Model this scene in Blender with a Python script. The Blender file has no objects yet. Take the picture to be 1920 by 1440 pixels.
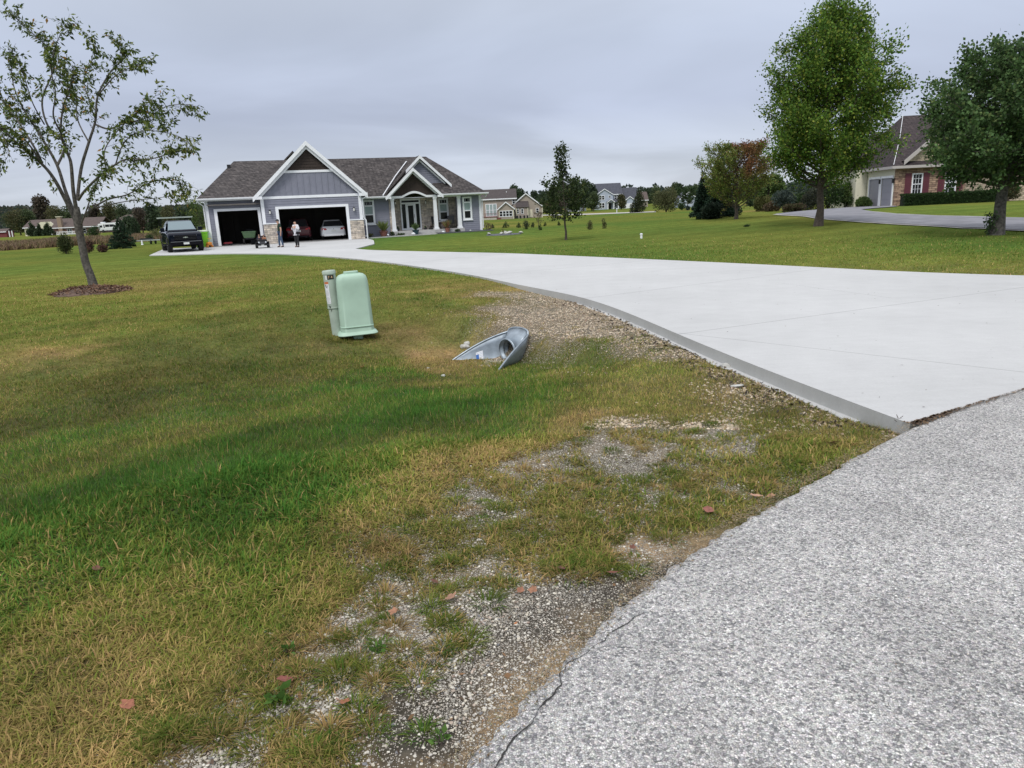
import bpy, math, random
import numpy as np
from mathutils import Vector, Matrix
PI = math.pi
SC = bpy.context.scene
COL = SC.collection
RNG = np.random.default_rng(7)
random.seed(7)

# ---------------------------------------------------------------- camera
EYE = 1.65
FPX = 1331.0
PITCH = math.atan(332 / 1331.0)
ROLL = 0.045
_ct, _st, _cr, _sr = math.cos(PITCH), math.sin(PITCH), math.cos(ROLL), math.sin(ROLL)
CF = np.array([0, _ct, -_st]); _r0 = np.array([1, 0, 0.]); _u0 = np.array([0, _st, _ct])
CR = _cr * _r0 - _sr * _u0; CU = _sr * _r0 + _cr * _u0
CP = np.array([0, 0, EYE])
def ray(px, py): return (px - 960) * CR + (720 - py) * CU + FPX * CF
def at(px, py, Y):
    d = ray(px, py); return CP + d * (Y / d[1])

cam_d = bpy.data.cameras.new('camera'); cam = bpy.data.objects.new('camera', cam_d); COL.objects.link(cam)
cam_d.sensor_width = 36; cam_d.lens = 36 * FPX / 1920; cam_d.clip_start = 0.05; cam_d.clip_end = 6000
M = Matrix(((CR[0], CU[0], -CF[0], 0), (CR[1], CU[1], -CF[1], 0), (CR[2], CU[2], -CF[2], EYE), (0, 0, 0, 1)))
cam.matrix_world = M
SC.camera = cam

# ---------------------------------------------------------------- numpy noise
def _hash(ix, iy, s):
    h = (ix.astype(np.int64) * 374761393 + iy.astype(np.int64) * 668265263 + s * 982451653) & 0xffffffff
    h = ((h ^ (h >> 13)) * 1274126177) & 0xffffffff
    return ((h ^ (h >> 16)) & 0xffff) / 65535.0
def vnoise(x, y, s=0):
    x = np.asarray(x, float); y = np.asarray(y, float)
    ix = np.floor(x); iy = np.floor(y); fx = x - ix; fy = y - iy
    fx = fx * fx * (3 - 2 * fx); fy = fy * fy * (3 - 2 * fy)
    a = _hash(ix, iy, s); b = _hash(ix + 1, iy, s); c = _hash(ix, iy + 1, s); d = _hash(ix + 1, iy + 1, s)
    return (a + (b - a) * fx) * (1 - fy) + (c + (d - c) * fx) * fy
def fbm(x, y, s=0, o=4):
    t = 0; a = 0.5; n = 0
    for i in range(o):
        t = t + a * vnoise(x * 2 ** i, y * 2 ** i, s + i * 17); n += a; a *= 0.5
    return t / n
def sstep(a, b, x):
    t = np.clip((x - a) / (b - a), 0, 1); return t * t * (3 - 2 * t)

# ---------------------------------------------------------------- tagging helpers
def tag(o, label=None, cat=None, group=None, kind=None):
    if label: o['label'] = label
    if cat: o['category'] = cat
    if group: o['group'] = group
    if kind: o['kind'] = kind
    return o
def empty(name, loc=(0, 0, 0), rz=0, label=None, cat=None, group=None):
    o = bpy.data.objects.new(name, None); COL.objects.link(o)
    o.empty_display_size = 0.2
    o.location = loc; o.rotation_euler = (0, 0, rz); tag(o, label, cat, group); return o
def copy_tree(o, parent=None):
    c = o.copy(); COL.objects.link(c); c.parent = parent
    for ch in list(o.children): copy_tree(ch, c)
    return c

# ---------------------------------------------------------------- materials
def mat(name, color=(.5, .5, .5), rough=.7, metal=0, noise=0, nscale=8, bump=0, spec=.5, emit=None):
    m = bpy.data.materials.new(name); m.use_nodes = True; nt = m.node_tree; N = nt.nodes; L = nt.links
    b = N['Principled BSDF']; b.inputs['Base Color'].default_value = (*color, 1)
    b.inputs['Roughness'].default_value = rough; b.inputs['Metallic'].default_value = metal
    b.inputs['Specular IOR Level'].default_value = spec
    if noise or bump:
        tc = N.new('ShaderNodeTexCoord'); n = N.new('ShaderNodeTexNoise'); n.inputs['Scale'].default_value = nscale
        n.inputs['Detail'].default_value = 6; L.new(tc.outputs['Object'], n.inputs['Vector'])
        if noise:
            r = N.new('ShaderNodeMapRange'); r.inputs[1].default_value = .3; r.inputs[2].default_value = .7
            r.inputs[3].default_value = 1 - noise; r.inputs[4].default_value = 1 + noise
            L.new(n.outputs['Fac'], r.inputs[0])
            mx = N.new('ShaderNodeVectorMath'); mx.operation = 'SCALE'; mx.inputs[0].default_value = color
            L.new(r.outputs[0], mx.inputs['Scale']); L.new(mx.outputs[0], b.inputs['Base Color'])
        if bump:
            bp = N.new('ShaderNodeBump'); bp.inputs['Strength'].default_value = bump; bp.inputs['Distance'].default_value = .02
            L.new(n.outputs['Fac'], bp.inputs['Height']); L.new(bp.outputs[0], b.inputs['Normal'])
    return m
def leafmat(name, trans=.3, rough=.55, var=.12):
    m = bpy.data.materials.new(name); m.use_nodes = True; nt = m.node_tree; N = nt.nodes; L = nt.links
    b = N['Principled BSDF']; out = N['Material Output']
    a = N.new('ShaderNodeAttribute'); a.attribute_name = 'Col'
    L.new(a.outputs['Color'], b.inputs['Base Color']); b.inputs['Roughness'].default_value = rough
    b.inputs['Specular IOR Level'].default_value = .14
    t = N.new('ShaderNodeBsdfTranslucent'); L.new(a.outputs['Color'], t.inputs['Color'])
    mx = N.new('ShaderNodeMixShader'); mx.inputs[0].default_value = trans
    L.new(b.outputs[0], mx.inputs[1]); L.new(t.outputs[0], mx.inputs[2]); L.new(mx.outputs[0], out.inputs['Surface'])
    return m
def brickmat(name, c1, c2, mortar, bw, bh, ms=.01, bumpd=.02, noise=.3, mix='xz', off=.5, rough=.85):
    """stones / bricks / shingles laid in courses; object coordinates (x or x+y, z)"""
    m = bpy.data.materials.new(name); m.use_nodes = True; nt = m.node_tree; N = nt.nodes; L = nt.links
    b = N['Principled BSDF']; b.inputs['Roughness'].default_value = rough; b.inputs['Specular IOR Level'].default_value = .2
    tc = N.new('ShaderNodeTexCoord'); sp = N.new('ShaderNodeSeparateXYZ'); L.new(tc.outputs['Object'], sp.inputs[0])
    ad = N.new('ShaderNodeMath'); ad.operation = 'ADD'; L.new(sp.outputs[0], ad.inputs[0]); L.new(sp.outputs[1], ad.inputs[1])
    cb = N.new('ShaderNodeCombineXYZ'); L.new(ad.outputs[0], cb.inputs[0]); L.new(sp.outputs[2], cb.inputs[1])
    br = N.new('ShaderNodeTexBrick'); L.new(cb.outputs[0], br.inputs['Vector'])
    br.inputs['Color1'].default_value = (*c1, 1); br.inputs['Color2'].default_value = (*c2, 1); br.inputs['Mortar'].default_value = (*mortar, 1)
    br.inputs['Scale'].default_value = 1; br.inputs['Brick Width'].default_value = bw; br.inputs['Row Height'].default_value = bh
    br.inputs['Mortar Size'].default_value = ms; br.inputs['Mortar Smooth'].default_value = .3; br.offset = off
    br.inputs['Bias'].default_value = 0
    n = N.new('ShaderNodeTexNoise'); n.inputs['Scale'].default_value = 5; n.inputs['Detail'].default_value = 8
    L.new(tc.outputs['Object'], n.inputs['Vector'])
    r = N.new('ShaderNodeMapRange'); r.inputs[1].default_value = .3; r.inputs[2].default_value = .7
    r.inputs[3].default_value = 1 - noise; r.inputs[4].default_value = 1 + noise; L.new(n.outputs['Fac'], r.inputs[0])
    mx = N.new('ShaderNodeVectorMath'); mx.operation = 'SCALE'; L.new(br.outputs['Color'], mx.inputs[0]); L.new(r.outputs[0], mx.inputs['Scale'])
    L.new(mx.outputs[0], b.inputs['Base Color'])
    bp = N.new('ShaderNodeBump'); bp.invert = True; bp.inputs['Strength'].default_value = .8; bp.inputs['Distance'].default_value = bumpd
    L.new(br.outputs['Fac'], bp.inputs['Height']); L.new(bp.outputs[0], b.inputs['Normal'])
    return m

MT = {}
MT['white'] = mat('white_trim', (.78, .80, .84), .5, noise=.04, nscale=2)
MT['siding'] = mat('blue_grey_siding', (.205, .213, .268), .6, noise=.07, nscale=3)
MT['batten'] = mat('blue_grey_batten_panel', (.200, .208, .262), .6, noise=.06, nscale=3)
MT['brown'] = mat('dark_brown_shake', (.036, .026, .022), .9, noise=.25, nscale=9)
MT['stone'] = brickmat('tan_ledge_stone', (.62, .54, .45), (.40, .36, .33), (.30, .27, .24), .42, .13, .012, .03, .38)
MT['shingle'] = brickmat('brown_grey_shingle', (.112, .100, .098), (.055, .050, .051), (.032, .029, .03), .26, .10, .012, .02, .4)
MT['glass'] = mat('dark_window_glass', (.010, .012, .015), .12, spec=.35)
MT['blind'] = mat('pale_blind_behind_glass', (.30, .38, .38), .4, noise=.1, nscale=4)
MT['black'] = mat('black_metal', (.012, .012, .014), .4)
MT['interior'] = mat('garage_interior_wall', (.13, .12, .115), .9, noise=.1)
MT['concrete_floor'] = mat('garage_floor_concrete', (.2, .2, .2), .7, noise=.1)
MT['gutter'] = mat('white_gutter', (.70, .72, .76), .4)
MT['bark'] = mat('grey_bark', (.085, .078, .070), .9, noise=.6, nscale=14, bump=.6)
MT['bark_dark'] = mat('brown_bark', (.07, .055, .045), .9, noise=.4, nscale=10, bump=.6)
MT['leaf'] = leafmat('leaf')
MT['needle'] = leafmat('needle', .1, .7)
MT['pebble'] = leafmat('pebble_stone', 0, .85)
MT['blade'] = leafmat('grass_blade', .35, .6); MT['blade'].node_tree.nodes['Principled BSDF'].inputs['Specular IOR Level'].default_value = .06

# ---------------------------------------------------------------- mesh building
def bulk(name, V, polys_flat, sizes, m, parent=None, col=None, smooth=False):
    """big mesh from numpy arrays"""
    me = bpy.data.meshes.new(name); V = np.asarray(V, np.float32)
    me.vertices.add(len(V)); me.vertices.foreach_set('co', V.ravel())
    pf = np.asarray(polys_flat, np.int32).ravel(); sizes = np.asarray(sizes, np.int32)
    me.loops.add(len(pf)); me.loops.foreach_set('vertex_index', pf)
    me.polygons.add(len(sizes)); st = np.zeros(len(sizes), np.int32); st[1:] = np.cumsum(sizes)[:-1]
    me.polygons.foreach_set('loop_start', st)
    try: me.polygons.foreach_set('loop_total', sizes)
    except Exception: pass
    me.polygons.foreach_set('use_smooth', np.full(len(sizes), smooth))
    if col is not None:
        a = me.color_attributes.new('Col', 'FLOAT_COLOR', 'POINT')
        c = np.ones((len(V), 4), np.float32); c[:, :3] = col; a.data.foreach_set('color', c.ravel())
    me.update(calc_edges=True); me.validate()
    me.materials.append(m)
    o = bpy.data.objects.new(name, me); COL.objects.link(o)
    if parent: o.parent = parent
    return o

class G:
    def __init__(s): s.v = []; s.f = []; s.T = None; s.ch = []
    def add(s, vs, fs):
        b = len(s.v); s.ch.append((b, len(s.f)))
        if s.T is not None: vs = [tuple(s.T @ Vector(v)) for v in vs]
        s.v += [tuple(v) for v in vs]; s.f += [tuple(b + i for i in f) for f in fs]; return s
    def box(s, x0, x1, y0, y1, z0, z1):
        vs = [(x0, y0, z0), (x1, y0, z0), (x1, y1, z0), (x0, y1, z0), (x0, y0, z1), (x1, y0, z1), (x1, y1, z1), (x0, y1, z1)]
        return s.add(vs, [(0, 3, 2, 1), (4, 5, 6, 7), (0, 1, 5, 4), (1, 2, 6, 5), (2, 3, 7, 6), (3, 0, 4, 7)])
    def poly(s, pts): return s.add(pts, [tuple(range(len(pts)))])
    def extr(s, pts, d):
        """closed prism: polygon pts extruded by vector d"""
        n = len(pts); d = Vector(d); q = [tuple(Vector(p) + d) for p in pts]
        fs = [tuple(range(n))[::-1], tuple(range(n, 2 * n))] + [(i, (i + 1) % n, n + (i + 1) % n, n + i) for i in range(n)]
        return s.add(list(pts) + q, fs)
    def tube(s, path, rad, n=8, cap=True):
        path = [Vector(p) for p in path]; 
        if not hasattr(rad, '__len__'): rad = [rad] * len(path)
        vs = []; prev = None
        for i, p in enumerate(path):
            t = (path[min(i + 1, len(path) - 1)] - path[max(i - 1, 0)]).normalized()
            if prev is None:
                a = t.orthogonal().normalized()
            else:
                a = (prev - t * prev.dot(t)).normalized()
            prev = a; b = t.cross(a)
            for k in range(n):
                q = 2 * PI * k / n; vs.append(tuple(p + (a * math.cos(q) + b * math.sin(q)) * rad[i]))
        fs = []
        for i in range(len(path) - 1):
            for k in range(n):
                fs.append((i * n + k, i * n + (k + 1) % n, (i + 1) * n + (k + 1) % n, (i + 1) * n + k))
        if cap: fs += [tuple(range(n))[::-1], tuple((len(path) - 1) * n + k for k in range(n))]
        return s.add(vs, fs)
    def lathe(s, prof, c=(0, 0, 0), n=20):
        vs = []; 
        for r, z in prof:
            for k in range(n): q = 2 * PI * k / n; vs.append((c[0] + r * math.cos(q), c[1] + r * math.sin(q), c[2] + z))
        fs = [(i * n + k, i * n + (k + 1) % n, (i + 1) * n + (k + 1) % n, (i + 1) * n + k) for i in range(len(prof) - 1) for k in range(n)]
        fs += [tuple(range(n))[::-1], tuple((len(prof) - 1) * n + k for k in range(n))]
        return s.add(vs, fs)
    def loft(s, secs, cap=True):
        """sections: lists of equal-length closed rings"""
        n = len(secs[0]); vs = [p for r in secs for p in r]
        fs = [(i * n + k, i * n + (k + 1) % n, (i + 1) * n + (k + 1) % n, (i + 1) * n + k) for i in range(len(secs) - 1) for k in range(n)]
        if cap: fs += [tuple(range(n))[::-1], tuple((len(secs) - 1) * n + k for k in range(n))]
        return s.add(vs, fs)
    def objs(s, name, m, parent=None, **k):
        """one object per separate piece: chunks whose boxes touch stay together"""
        n = len(s.ch); ve = [c[0] for c in s.ch[1:]] + [len(s.v)]; fe = [c[1] for c in s.ch[1:]] + [len(s.f)]
        bb = []
        for i in range(n):
            a = np.array(s.v[s.ch[i][0]:ve[i]]); bb.append((a.min(0) - .02, a.max(0) + .02))
        grp = list(range(n))
        for i in range(n):
            for j in range(i):
                if np.all(bb[i][0] <= bb[j][1]) and np.all(bb[j][0] <= bb[i][1]):
                    a, b = grp[i], grp[j]; grp = [b if q == a else q for q in grp]
        out = []
        for q in dict.fromkeys(grp):
            h = G()
            for i in range(n):
                if grp[i] == q:
                    b0 = s.ch[i][0]; h.add(s.v[b0:ve[i]], [tuple(x - b0 for x in f) for f in s.f[s.ch[i][1]:fe[i]]])
            out.append(h.obj(name, m, parent, **k))
        return out
    def obj(s, name, m, parent=None, smooth=False, bevel=0, label=None):
        me = bpy.data.meshes.new(name); me.from_pydata(s.v, [], s.f); me.validate()
        import bmesh
        bm = bmesh.new(); bm.from_mesh(me); bmesh.ops.recalc_face_normals(bm, faces=bm.faces); bm.to_mesh(me); bm.free()
        me.materials.append(MT[m] if isinstance(m, str) else m)
        if smooth:
            me.polygons.foreach_set('use_smooth', [True] * len(me.polygons))
            try: me.set_sharp_from_angle(angle=math.radians(40))
            except Exception: pass
        o = bpy.data.objects.new(name, me); COL.objects.link(o)
        if parent: o.parent = parent
        if bevel:
            b = o.modifiers.new('bevel', 'BEVEL'); b.width = bevel; b.segments = 2; b.limit_method = 'ANGLE'
        if label: o['label'] = label
        return o

def text_mesh(body, size, m, name, parent, loc, rot, depth=.001):
    cu = bpy.data.curves.new('txt', 'FONT'); cu.body = body; cu.size = size; cu.extrude = depth
    cu.align_x = 'CENTER'; cu.align_y = 'CENTER'
    t = bpy.data.objects.new('txt', cu); COL.objects.link(t)
    dg = bpy.context.evaluated_depsgraph_get(); dg.update()
    me = bpy.data.meshes.new_from_object(t.evaluated_get(dg)); bpy.data.objects.remove(t); bpy.data.curves.remove(cu)
    me.materials.clear(); me.materials.append(MT[m] if isinstance(m, str) else m)
    o = bpy.data.objects.new(name, me); COL.objects.link(o); o.parent = parent; o.location = loc; o.rotation_euler = rot
    return o
# ================================================================ TERRAIN
CPTS = np.array([(-60, 0, 0), (0, -30, 0), (60, 0, 0), (0, 2, 0), (4, 5, 0), (10, 8, 0), (9, 13, -.02), (14, 17, 0), (-14, -6, 0), (0, 14, -.03), (2, 22, -.05), (-6, 24, -.08),
 (-11, 19, -.08), (-25, 20, -.15), (-11.4, 52.9, -.16), (-20.5, 50, -.16), (-1, 57, -.10), (-12, 44, -.18), (-18, 42, -.17), (-7, 40, -.15), (3, 33, -.08), (6, 45, -.15), (8, 70, -.3),
 (-42, 58, -.35), (-30, 60, -.3), (-60, 90, -.6), (-115, 215, -.9), (-160, 260, -1.0), (-60, 150, -.9), (0, 110, -.55), (0, 150, -1.05), (3, 190, -1.4), (20, 190, -1.3), (12, 120, -.75),
 (17, 43, .32), (22, 36, .26), (19, 24, .06), (30, 57, .38), (38, 60, .4), (45, 40, .4), (25, 56, .36), (60, 60, .5), (26, 72, .1), (26, 110, -.22), (40, 110, -.1),
 (40, 276, -.85), (90, 276, -.6), (0, 300, -1.0), (300, 300, 0), (-300, 300, -1), (0, 600, 0), (-500, 800, 5), (500, 800, 2), (0, 2500, 10), (2500, 0, 5), (-2500, 0, 0), (0, -2500, 0), (-2500, 2500, 20), (2500, 2500, 10)], float)
def _phi(r): return r ** 1.0
_A = _phi(np.linalg.norm(CPTS[:, None, :2] - CPTS[None, :, :2], axis=2)); _A += np.eye(len(CPTS)) * -0.3
_W = np.linalg.solve(_A, CPTS[:, 2])
DRIVE = [(2.85, 4.87), (2.7, 5.39), (2.55, 6.31), (2.34, 7.39), (2.13, 8.76), (1.85, 10.82), (1.36, 13.2), (0.38, 15.32), (-0.69, 18.24), (-1.87, 20.88), (-3.36, 23.88), (-5.6, 28.12), (-8.41, 32.64), (-11.64, 36.8), (-14.79, 39.44), (-20.7, 42.02),
         (-24.6, 52.4), (-20.5, 51.2), (-15.0, 52.3), (-10.2, 53.4), (-9.9, 52.4), (-9.0, 49.6), (-7.9, 43.6), (-7.95, 38.2), (-6.9, 36.15), (-3.4, 31.7), (0.02, 27.68), (4.0, 21.49), (6.95, 16.93), (8.24, 14.68), (9.59, 13.18), (12.2, 10.75), (7.5, 7.85), (4.24, 5.63)]
ROADP = [(-40, -34.6), (-6, -3.6), (-1.7, .4), (-.2, 1.82), (.3, 2.51), (.69, 2.98), (1.15, 3.40), (1.64, 3.83), (2.14, 4.25), (2.87, 4.83), (3.41, 5.18), (4.24, 5.65), (6.2, 6.98), (9.2, 8.95), (12.6, 11.0), (30, 21.5), (60, 38)]
def seg_dist(x, y, P, closed=True):
    P = np.array(P); n = len(P); best = np.full(np.shape(x), 1e9)
    for i in range(n if closed else n - 1):
        a = P[i]; b = P[(i + 1) % n]; d = b - a; L2 = (d @ d) + 1e-12
        t = np.clip(((x - a[0]) * d[0] + (y - a[1]) * d[1]) / L2, 0, 1)
        best = np.minimum(best, np.hypot(x - a[0] - t * d[0], y - a[1] - t * d[1]))
    return best
def inside(x, y, P):
    P = np.array(P); n = len(P); c = np.zeros(np.shape(x), bool)
    for i in range(n):
        x0, y0 = P[i]; x1, y1 = P[(i + 1) % n]
        if y0 == y1: continue
        cond = ((y0 > y) != (y1 > y)) & (x < (x1 - x0) * (y - y0) / (y1 - y0) + x0); c ^= cond
    return c
def smooth_poly(P, it=2, keep=()):
    P = [np.array(p, float) for p in P]
    for _ in range(it):
        Q = []
        for i in range(len(P)):
            a = P[i]; b = P[(i + 1) % len(P)]
            Q += [a * .75 + b * .25, a * .25 + b * .75]
        P = Q
    return P
def sdrive(x, y):
    d = seg_dist(x, y, DRIVE); return np.where(inside(x, y, DRIVE), -d, d)
ROADPOLY = ROADP + [(200, 60), (200, -200), (-200, -200)]
def sroad(x, y):
    d = seg_dist(x, y, ROADP, False); return np.where(inside(x, y, ROADPOLY), -d, d)
def base_h(x, y):
    x = np.asarray(x, float); y = np.asarray(y, float); z = np.zeros(np.shape(x))
    for (cx, cy, _), w in zip(CPTS, _W): z = z + w * _phi(np.hypot(x - cx, y - cy))
    return z
DA = np.array([.05, 10.45]); DD = np.array([.80, .60])
def terr(x, y, drv=None, rd=None):
    """ground height"""
    x = np.asarray(x, float); y = np.asarray(y, float)
    z = base_h(x, y)
    near = np.hypot(x, y) < 60
    if drv is None:
        drv = np.full(np.shape(x), 50.); 
        m = near; 
        if np.ndim(x): drv[m] = sdrive(x[m], y[m])
        elif m: drv = sdrive(x, y)
    if rd is None: 
        rd = sroad(x, y)
    # ditch parallel to the road
    rx = x - DA[0]; ry = y - DA[1]; along = rx * DD[0] + ry * DD[1]; perp = -rx * DD[1] + ry * DD[0]
    perp = perp + .25 * np.sin(along * .35)
    dep = .24 * np.exp(-(along / 3.0) ** 2) + .29
    wid = np.where(perp < 0, 3.0, 2.4)
    ditch = -dep * np.exp(-(perp / wid) ** 2) * sstep(-60, -25, along)
    fade = sstep(.0, 1.35, drv) if np.ndim(x) else float(sstep(.0, 1.35, drv))
    ditch = ditch * np.where(along < 14, fade, 0) * np.where(along > 6, sstep(13, 8, along), 1)
    ditch = ditch * (1 - .72 * sstep(-.16, .26, along) * sstep(6, 3, along))
    z = z + ditch
    # kerb exposed near the culvert, flush elsewhere
    k = sstep(4.4, 5.6, y) * sstep(17.5, 13, y) * np.where(x < 3.2, 1, 0)
    z = z - .13 * k * np.exp(-np.maximum(drv, 0) / .9) 
    z = z - .035 * (1 - k) * np.exp(-np.maximum(drv, 0) / .3)
    # micro relief
    z = z + (fbm(x * 1.3, y * 1.3, 3, 3) - .5) * .05 * sstep(.1, 1, rd) * sstep(.2, 1.0, drv) * sstep(60, 20, np.hypot(x, y))
    z = z + (fbm(x * 7, y * 7, 5, 2) - .5) * .02 * sstep(.1, .6, rd) * sstep(.1, .5, drv) * sstep(30, 10, np.hypot(x, y))
    z = np.where(rd < .5, z - .02 * sstep(.25, -.02, rd) - .16 * sstep(-.12, -.3, rd), z)
    z = np.where(drv < 0, z - .22 * sstep(0, -.12, drv), z)
    return z
def terr_top(x, y):
    d = np.full(np.shape(x), 50.); m = np.hypot(x, y) < 62; d[m] = sdrive(x[m], y[m])
    return np.where(d < 0, base_h(x, y) + .012, terr(x, y))
def th(x, y): return float(terr_top(np.array([float(x)]), np.array([float(y)]))[0])
def gp(px, py, dz=0):
    """ground point seen at pixel"""
    d = ray(px, py); d = d / np.linalg.norm(d)
    t = 1.0
    ts = np.concatenate([np.arange(1, 40, .05), np.arange(40, 400, .25)])
    P = CP[None] + ts[:, None] * d[None]
    h = terr_top(P[:, 0], P[:, 1]); k = np.argmax(P[:, 2] < h)
    if k == 0: k = len(ts) - 1
    a = P[k - 1]; b = P[k]; da = a[2] - h[k - 1]; db = b[2] - h[k]; f = da / (da - db + 1e-9)
    p = a + (b - a) * f; return Vector((p[0], p[1], p[2] + dz))

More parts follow.
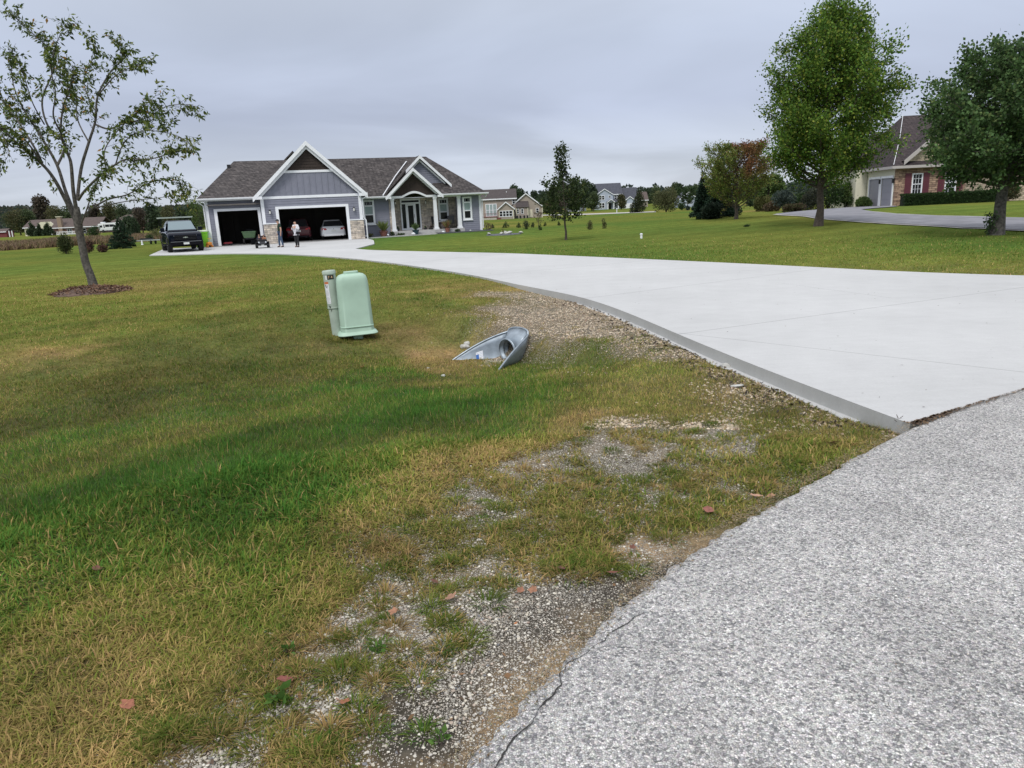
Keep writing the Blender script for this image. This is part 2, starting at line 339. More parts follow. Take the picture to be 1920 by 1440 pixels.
# ---------------------------------------------------------------- ground cover map (real patches of lush / dry / bare turf)
# photo pixel -> hue (0 straw, .5 olive, 1 lush), brightness, blade density, pebbles
CV = [(50,500,0.82,1.02,1,0),(250,500,0.82,0.977,1,0),(100,560,0.7,0.93,1,0),(300,540,0.72,0.93,1,0),(420,520,0.78,0.93,1,0),(520,500,0.8,0.93,1,0),(30,530,0.65,0.977,1,0),(380,490,0.85,0.93,1,0),
(60,620,0.52,0.883,1,0),(200,620,0.5,0.883,1,0),(300,640,0.55,0.744,1,0),(400,620,0.6,0.744,1,0),(500,640,0.52,0.79,1,0),(580,600,0.6,0.79,1,0),(750,560,0.6,0.837,1,0),(750,620,0.4,0.837,1,0),(830,560,0.55,0.883,1,0),(880,535,0.28,1,1,0),
(800,640,0.25,1,0.9,0),(860,600,0.52,0.93,1,0),(100,700,0.55,0.79,1,0),(300,720,0.6,0.698,1,0),(500,700,0.6,0.744,1,0),(600,680,0.6,0.837,1,0),(120,660,0.25,1.05,1,0),(40,760,0.55,0.837,1,0),(180,760,0.7,0.698,1,0),
(650,720,0.9,1.02,1,0),(720,700,0.95,1.07,1,0),(780,740,0.95,0.977,1,0),(700,660,0.55,0.93,1,0),(800,660,0.15,1.05,0.8,0),(860,690,0.25,1,0.8,0.05),(840,710,0.5,0.837,0.9,0),(910,700,0.6,0.93,1,0),
(60,850,0.85,1.02,1,0),(200,840,0.8,0.977,1,0),(350,790,0.85,0.93,1,0),(500,750,0.8,0.93,1,0),(40,900,0.65,1.02,0.9,0),(220,850,0.62,0.977,0.9,0),(330,815,0.65,0.977,0.9,0),
(50,960,0.97,0.819,1.1,0),(200,930,0.97,0.819,1.1,0),(400,860,0.97,0.841,1.1,0),(600,810,0.97,0.862,1.1,0),(800,780,0.97,0.893,1.1,0),(900,760,0.97,0.893,1.1,0),(1000,730,0.85,1,1.1,0),(1100,690,0.75,1.1,1,0),(1030,680,0.8,1.05,1,0),(950,705,0.8,0.977,1,0),
(550,880,0.97,0.819,1.1,0),(350,950,0.97,0.841,1.1,0),(50,1080,0.76,1,1,0),(100,1030,0.89,0.9,1.1,0),(220,1010,0.92,0.88,1.2,0),(400,1000,0.94,0.9,1.3,0),(500,1010,0.76,1.15,1.3,0),(560,960,0.92,0.93,1.2,0),(450,940,0.97,0.862,1.2,0),(620,900,0.95,0.946,1.1,0),(700,860,0.9,0.883,1,0),(60,1120,0.74,1,1,0),(250,1060,0.79,1,1.1,0),(480,1045,0.76,1.05,1.1,0),(590,990,0.85,0.977,1.1,0),(650,935,0.8,0.977,1,0),(720,880,0.78,0.977,1,0),(820,835,0.8,0.93,1,0),(950,800,0.7,0.93,1,0),(1000,770,0.72,1,1,0),(30,1010,0.94,0.96,1.1,0),(300,890,0.97,0.862,1.1,0),(900,800,0.85,0.93,1,0),
(650,980,0.4,1.02,0.82,0.15),(740,910,0.45,0.977,0.82,0.15),(820,880,0.2,1.15,0.82,0.15),(950,845,0.22,1.1,0.82,0.15),(1050,800,0.25,1.05,1,0),(1150,750,0.5,1.05,1,0),(1120,790,0.25,1,1,0),(1230,740,0.55,1,1,0),(1250,700,0.4,1.05,1,0),(1300,780,0.42,0.95,0.9,0.05),(1180,700,0.55,1.1,1,0),
(150,1150,0.52,1.05,1,0),(50,1200,0.5,1.05,1,0),(300,1100,0.5,1.05,1,0),(450,1080,0.54,1.05,1,0),(200,1250,0.36,1.05,0.9,0),(80,1300,0.5,0.95,1,0),(350,1180,0.36,1.05,0.9,0),(550,1100,0.3,1,0.9,0),(700,1040,0.25,0.902,0.576,0.32),(850,1000,0.38,0.855,0.648,0.27),
(20,1400,0.39,0.95,1,0),(120,1400,0.3,0.95,0.9,0),(200,1380,0.12,1.15,0.7,0.1),(1000,940,0.38,0.807,0.576,0.32),(1100,900,0.4,0.807,0.576,0.42),(1080,960,0.45,0.807,0.648,0.32),(1080,1040,0.59,0.9,1.1,0),(1010,1000,0.4,0.76,0.648,0.32),(950,1020,0.35,0.807,0.576,0.32),(800,1060,0.3,0.855,0.432,0.52),(900,1080,0.4,0.807,0.432,0.62),
(700,1100,0.3,0.807,0.108,1),(960,960,0.3,0.855,0.216,1),(930,1060,0.3,0.855,0.216,0.92),(1200,860,0.3,0.855,0.216,1),(1130,835,0.3,0.855,0.252,1),(1060,880,0.3,0.855,0.252,1),(1180,800,0.3,0.9,0.5,0.6),(1380,825,0.35,0.855,0.288,0.92),(1240,870,0.4,0.76,0.432,0.72),(1220,930,0.45,0.76,0.432,0.72),(1300,880,0.45,0.76,0.504,0.52),
(600,1180,0.3,0.9,0.255,0.8),(640,1200,0.3,0.9,0.17,0.9),(500,1240,0.25,0.9,0.51,0.3),(550,1350,0.2,1.05,0.425,0.5),(430,1360,0.15,1,0.068,1),(380,1420,0.15,1,0.08,1),(320,1380,0.12,1.1,0.34,0.4),(500,1400,0.2,1.1,0.595,0.3),(600,1420,0.2,1,0.6,0.3),(640,1260,0.3,0.9,0.255,0.8),
(760,1200,0.3,0.9,0.102,0.95),(870,1140,0.3,0.9,0.06,0.9),(980,1140,0.3,0.9,0.03,0.7),(1040,1110,0.3,0.855,0.0144,0.67),(700,1330,0.3,0.7,0.068,0.35),(740,1400,0.3,0.7,0.0425,0.2),(850,1300,0.3,0.8,0.017,0.6),(930,1230,0.3,0.8,0.01,0.55),(1000,1180,0.3,0.8,0.01,0.5),(1120,1120,0.3,0.8,0,0.35),(1200,1050,0.3,0.76,0,0.52),(1290,1010,0.2,0.95,0.072,0.37),(820,1390,0.3,0.8,0.017,0.4),
(1300,930,0.5,0.76,0.612,0.37),(1260,960,0.52,0.807,0.684,0.32),(1400,900,0.5,0.779,0.648,0.32),(1480,880,0.55,0.807,0.72,0.27),(1550,850,0.55,0.85,1,0),(1650,805,0.55,0.85,0.9,0),(1500,800,0.5,0.8,0.8,0.1),(1420,780,0.45,0.8,0.6,0.3),(1330,745,0.35,0.9,0.7,0.2),(1600,790,0.6,0.8,0.9,0),(1400,955,0.4,0.855,0.504,0.32),(1350,860,0.5,0.76,0.576,0.42),
(1050,580,0.2,1,0.1,1),(980,595,0.2,1,0.1,1),(1100,625,0.3,1,0.25,0.9),(1170,650,0.35,1,0.4,0.6),(1230,665,0.3,1,0.4,0.6),(1020,640,0.2,1,0.06,1),(950,570,0.3,1,0.35,0.6),(1000,560,0.25,1,0.25,0.8),(1150,610,0.25,1,0.25,0.8),(930,600,0.35,1,0.6,0.3),(1060,650,0.35,1,0.5,0.5),(1280,690,0.3,1,0.5,0.5),(1380,735,0.3,0.9,0.5,0.6),(1480,770,0.35,0.8,0.6,0.4),(1560,790,0.4,0.8,0.8,0.3),
(1700,805,0.15,1,0.3,0.2),(1920,740,0.1,1,0.3,0.2)]
_cvp = []
for c in CV:
    g = gp(c[0], c[1]); _cvp.append((g.x, g.y) + c[2:])
_cvp = np.array(_cvp)
def cover(x, y):
    """returns hue, bright, density, pebbles"""
    x = np.asarray(x, float); y = np.asarray(y, float)
    r = np.hypot(x, y); wob = .06 * r
    xx = x + (fbm(x * 1.1, y * 1.1, 21, 3) - .5) * wob * 2.4; yy = y + (fbm(x * 1.1, y * 1.1, 33, 3) - .5) * wob * 2.4
    num = np.zeros((4,) + x.shape); den = np.zeros(x.shape) + 1e-12
    for p in _cvp:
        rp = math.hypot(p[0], p[1]); s = .048 * rp + .02
        d2 = ((xx - p[0]) ** 2 + (yy - p[1]) ** 2 * .45)
        w = 1 / (d2 / (s * s) + .35) ** 2.2
        den += w
        for k in range(4): num[k] += w * p[2 + k]
    out = num / den
    # far lawns: mown, mid green with broad olive patches
    out[1] = out[1] * (.70 + .60 * fbm(x * 2.3, y * 2.3, 151, 3)) * (.86 + .28 * fbm(x * .7, y * .7, 153, 2)); out[0] = out[0] + (fbm(x * 1.7 + 5, y * 1.7, 157, 3) - .5) * .42
    far = sstep(14, 24, np.hypot(x, y)); 
    fh = .62 + .40 * (fbm(x * .11, y * .05, 41, 3) - .5) * 2 ; fb = 1.02 + .3 * (fbm(x * .07 + 9, y * .14, 43, 3) - .5)
    out[0] = out[0] * (1 - far) + fh * far; out[1] = out[1] * (1 - far) + fb * far
    out[2] = out[2] * (1 - far) + 1 * far; out[3] = out[3] * (1 - far)
    return out
def turf_col(h, b, n):
    """albedo of turf for hue h, brightness b, noise n"""
    h = np.clip(h + (n - .5) * .22, 0, 1)[..., None]; 
    straw = np.array([.45, .300, .140]); olive = np.array([.185, .210, .038]); green = np.array([.066, .172, .027])
    b = b * 1.0
    c = np.where(h < .5, straw * (1 - h * 2) + olive * h * 2, olive * (2 - h * 2) + green * (h * 2 - 1))
    return c * np.asarray(b)[..., None]

def axis(pts):
    out = [pts[0][0]]
    for a, b, s0, s1 in pts:
        x = a
        L = b - a; t = 0
        while True:
            s = s0 + (s1 - s0) * min(t / L, 1) if L else s0
            if t + s >= L: break
            t += s; out.append(a + t)
        out.append(b)
    return np.unique(np.round(out, 4))
X = axis([(-3000, -300, 300, 60), (-300, -60, 40, 3), (-60, -16, 2, .3), (-16, -6, .25, .07), (-6, 4, .055, .055), (4, 14, .07, .25), (14, 60, .3, 2), (60, 300, 3, 40), (300, 3000, 60, 300)])
Y = axis([(-1500, -100, 200, 30), (-100, -6, 20, 1), (-6, 1, .8, .08), (1, 10, .05, .06), (10, 18, .07, .15), (18, 60, .2, .8), (60, 300, 1, 12), (300, 3500, 20, 300)])
gx, gy = np.meshgrid(X, Y); nx, ny = len(X), len(Y)
fx, fy = gx.ravel(), gy.ravel()
_d = np.full(fx.shape, 50.); _m = np.hypot(fx, fy) < 62; _d[_m] = sdrive(fx[_m], fy[_m]); _r = sroad(fx, fy)
fz = terr(fx, fy, _d, _r)
cv = cover(fx, fy); cn = fbm(fx * 9, fy * 9, 71, 3)
colr = turf_col(cv[0], cv[1], cn)
soil = np.array([.085, .068, .047]) * (1 + (fbm(fx * 4, fy * 4, 55, 3) - .5)[:, None] * .8)
thatch = np.array([.34, .25, .15])
den = np.clip(cv[2], 0, 1)[:, None]; rr = np.hypot(fx, fy)[:, None]
nearf = sstep(16, 7, rr)
under = soil * .55 + colr * .45 + 0.02
under = under * .62  # colour darkened to stand in for shade between the blades
# where turf is thin the soil, dead thatch or fine dark asphalt dust shows
thin = 1 - np.clip(den / .5, 0, 1)
th_n = sstep(.47, .62, fbm(fx * 3.1, fy * 3.1, 61, 3))[:, None]
dust = np.array([.062, .060, .054])
bare = dust * (1 - th_n * .75) + thatch * th_n * .75
roadn = np.exp(-np.maximum(_r, 0) / .10)[:, None] * sstep(.35, .6, fbm(fx * 2.3, fy * 2.3, 66, 2) + (fx > 1.0) * .2)[:, None]
bare = bare * (1 - roadn) + thatch * 1.1 * roadn
gcol = (colr * .66 + .012) * (1 - nearf) + (under * (1 - thin) + bare * thin) * nearf
gcol = np.clip(gcol, .004, 1)
idx = np.arange(nx * ny).reshape(ny, nx)
F = np.stack([idx[:-1, :-1], idx[:-1, 1:], idx[1:, 1:], idx[1:, :-1]], -1).reshape(-1, 4)

def ground_material():
    m = bpy.data.materials.new('turf_and_soil'); m.use_nodes = True; nt = m.node_tree; N = nt.nodes; L = nt.links
    b = N['Principled BSDF']; b.inputs['Roughness'].default_value = .95; b.inputs['Specular IOR Level'].default_value = .0
    a = N.new('ShaderNodeAttribute'); a.attribute_name = 'Col'; tc = N.new('ShaderNodeTexCoord')
    def nz(scale, d, sx=1, sy=1):
        mp = N.new('ShaderNodeMapping'); mp.inputs['Scale'].default_value = (sx, sy, 1); L.new(tc.outputs['Object'], mp.inputs[0])
        n = N.new('ShaderNodeTexNoise'); n.inputs['Scale'].default_value = scale; n.inputs['Detail'].default_value = d; n.inputs['Roughness'].default_value = .7
        L.new(mp.outputs[0], n.inputs['Vector']); return n
    n1 = nz(22, 6); n2 = nz(2.2, 5); n3 = nz(.35, 4)
    def rng(n, lo, hi, a0=.3, a1=.7):
        r = N.new('ShaderNodeMapRange'); r.inputs[1].default_value = a0; r.inputs[2].default_value = a1; r.inputs[3].default_value = lo; r.inputs[4].default_value = hi
        L.new(n.outputs['Fac'], r.inputs[0]); return r
    def mul(x, y):
        k = N.new('ShaderNodeMath'); k.operation = 'MULTIPLY'; L.new(x.outputs[0], k.inputs[0]); L.new(y.outputs[0], k.inputs[1]); return k
    f = mul(mul(rng(n1, .52, 1.5), rng(n2, .78, 1.22)), rng(n3, .86, 1.14))
    # mower passes: long soft stripes
    sp = N.new('ShaderNodeSeparateXYZ'); L.new(tc.outputs['Object'], sp.inputs[0])
    s = N.new('ShaderNodeMath'); s.operation = 'MULTIPLY_ADD'; L.new(sp.outputs[0], s.inputs[0]); s.inputs[1].default_value = -.55; L.new(sp.outputs[1], s.inputs[2])
    s2 = N.new('ShaderNodeMath'); s2.operation = 'MULTIPLY'; L.new(s.outputs[0], s2.inputs[0]); s2.inputs[1].default_value = 2.3
    s3 = N.new('ShaderNodeMath'); s3.operation = 'SINE'; L.new(s2.outputs[0], s3.inputs[0])
    r4 = N.new('ShaderNodeMapRange'); r4.inputs[1].default_value = -1; r4.inputs[2].default_value = 1; r4.inputs[3].default_value = .93; r4.inputs[4].default_value = 1.07; L.new(s3.outputs[0], r4.inputs[0])
    f = mul(f, r4)
    v = N.new('ShaderNodeVectorMath'); v.operation = 'SCALE'; L.new(a.outputs['Color'], v.inputs[0]); L.new(f.outputs[0], v.inputs['Scale'])
    # hue wander
    n5 = nz(.9, 5); r5 = rng(n5, 0, .35)
    mx = N.new('ShaderNodeMix'); mx.data_type = 'RGBA'; mx.blend_type = 'MULTIPLY'; L.new(r5.outputs[0], mx.inputs['Factor'])
    L.new(v.outputs[0], mx.inputs['A']); mx.inputs['B'].default_value = (1.25, .98, .75, 1)
    # fine stone in the surface where the shoulder is bare
    pb = N.new('ShaderNodeAttribute'); pb.attribute_name = 'Peb'
    def peb(scale, seed, cur, hgt):
        mp = N.new('ShaderNodeMapping'); mp.inputs['Location'].default_value = (seed, seed * .7, 0); L.new(tc.outputs['Object'], mp.inputs[0])
        v1 = N.new('ShaderNodeTexVoronoi'); v1.voronoi_dimensions = '2D'; v1.inputs['Scale'].default_value = scale; L.new(mp.outputs[0], v1.inputs['Vector'])
        sc = N.new('ShaderNodeSeparateColor'); L.new(v1.outputs['Color'], sc.inputs[0])
        lt = N.new('ShaderNodeMath'); lt.operation = 'LESS_THAN'; L.new(sc.outputs[0], lt.inputs[0]); L.new(pb.outputs['Fac'], lt.inputs[1])
        rad = N.new('ShaderNodeMapRange'); rad.inputs[1].default_value = .30; rad.inputs[2].default_value = .42; rad.inputs[3].default_value = 1; rad.inputs[4].default_value = 0; L.new(v1.outputs['Distance'], rad.inputs[0])
        mk = N.new('ShaderNodeMath'); mk.operation = 'MULTIPLY'; L.new(lt.outputs[0], mk.inputs[0]); L.new(rad.outputs[0], mk.inputs[1])
        cr = N.new('ShaderNodeValToRGB'); e = cr.color_ramp.elements; e[0].color = (.20, .18, .16, 1); e[1].color = (.56, .53, .47, 1); k = e.new(.5); k.color = (.38, .34, .29, 1); L.new(sc.outputs[1], cr.inputs[0])
        m2 = N.new('ShaderNodeMix'); m2.data_type = 'RGBA'; L.new(mk.outputs[0], m2.inputs['Factor']); L.new(cur, m2.inputs['A']); L.new(cr.outputs[0], m2.inputs['B'])
        h2 = N.new('ShaderNodeMath'); h2.operation = 'ADD'; L.new(hgt, h2.inputs[0]); L.new(mk.outputs[0], h2.inputs[1])
        return m2.outputs['Result'], h2.outputs[0]
    cur, hg = peb(150, 3.1, mx.outputs['Result'], n1.outputs['Fac']); cur, hg = peb(85, 9.7, cur, hg)
    L.new(cur, b.inputs['Base Color'])
    bp = N.new('ShaderNodeBump'); bp.inputs['Strength'].default_value = .9; bp.inputs['Distance'].default_value = .012
    L.new(hg, bp.inputs['Height']); L.new(bp.outputs[0], b.inputs['Normal'])
    return m
MT['ground'] = ground_material()
g = bulk('ground', np.stack([fx, fy, fz], 1), F, np.full(len(F), 4), MT['ground'], col=gcol, smooth=True); tag(g, kind='structure')
peb = cv[3] * sstep(.30, .55, fbm(fx * 4, fy * 4, 131, 3) + cv[3] * .25) * (1 - .6 * sstep(.6, 1, cv[2])) * (np.hypot(fx, fy) < 20)
pa = g.data.attributes.new('Peb', 'FLOAT', 'POINT'); pa.data.foreach_set('value', peb.astype(np.float32))

# ---------------------------------------------------------------- road: chip sealed asphalt
def chip_material():
    m = bpy.data.materials.new('chip_seal_asphalt'); m.use_nodes = True; nt = m.node_tree; N = nt.nodes; L = nt.links
    b = N['Principled BSDF']; b.inputs['Roughness'].default_value = .8; b.inputs['Specular IOR Level'].default_value = .3
    tc = N.new('ShaderNodeTexCoord')
    dn = N.new('ShaderNodeTexNoise'); dn.inputs['Scale'].default_value = 60; L.new(tc.outputs['Object'], dn.inputs['Vector'])
    dm = N.new('ShaderNodeVectorMath'); dm.operation = 'SCALE'; dm.inputs['Scale'].default_value = .012; L.new(dn.outputs['Color'], dm.inputs[0])
    da = N.new('ShaderNodeVectorMath'); L.new(tc.outputs['Object'], da.inputs[0]); L.new(dm.outputs[0], da.inputs[1])
    def vor(s, feat='F1'):
        v = N.new('ShaderNodeTexVoronoi'); v.voronoi_dimensions = '2D'; v.feature = feat; v.inputs['Scale'].default_value = s; L.new(da.outputs[0], v.inputs['Vector']); return v
    v1 = vor(112); v2 = vor(112, 'DISTANCE_TO_EDGE'); v3 = vor(150)
    cr = N.new('ShaderNodeValToRGB'); e = cr.color_ramp.elements
    e[0].position = 0; e[0].color = (.20, .20, .205, 1); e[1].position = 1; e[1].color = (.82, .80, .78, 1)
    for p, c in ((.2, (.35, .345, .35)), (.45, (.52, .51, .50)), (.8, (.63, .615, .60))):
        k = e.new(p); k.color = (*c, 1)
    sx = N.new('ShaderNodeSeparateColor'); L.new(v1.outputs['Color'], sx.inputs[0]); L.new(sx.outputs[0], cr.inputs[0])
    er = N.new('ShaderNodeMapRange'); er.inputs[1].default_value = 0; er.inputs[2].default_value = .22; er.inputs[3].default_value = .48; er.inputs[4].default_value = 1; L.new(v2.outputs['Distance'], er.inputs[0])
    n = N.new('ShaderNodeTexNoise'); n.inputs['Scale'].default_value = 1.6; n.inputs['Detail'].default_value = 7; L.new(tc.outputs['Object'], n.inputs['Vector'])
    nr = N.new('ShaderNodeMapRange'); nr.inputs[1].default_value = .3; nr.inputs[2].default_value = .7; nr.inputs[3].default_value = .84; nr.inputs[4].default_value = 1.12; L.new(n.outputs['Fac'], nr.inputs[0])
    n2 = N.new('ShaderNodeTexNoise'); n2.inputs['Scale'].default_value = 14; n2.inputs['Detail'].default_value = 4; L.new(tc.outputs['Object'], n2.inputs['Vector'])
    nr2 = N.new('ShaderNodeMapRange'); nr2.inputs[1].default_value = .35; nr2.inputs[2].default_value = .65; nr2.inputs[3].default_value = .90; nr2.inputs[4].default_value = 1.08; L.new(n2.outputs['Fac'], nr2.inputs[0])
    k1 = N.new('ShaderNodeMath'); k1.operation = 'MULTIPLY'; L.new(er.outputs[0], k1.inputs[0]); L.new(nr.outputs[0], k1.inputs[1])
    k2 = N.new('ShaderNodeMath'); k2.operation = 'MULTIPLY'; L.new(k1.outputs[0], k2.inputs[0]); L.new(nr2.outputs[0], k2.inputs[1])
    # warm and blue tinted single stones
    sc = N.new('ShaderNodeMix'); sc.data_type = 'RGBA'; sc.blend_type = 'MULTIPLY'; sc.inputs['Factor'].default_value = .08; L.new(cr.outputs[0], sc.inputs['A']); L.new(v3.outputs['Color'], sc.inputs['B'])
    v4 = vor(210); s4 = N.new('ShaderNodeSeparateColor'); L.new(v4.outputs['Color'], s4.inputs[0])
    r4 = N.new('ShaderNodeMapRange'); r4.inputs[1].default_value = 0; r4.inputs[2].default_value = 1; r4.inputs[3].default_value = .68; r4.inputs[4].default_value = 1.16; L.new(s4.outputs[0], r4.inputs[0])
    k3 = N.new('ShaderNodeMath'); k3.operation = 'MULTIPLY'; L.new(k2.outputs[0], k3.inputs[0]); L.new(r4.outputs[0], k3.inputs[1])
    v = N.new('ShaderNodeVectorMath'); v.operation = 'SCALE'; L.new(sc.outputs['Result'], v.inputs[0]); L.new(k3.outputs[0], v.inputs['Scale'])
    L.new(v.outputs[0], b.inputs['Base Color'])
    bp = N.new('ShaderNodeBump'); bp.inputs['Strength'].default_value = .7; bp.inputs['Distance'].default_value = .004
    hh = N.new('ShaderNodeMath'); hh.operation = 'MULTIPLY'; L.new(er.outputs[0], hh.inputs[0]); L.new(sx.outputs[1], hh.inputs[1])
    L.new(hh.outputs[0], bp.inputs['Height']); L.new(bp.outputs[0], b.inputs['Normal'])
    return m
MT['chip'] = chip_material()
P = np.array(ROADP); edge = []
for i in range(len(P) - 1):
    L_ = np.linalg.norm(P[i + 1] - P[i]); st = .03 if (P[i][1] < 12 and P[i][1] > -4) else 2; n = max(1, int(L_ / st))
    for k in range(n): edge.append(P[i] + (P[i + 1] - P[i]) * k / n)
edge.append(P[-1]); edge = np.array(edge)
nrm = np.gradient(edge, axis=0); nrm /= np.linalg.norm(nrm, axis=1)[:, None]; nrm = np.stack([-nrm[:, 1], nrm[:, 0]], 1)
jit = (fbm(edge[:, 0] * 3, edge[:, 1] * 3, 91, 3) - .5) * .055 + (vnoise(edge[:, 0] * 22, edge[:, 1] * 22, 92) - .5) * .035 + (vnoise(edge[:, 0] * 60, edge[:, 1] * 60, 94) - .5) * .018
jit = jit * sstep(2.6, 2.0, edge[:, 0]) + (fbm(edge[:, 0] * 3, edge[:, 1] * 3, 93, 2) - .5) * .03 * sstep(2.0, 2.6, edge[:, 0])
edge = edge + nrm * jit[:, None]
rows = [0, .03, .5, 1.5, 4, 8]; V = []
for i, r in enumerate(rows):
    q = edge - (nrm * r if r < .1 else np.array([-.60, .80]) * r); z = 0 + .006 * np.ones(len(q)) + (0 if i else -.014) + .01 * min(r, 3)
    V.append(np.column_stack([q, z]))
V = np.concatenate(V); n = len(edge); F = []
for i in range(len(rows) - 1):
    for k in range(n - 1): F.append((i * n + k, (i + 1) * n + k, (i + 1) * n + k + 1, i * n + k + 1))
crk = np.array([gp(px, py)[:2] for px, py in ((1205, 1165), (1150, 1195), (1105, 1235), (1062, 1262), (1048, 1300), (1022, 1335), (1000, 1372), (965, 1400), (940, 1438), (900, 1480))]); cp = []
for i in range(len(crk) - 1):
    for k in range(10): cp.append(crk[i] + (crk[i + 1] - crk[i]) * k / 10)
cp = np.array(cp); cp += (np.stack([fbm(cp[:, 0] * 14, cp[:, 1] * 14, 201, 3), fbm(cp[:, 0] * 14, cp[:, 1] * 14, 203, 3)], 1) - .5) * .05
cw = .0008 + .0034 * vnoise(cp[:, 0] * 25, cp[:, 1] * 25, 205) ** 2; cn_ = np.gradient(cp, axis=0); cn_ = np.stack([-cn_[:, 1], cn_[:, 0]], 1) / (np.linalg.norm(cn_, axis=1)[:, None] + 1e-9)
cz = .0105 + .01 * np.minimum(np.maximum(-sroad(cp[:, 0], cp[:, 1]), 0), 3); m_ = len(cp)
ck = bulk('road_crack', np.concatenate([np.column_stack([cp - cn_ * cw[:, None], cz]), np.column_stack([cp + cn_ * cw[:, None], cz])]), [(k, k + 1, m_ + k + 1, m_ + k) for k in range(m_ - 1)], np.full(m_ - 1, 4), mat('crack_dirt', (.03, .028, .026), .95)); tag(ck, kind='structure')
rd = bulk('road', V, F, np.full(len(F), 4), MT['chip'], smooth=True); tag(rd, kind='structure')

# ---------------------------------------------------------------- concrete driveway
def concrete_material(name, base, joints=()):
    m = bpy.data.materials.new(name); m.use_nodes = True; nt = m.node_tree; N = nt.nodes; L = nt.links
    b = N['Principled BSDF']; b.inputs['Roughness'].default_value = .75; b.inputs['Specular IOR Level'].default_value = .3
    tc = N.new('ShaderNodeTexCoord')
    def nz(s, d, lo, hi, vec=None, a0=.3, a1=.7):
        n = N.new('ShaderNodeTexNoise'); n.inputs['Scale'].default_value = s; n.inputs['Detail'].default_value = d; n.inputs['Roughness'].default_value = .65
        L.new((vec or tc).outputs['Object' if vec is None else 0], n.inputs['Vector'])
        r = N.new('ShaderNodeMapRange'); r.inputs[1].default_value = a0; r.inputs[2].default_value = a1; r.inputs[3].default_value = lo; r.inputs[4].default_value = hi; L.new(n.outputs['Fac'], r.inputs[0]); return r
    mp = N.new('ShaderNodeMapping'); mp.inputs['Rotation'].default_value = (0, 0, .75); mp.inputs['Scale'].default_value = (1, 14, 1); L.new(tc.outputs['Object'], mp.inputs[0])
    f = [nz(.30, 6, .90, 1.05), nz(2.5, 6, .95, 1.03), nz(60, 3, .95, 1.04), nz(1.2, 5, .97, 1.03, mp)]
    cur = f[0]
    for x in f[1:]:
        k = N.new('ShaderNodeMath'); k.operation = 'MULTIPLY'; L.new(cur.outputs[0], k.inputs[0]); L.new(x.outputs[0], k.inputs[1]); cur = k
    # small dark specks
    sp = N.new('ShaderNodeTexVoronoi'); sp.inputs['Scale'].default_value = 3; L.new(tc.outputs['Object'], sp.inputs['Vector'])
    sr_ = N.new('ShaderNodeMapRange'); sr_.inputs[1].default_value = .015; sr_.inputs[2].default_value = .03; sr_.inputs[3].default_value = .6; sr_.inputs[4].default_value = 1; L.new(sp.outputs['Distance'], sr_.inputs[0])
    k = N.new('ShaderNodeMath'); k.operation = 'MULTIPLY'; L.new(cur.outputs[0], k.inputs[0]); L.new(sr_.outputs[0], k.inputs[1]); cur = k
    for (p, q, w) in joints:
        p = np.array(p); q = np.array(q); d = q - p; ln = np.linalg.norm(d); d = d / ln; nn = np.array([-d[1], d[0]]); c = float(nn @ p); mid = float(d @ (p + q) / 2)
        dt = N.new('ShaderNodeVectorMath'); dt.operation = 'DOT_PRODUCT'; L.new(tc.outputs['Object'], dt.inputs[0]); dt.inputs[1].default_value = (nn[0], nn[1], 0)
        s = N.new('ShaderNodeMath'); s.operation = 'SUBTRACT'; L.new(dt.outputs['Value'], s.inputs[0]); s.inputs[1].default_value = c
        a = N.new('ShaderNodeMath'); a.operation = 'ABSOLUTE'; L.new(s.outputs[0], a.inputs[0])
        dt2 = N.new('ShaderNodeVectorMath'); dt2.operation = 'DOT_PRODUCT'; L.new(tc.outputs['Object'], dt2.inputs[0]); dt2.inputs[1].default_value = (d[0], d[1], 0)
        s2 = N.new('ShaderNodeMath'); s2.operation = 'SUBTRACT'; L.new(dt2.outputs['Value'], s2.inputs[0]); s2.inputs[1].default_value = mid
        a2 = N.new('ShaderNodeMath'); a2.operation = 'ABSOLUTE'; L.new(s2.outputs[0], a2.inputs[0])
        g2 = N.new('ShaderNodeMath'); g2.operation = 'GREATER_THAN'; L.new(a2.outputs[0], g2.inputs[0]); g2.inputs[1].default_value = ln / 2
        mxx = N.new('ShaderNodeMath'); mxx.operation = 'ADD'; L.new(a.outputs[0], mxx.inputs[0]); L.new(g2.outputs[0], mxx.inputs[1])
        r = N.new('ShaderNodeMapRange'); r.inputs[1].default_value = w; r.inputs[2].default_value = w * 2; r.inputs[3].default_value = .5; r.inputs[4].default_value = 1; L.new(mxx.outputs[0], r.inputs[0])
        k = N.new('ShaderNodeMath'); k.operation = 'MULTIPLY'; L.new(cur.outputs[0], k.inputs[0]); L.new(r.outputs[0], k.inputs[1]); cur = k
    v = N.new('ShaderNodeVectorMath'); v.operation = 'SCALE'; v.inputs[0].default_value = base; L.new(cur.outputs[0], v.inputs['Scale']); L.new(v.outputs[0], b.inputs['Base Color'])
    n = N.new('ShaderNodeTexNoise'); n.inputs['Scale'].default_value = 120; L.new(mp.outputs[0], n.inputs['Vector'])
    bp = N.new('ShaderNodeBump'); bp.inputs['Strength'].default_value = .25; bp.inputs['Distance'].default_value = .003; L.new(n.outputs['Fac'], bp.inputs['Height']); L.new(bp.outputs[0], b.inputs['Normal'])
    return m
JO = [((2.0, 8.77), (11, 12.75), .005), ((2.15, 8.9), (5.6, 5.05), .004), ((5.31, 13.76), (6.04, 11.12), .003), ((1.2, 12.7), (7.2, 16.2), .006), ((-1.2, 18.1), (4.3, 20.9), .008), ((-4.4, 24.5), (.4, 27.4), .009), ((-8.5, 31), (-4.2, 33.8), .01), ((-12.4, 35.0), (-6.9, 41), .012),
      ((-16.2, 37.0), (-13.4, 53.2), .012), ((-21, 45), (-7.3, 47.8), .012)]
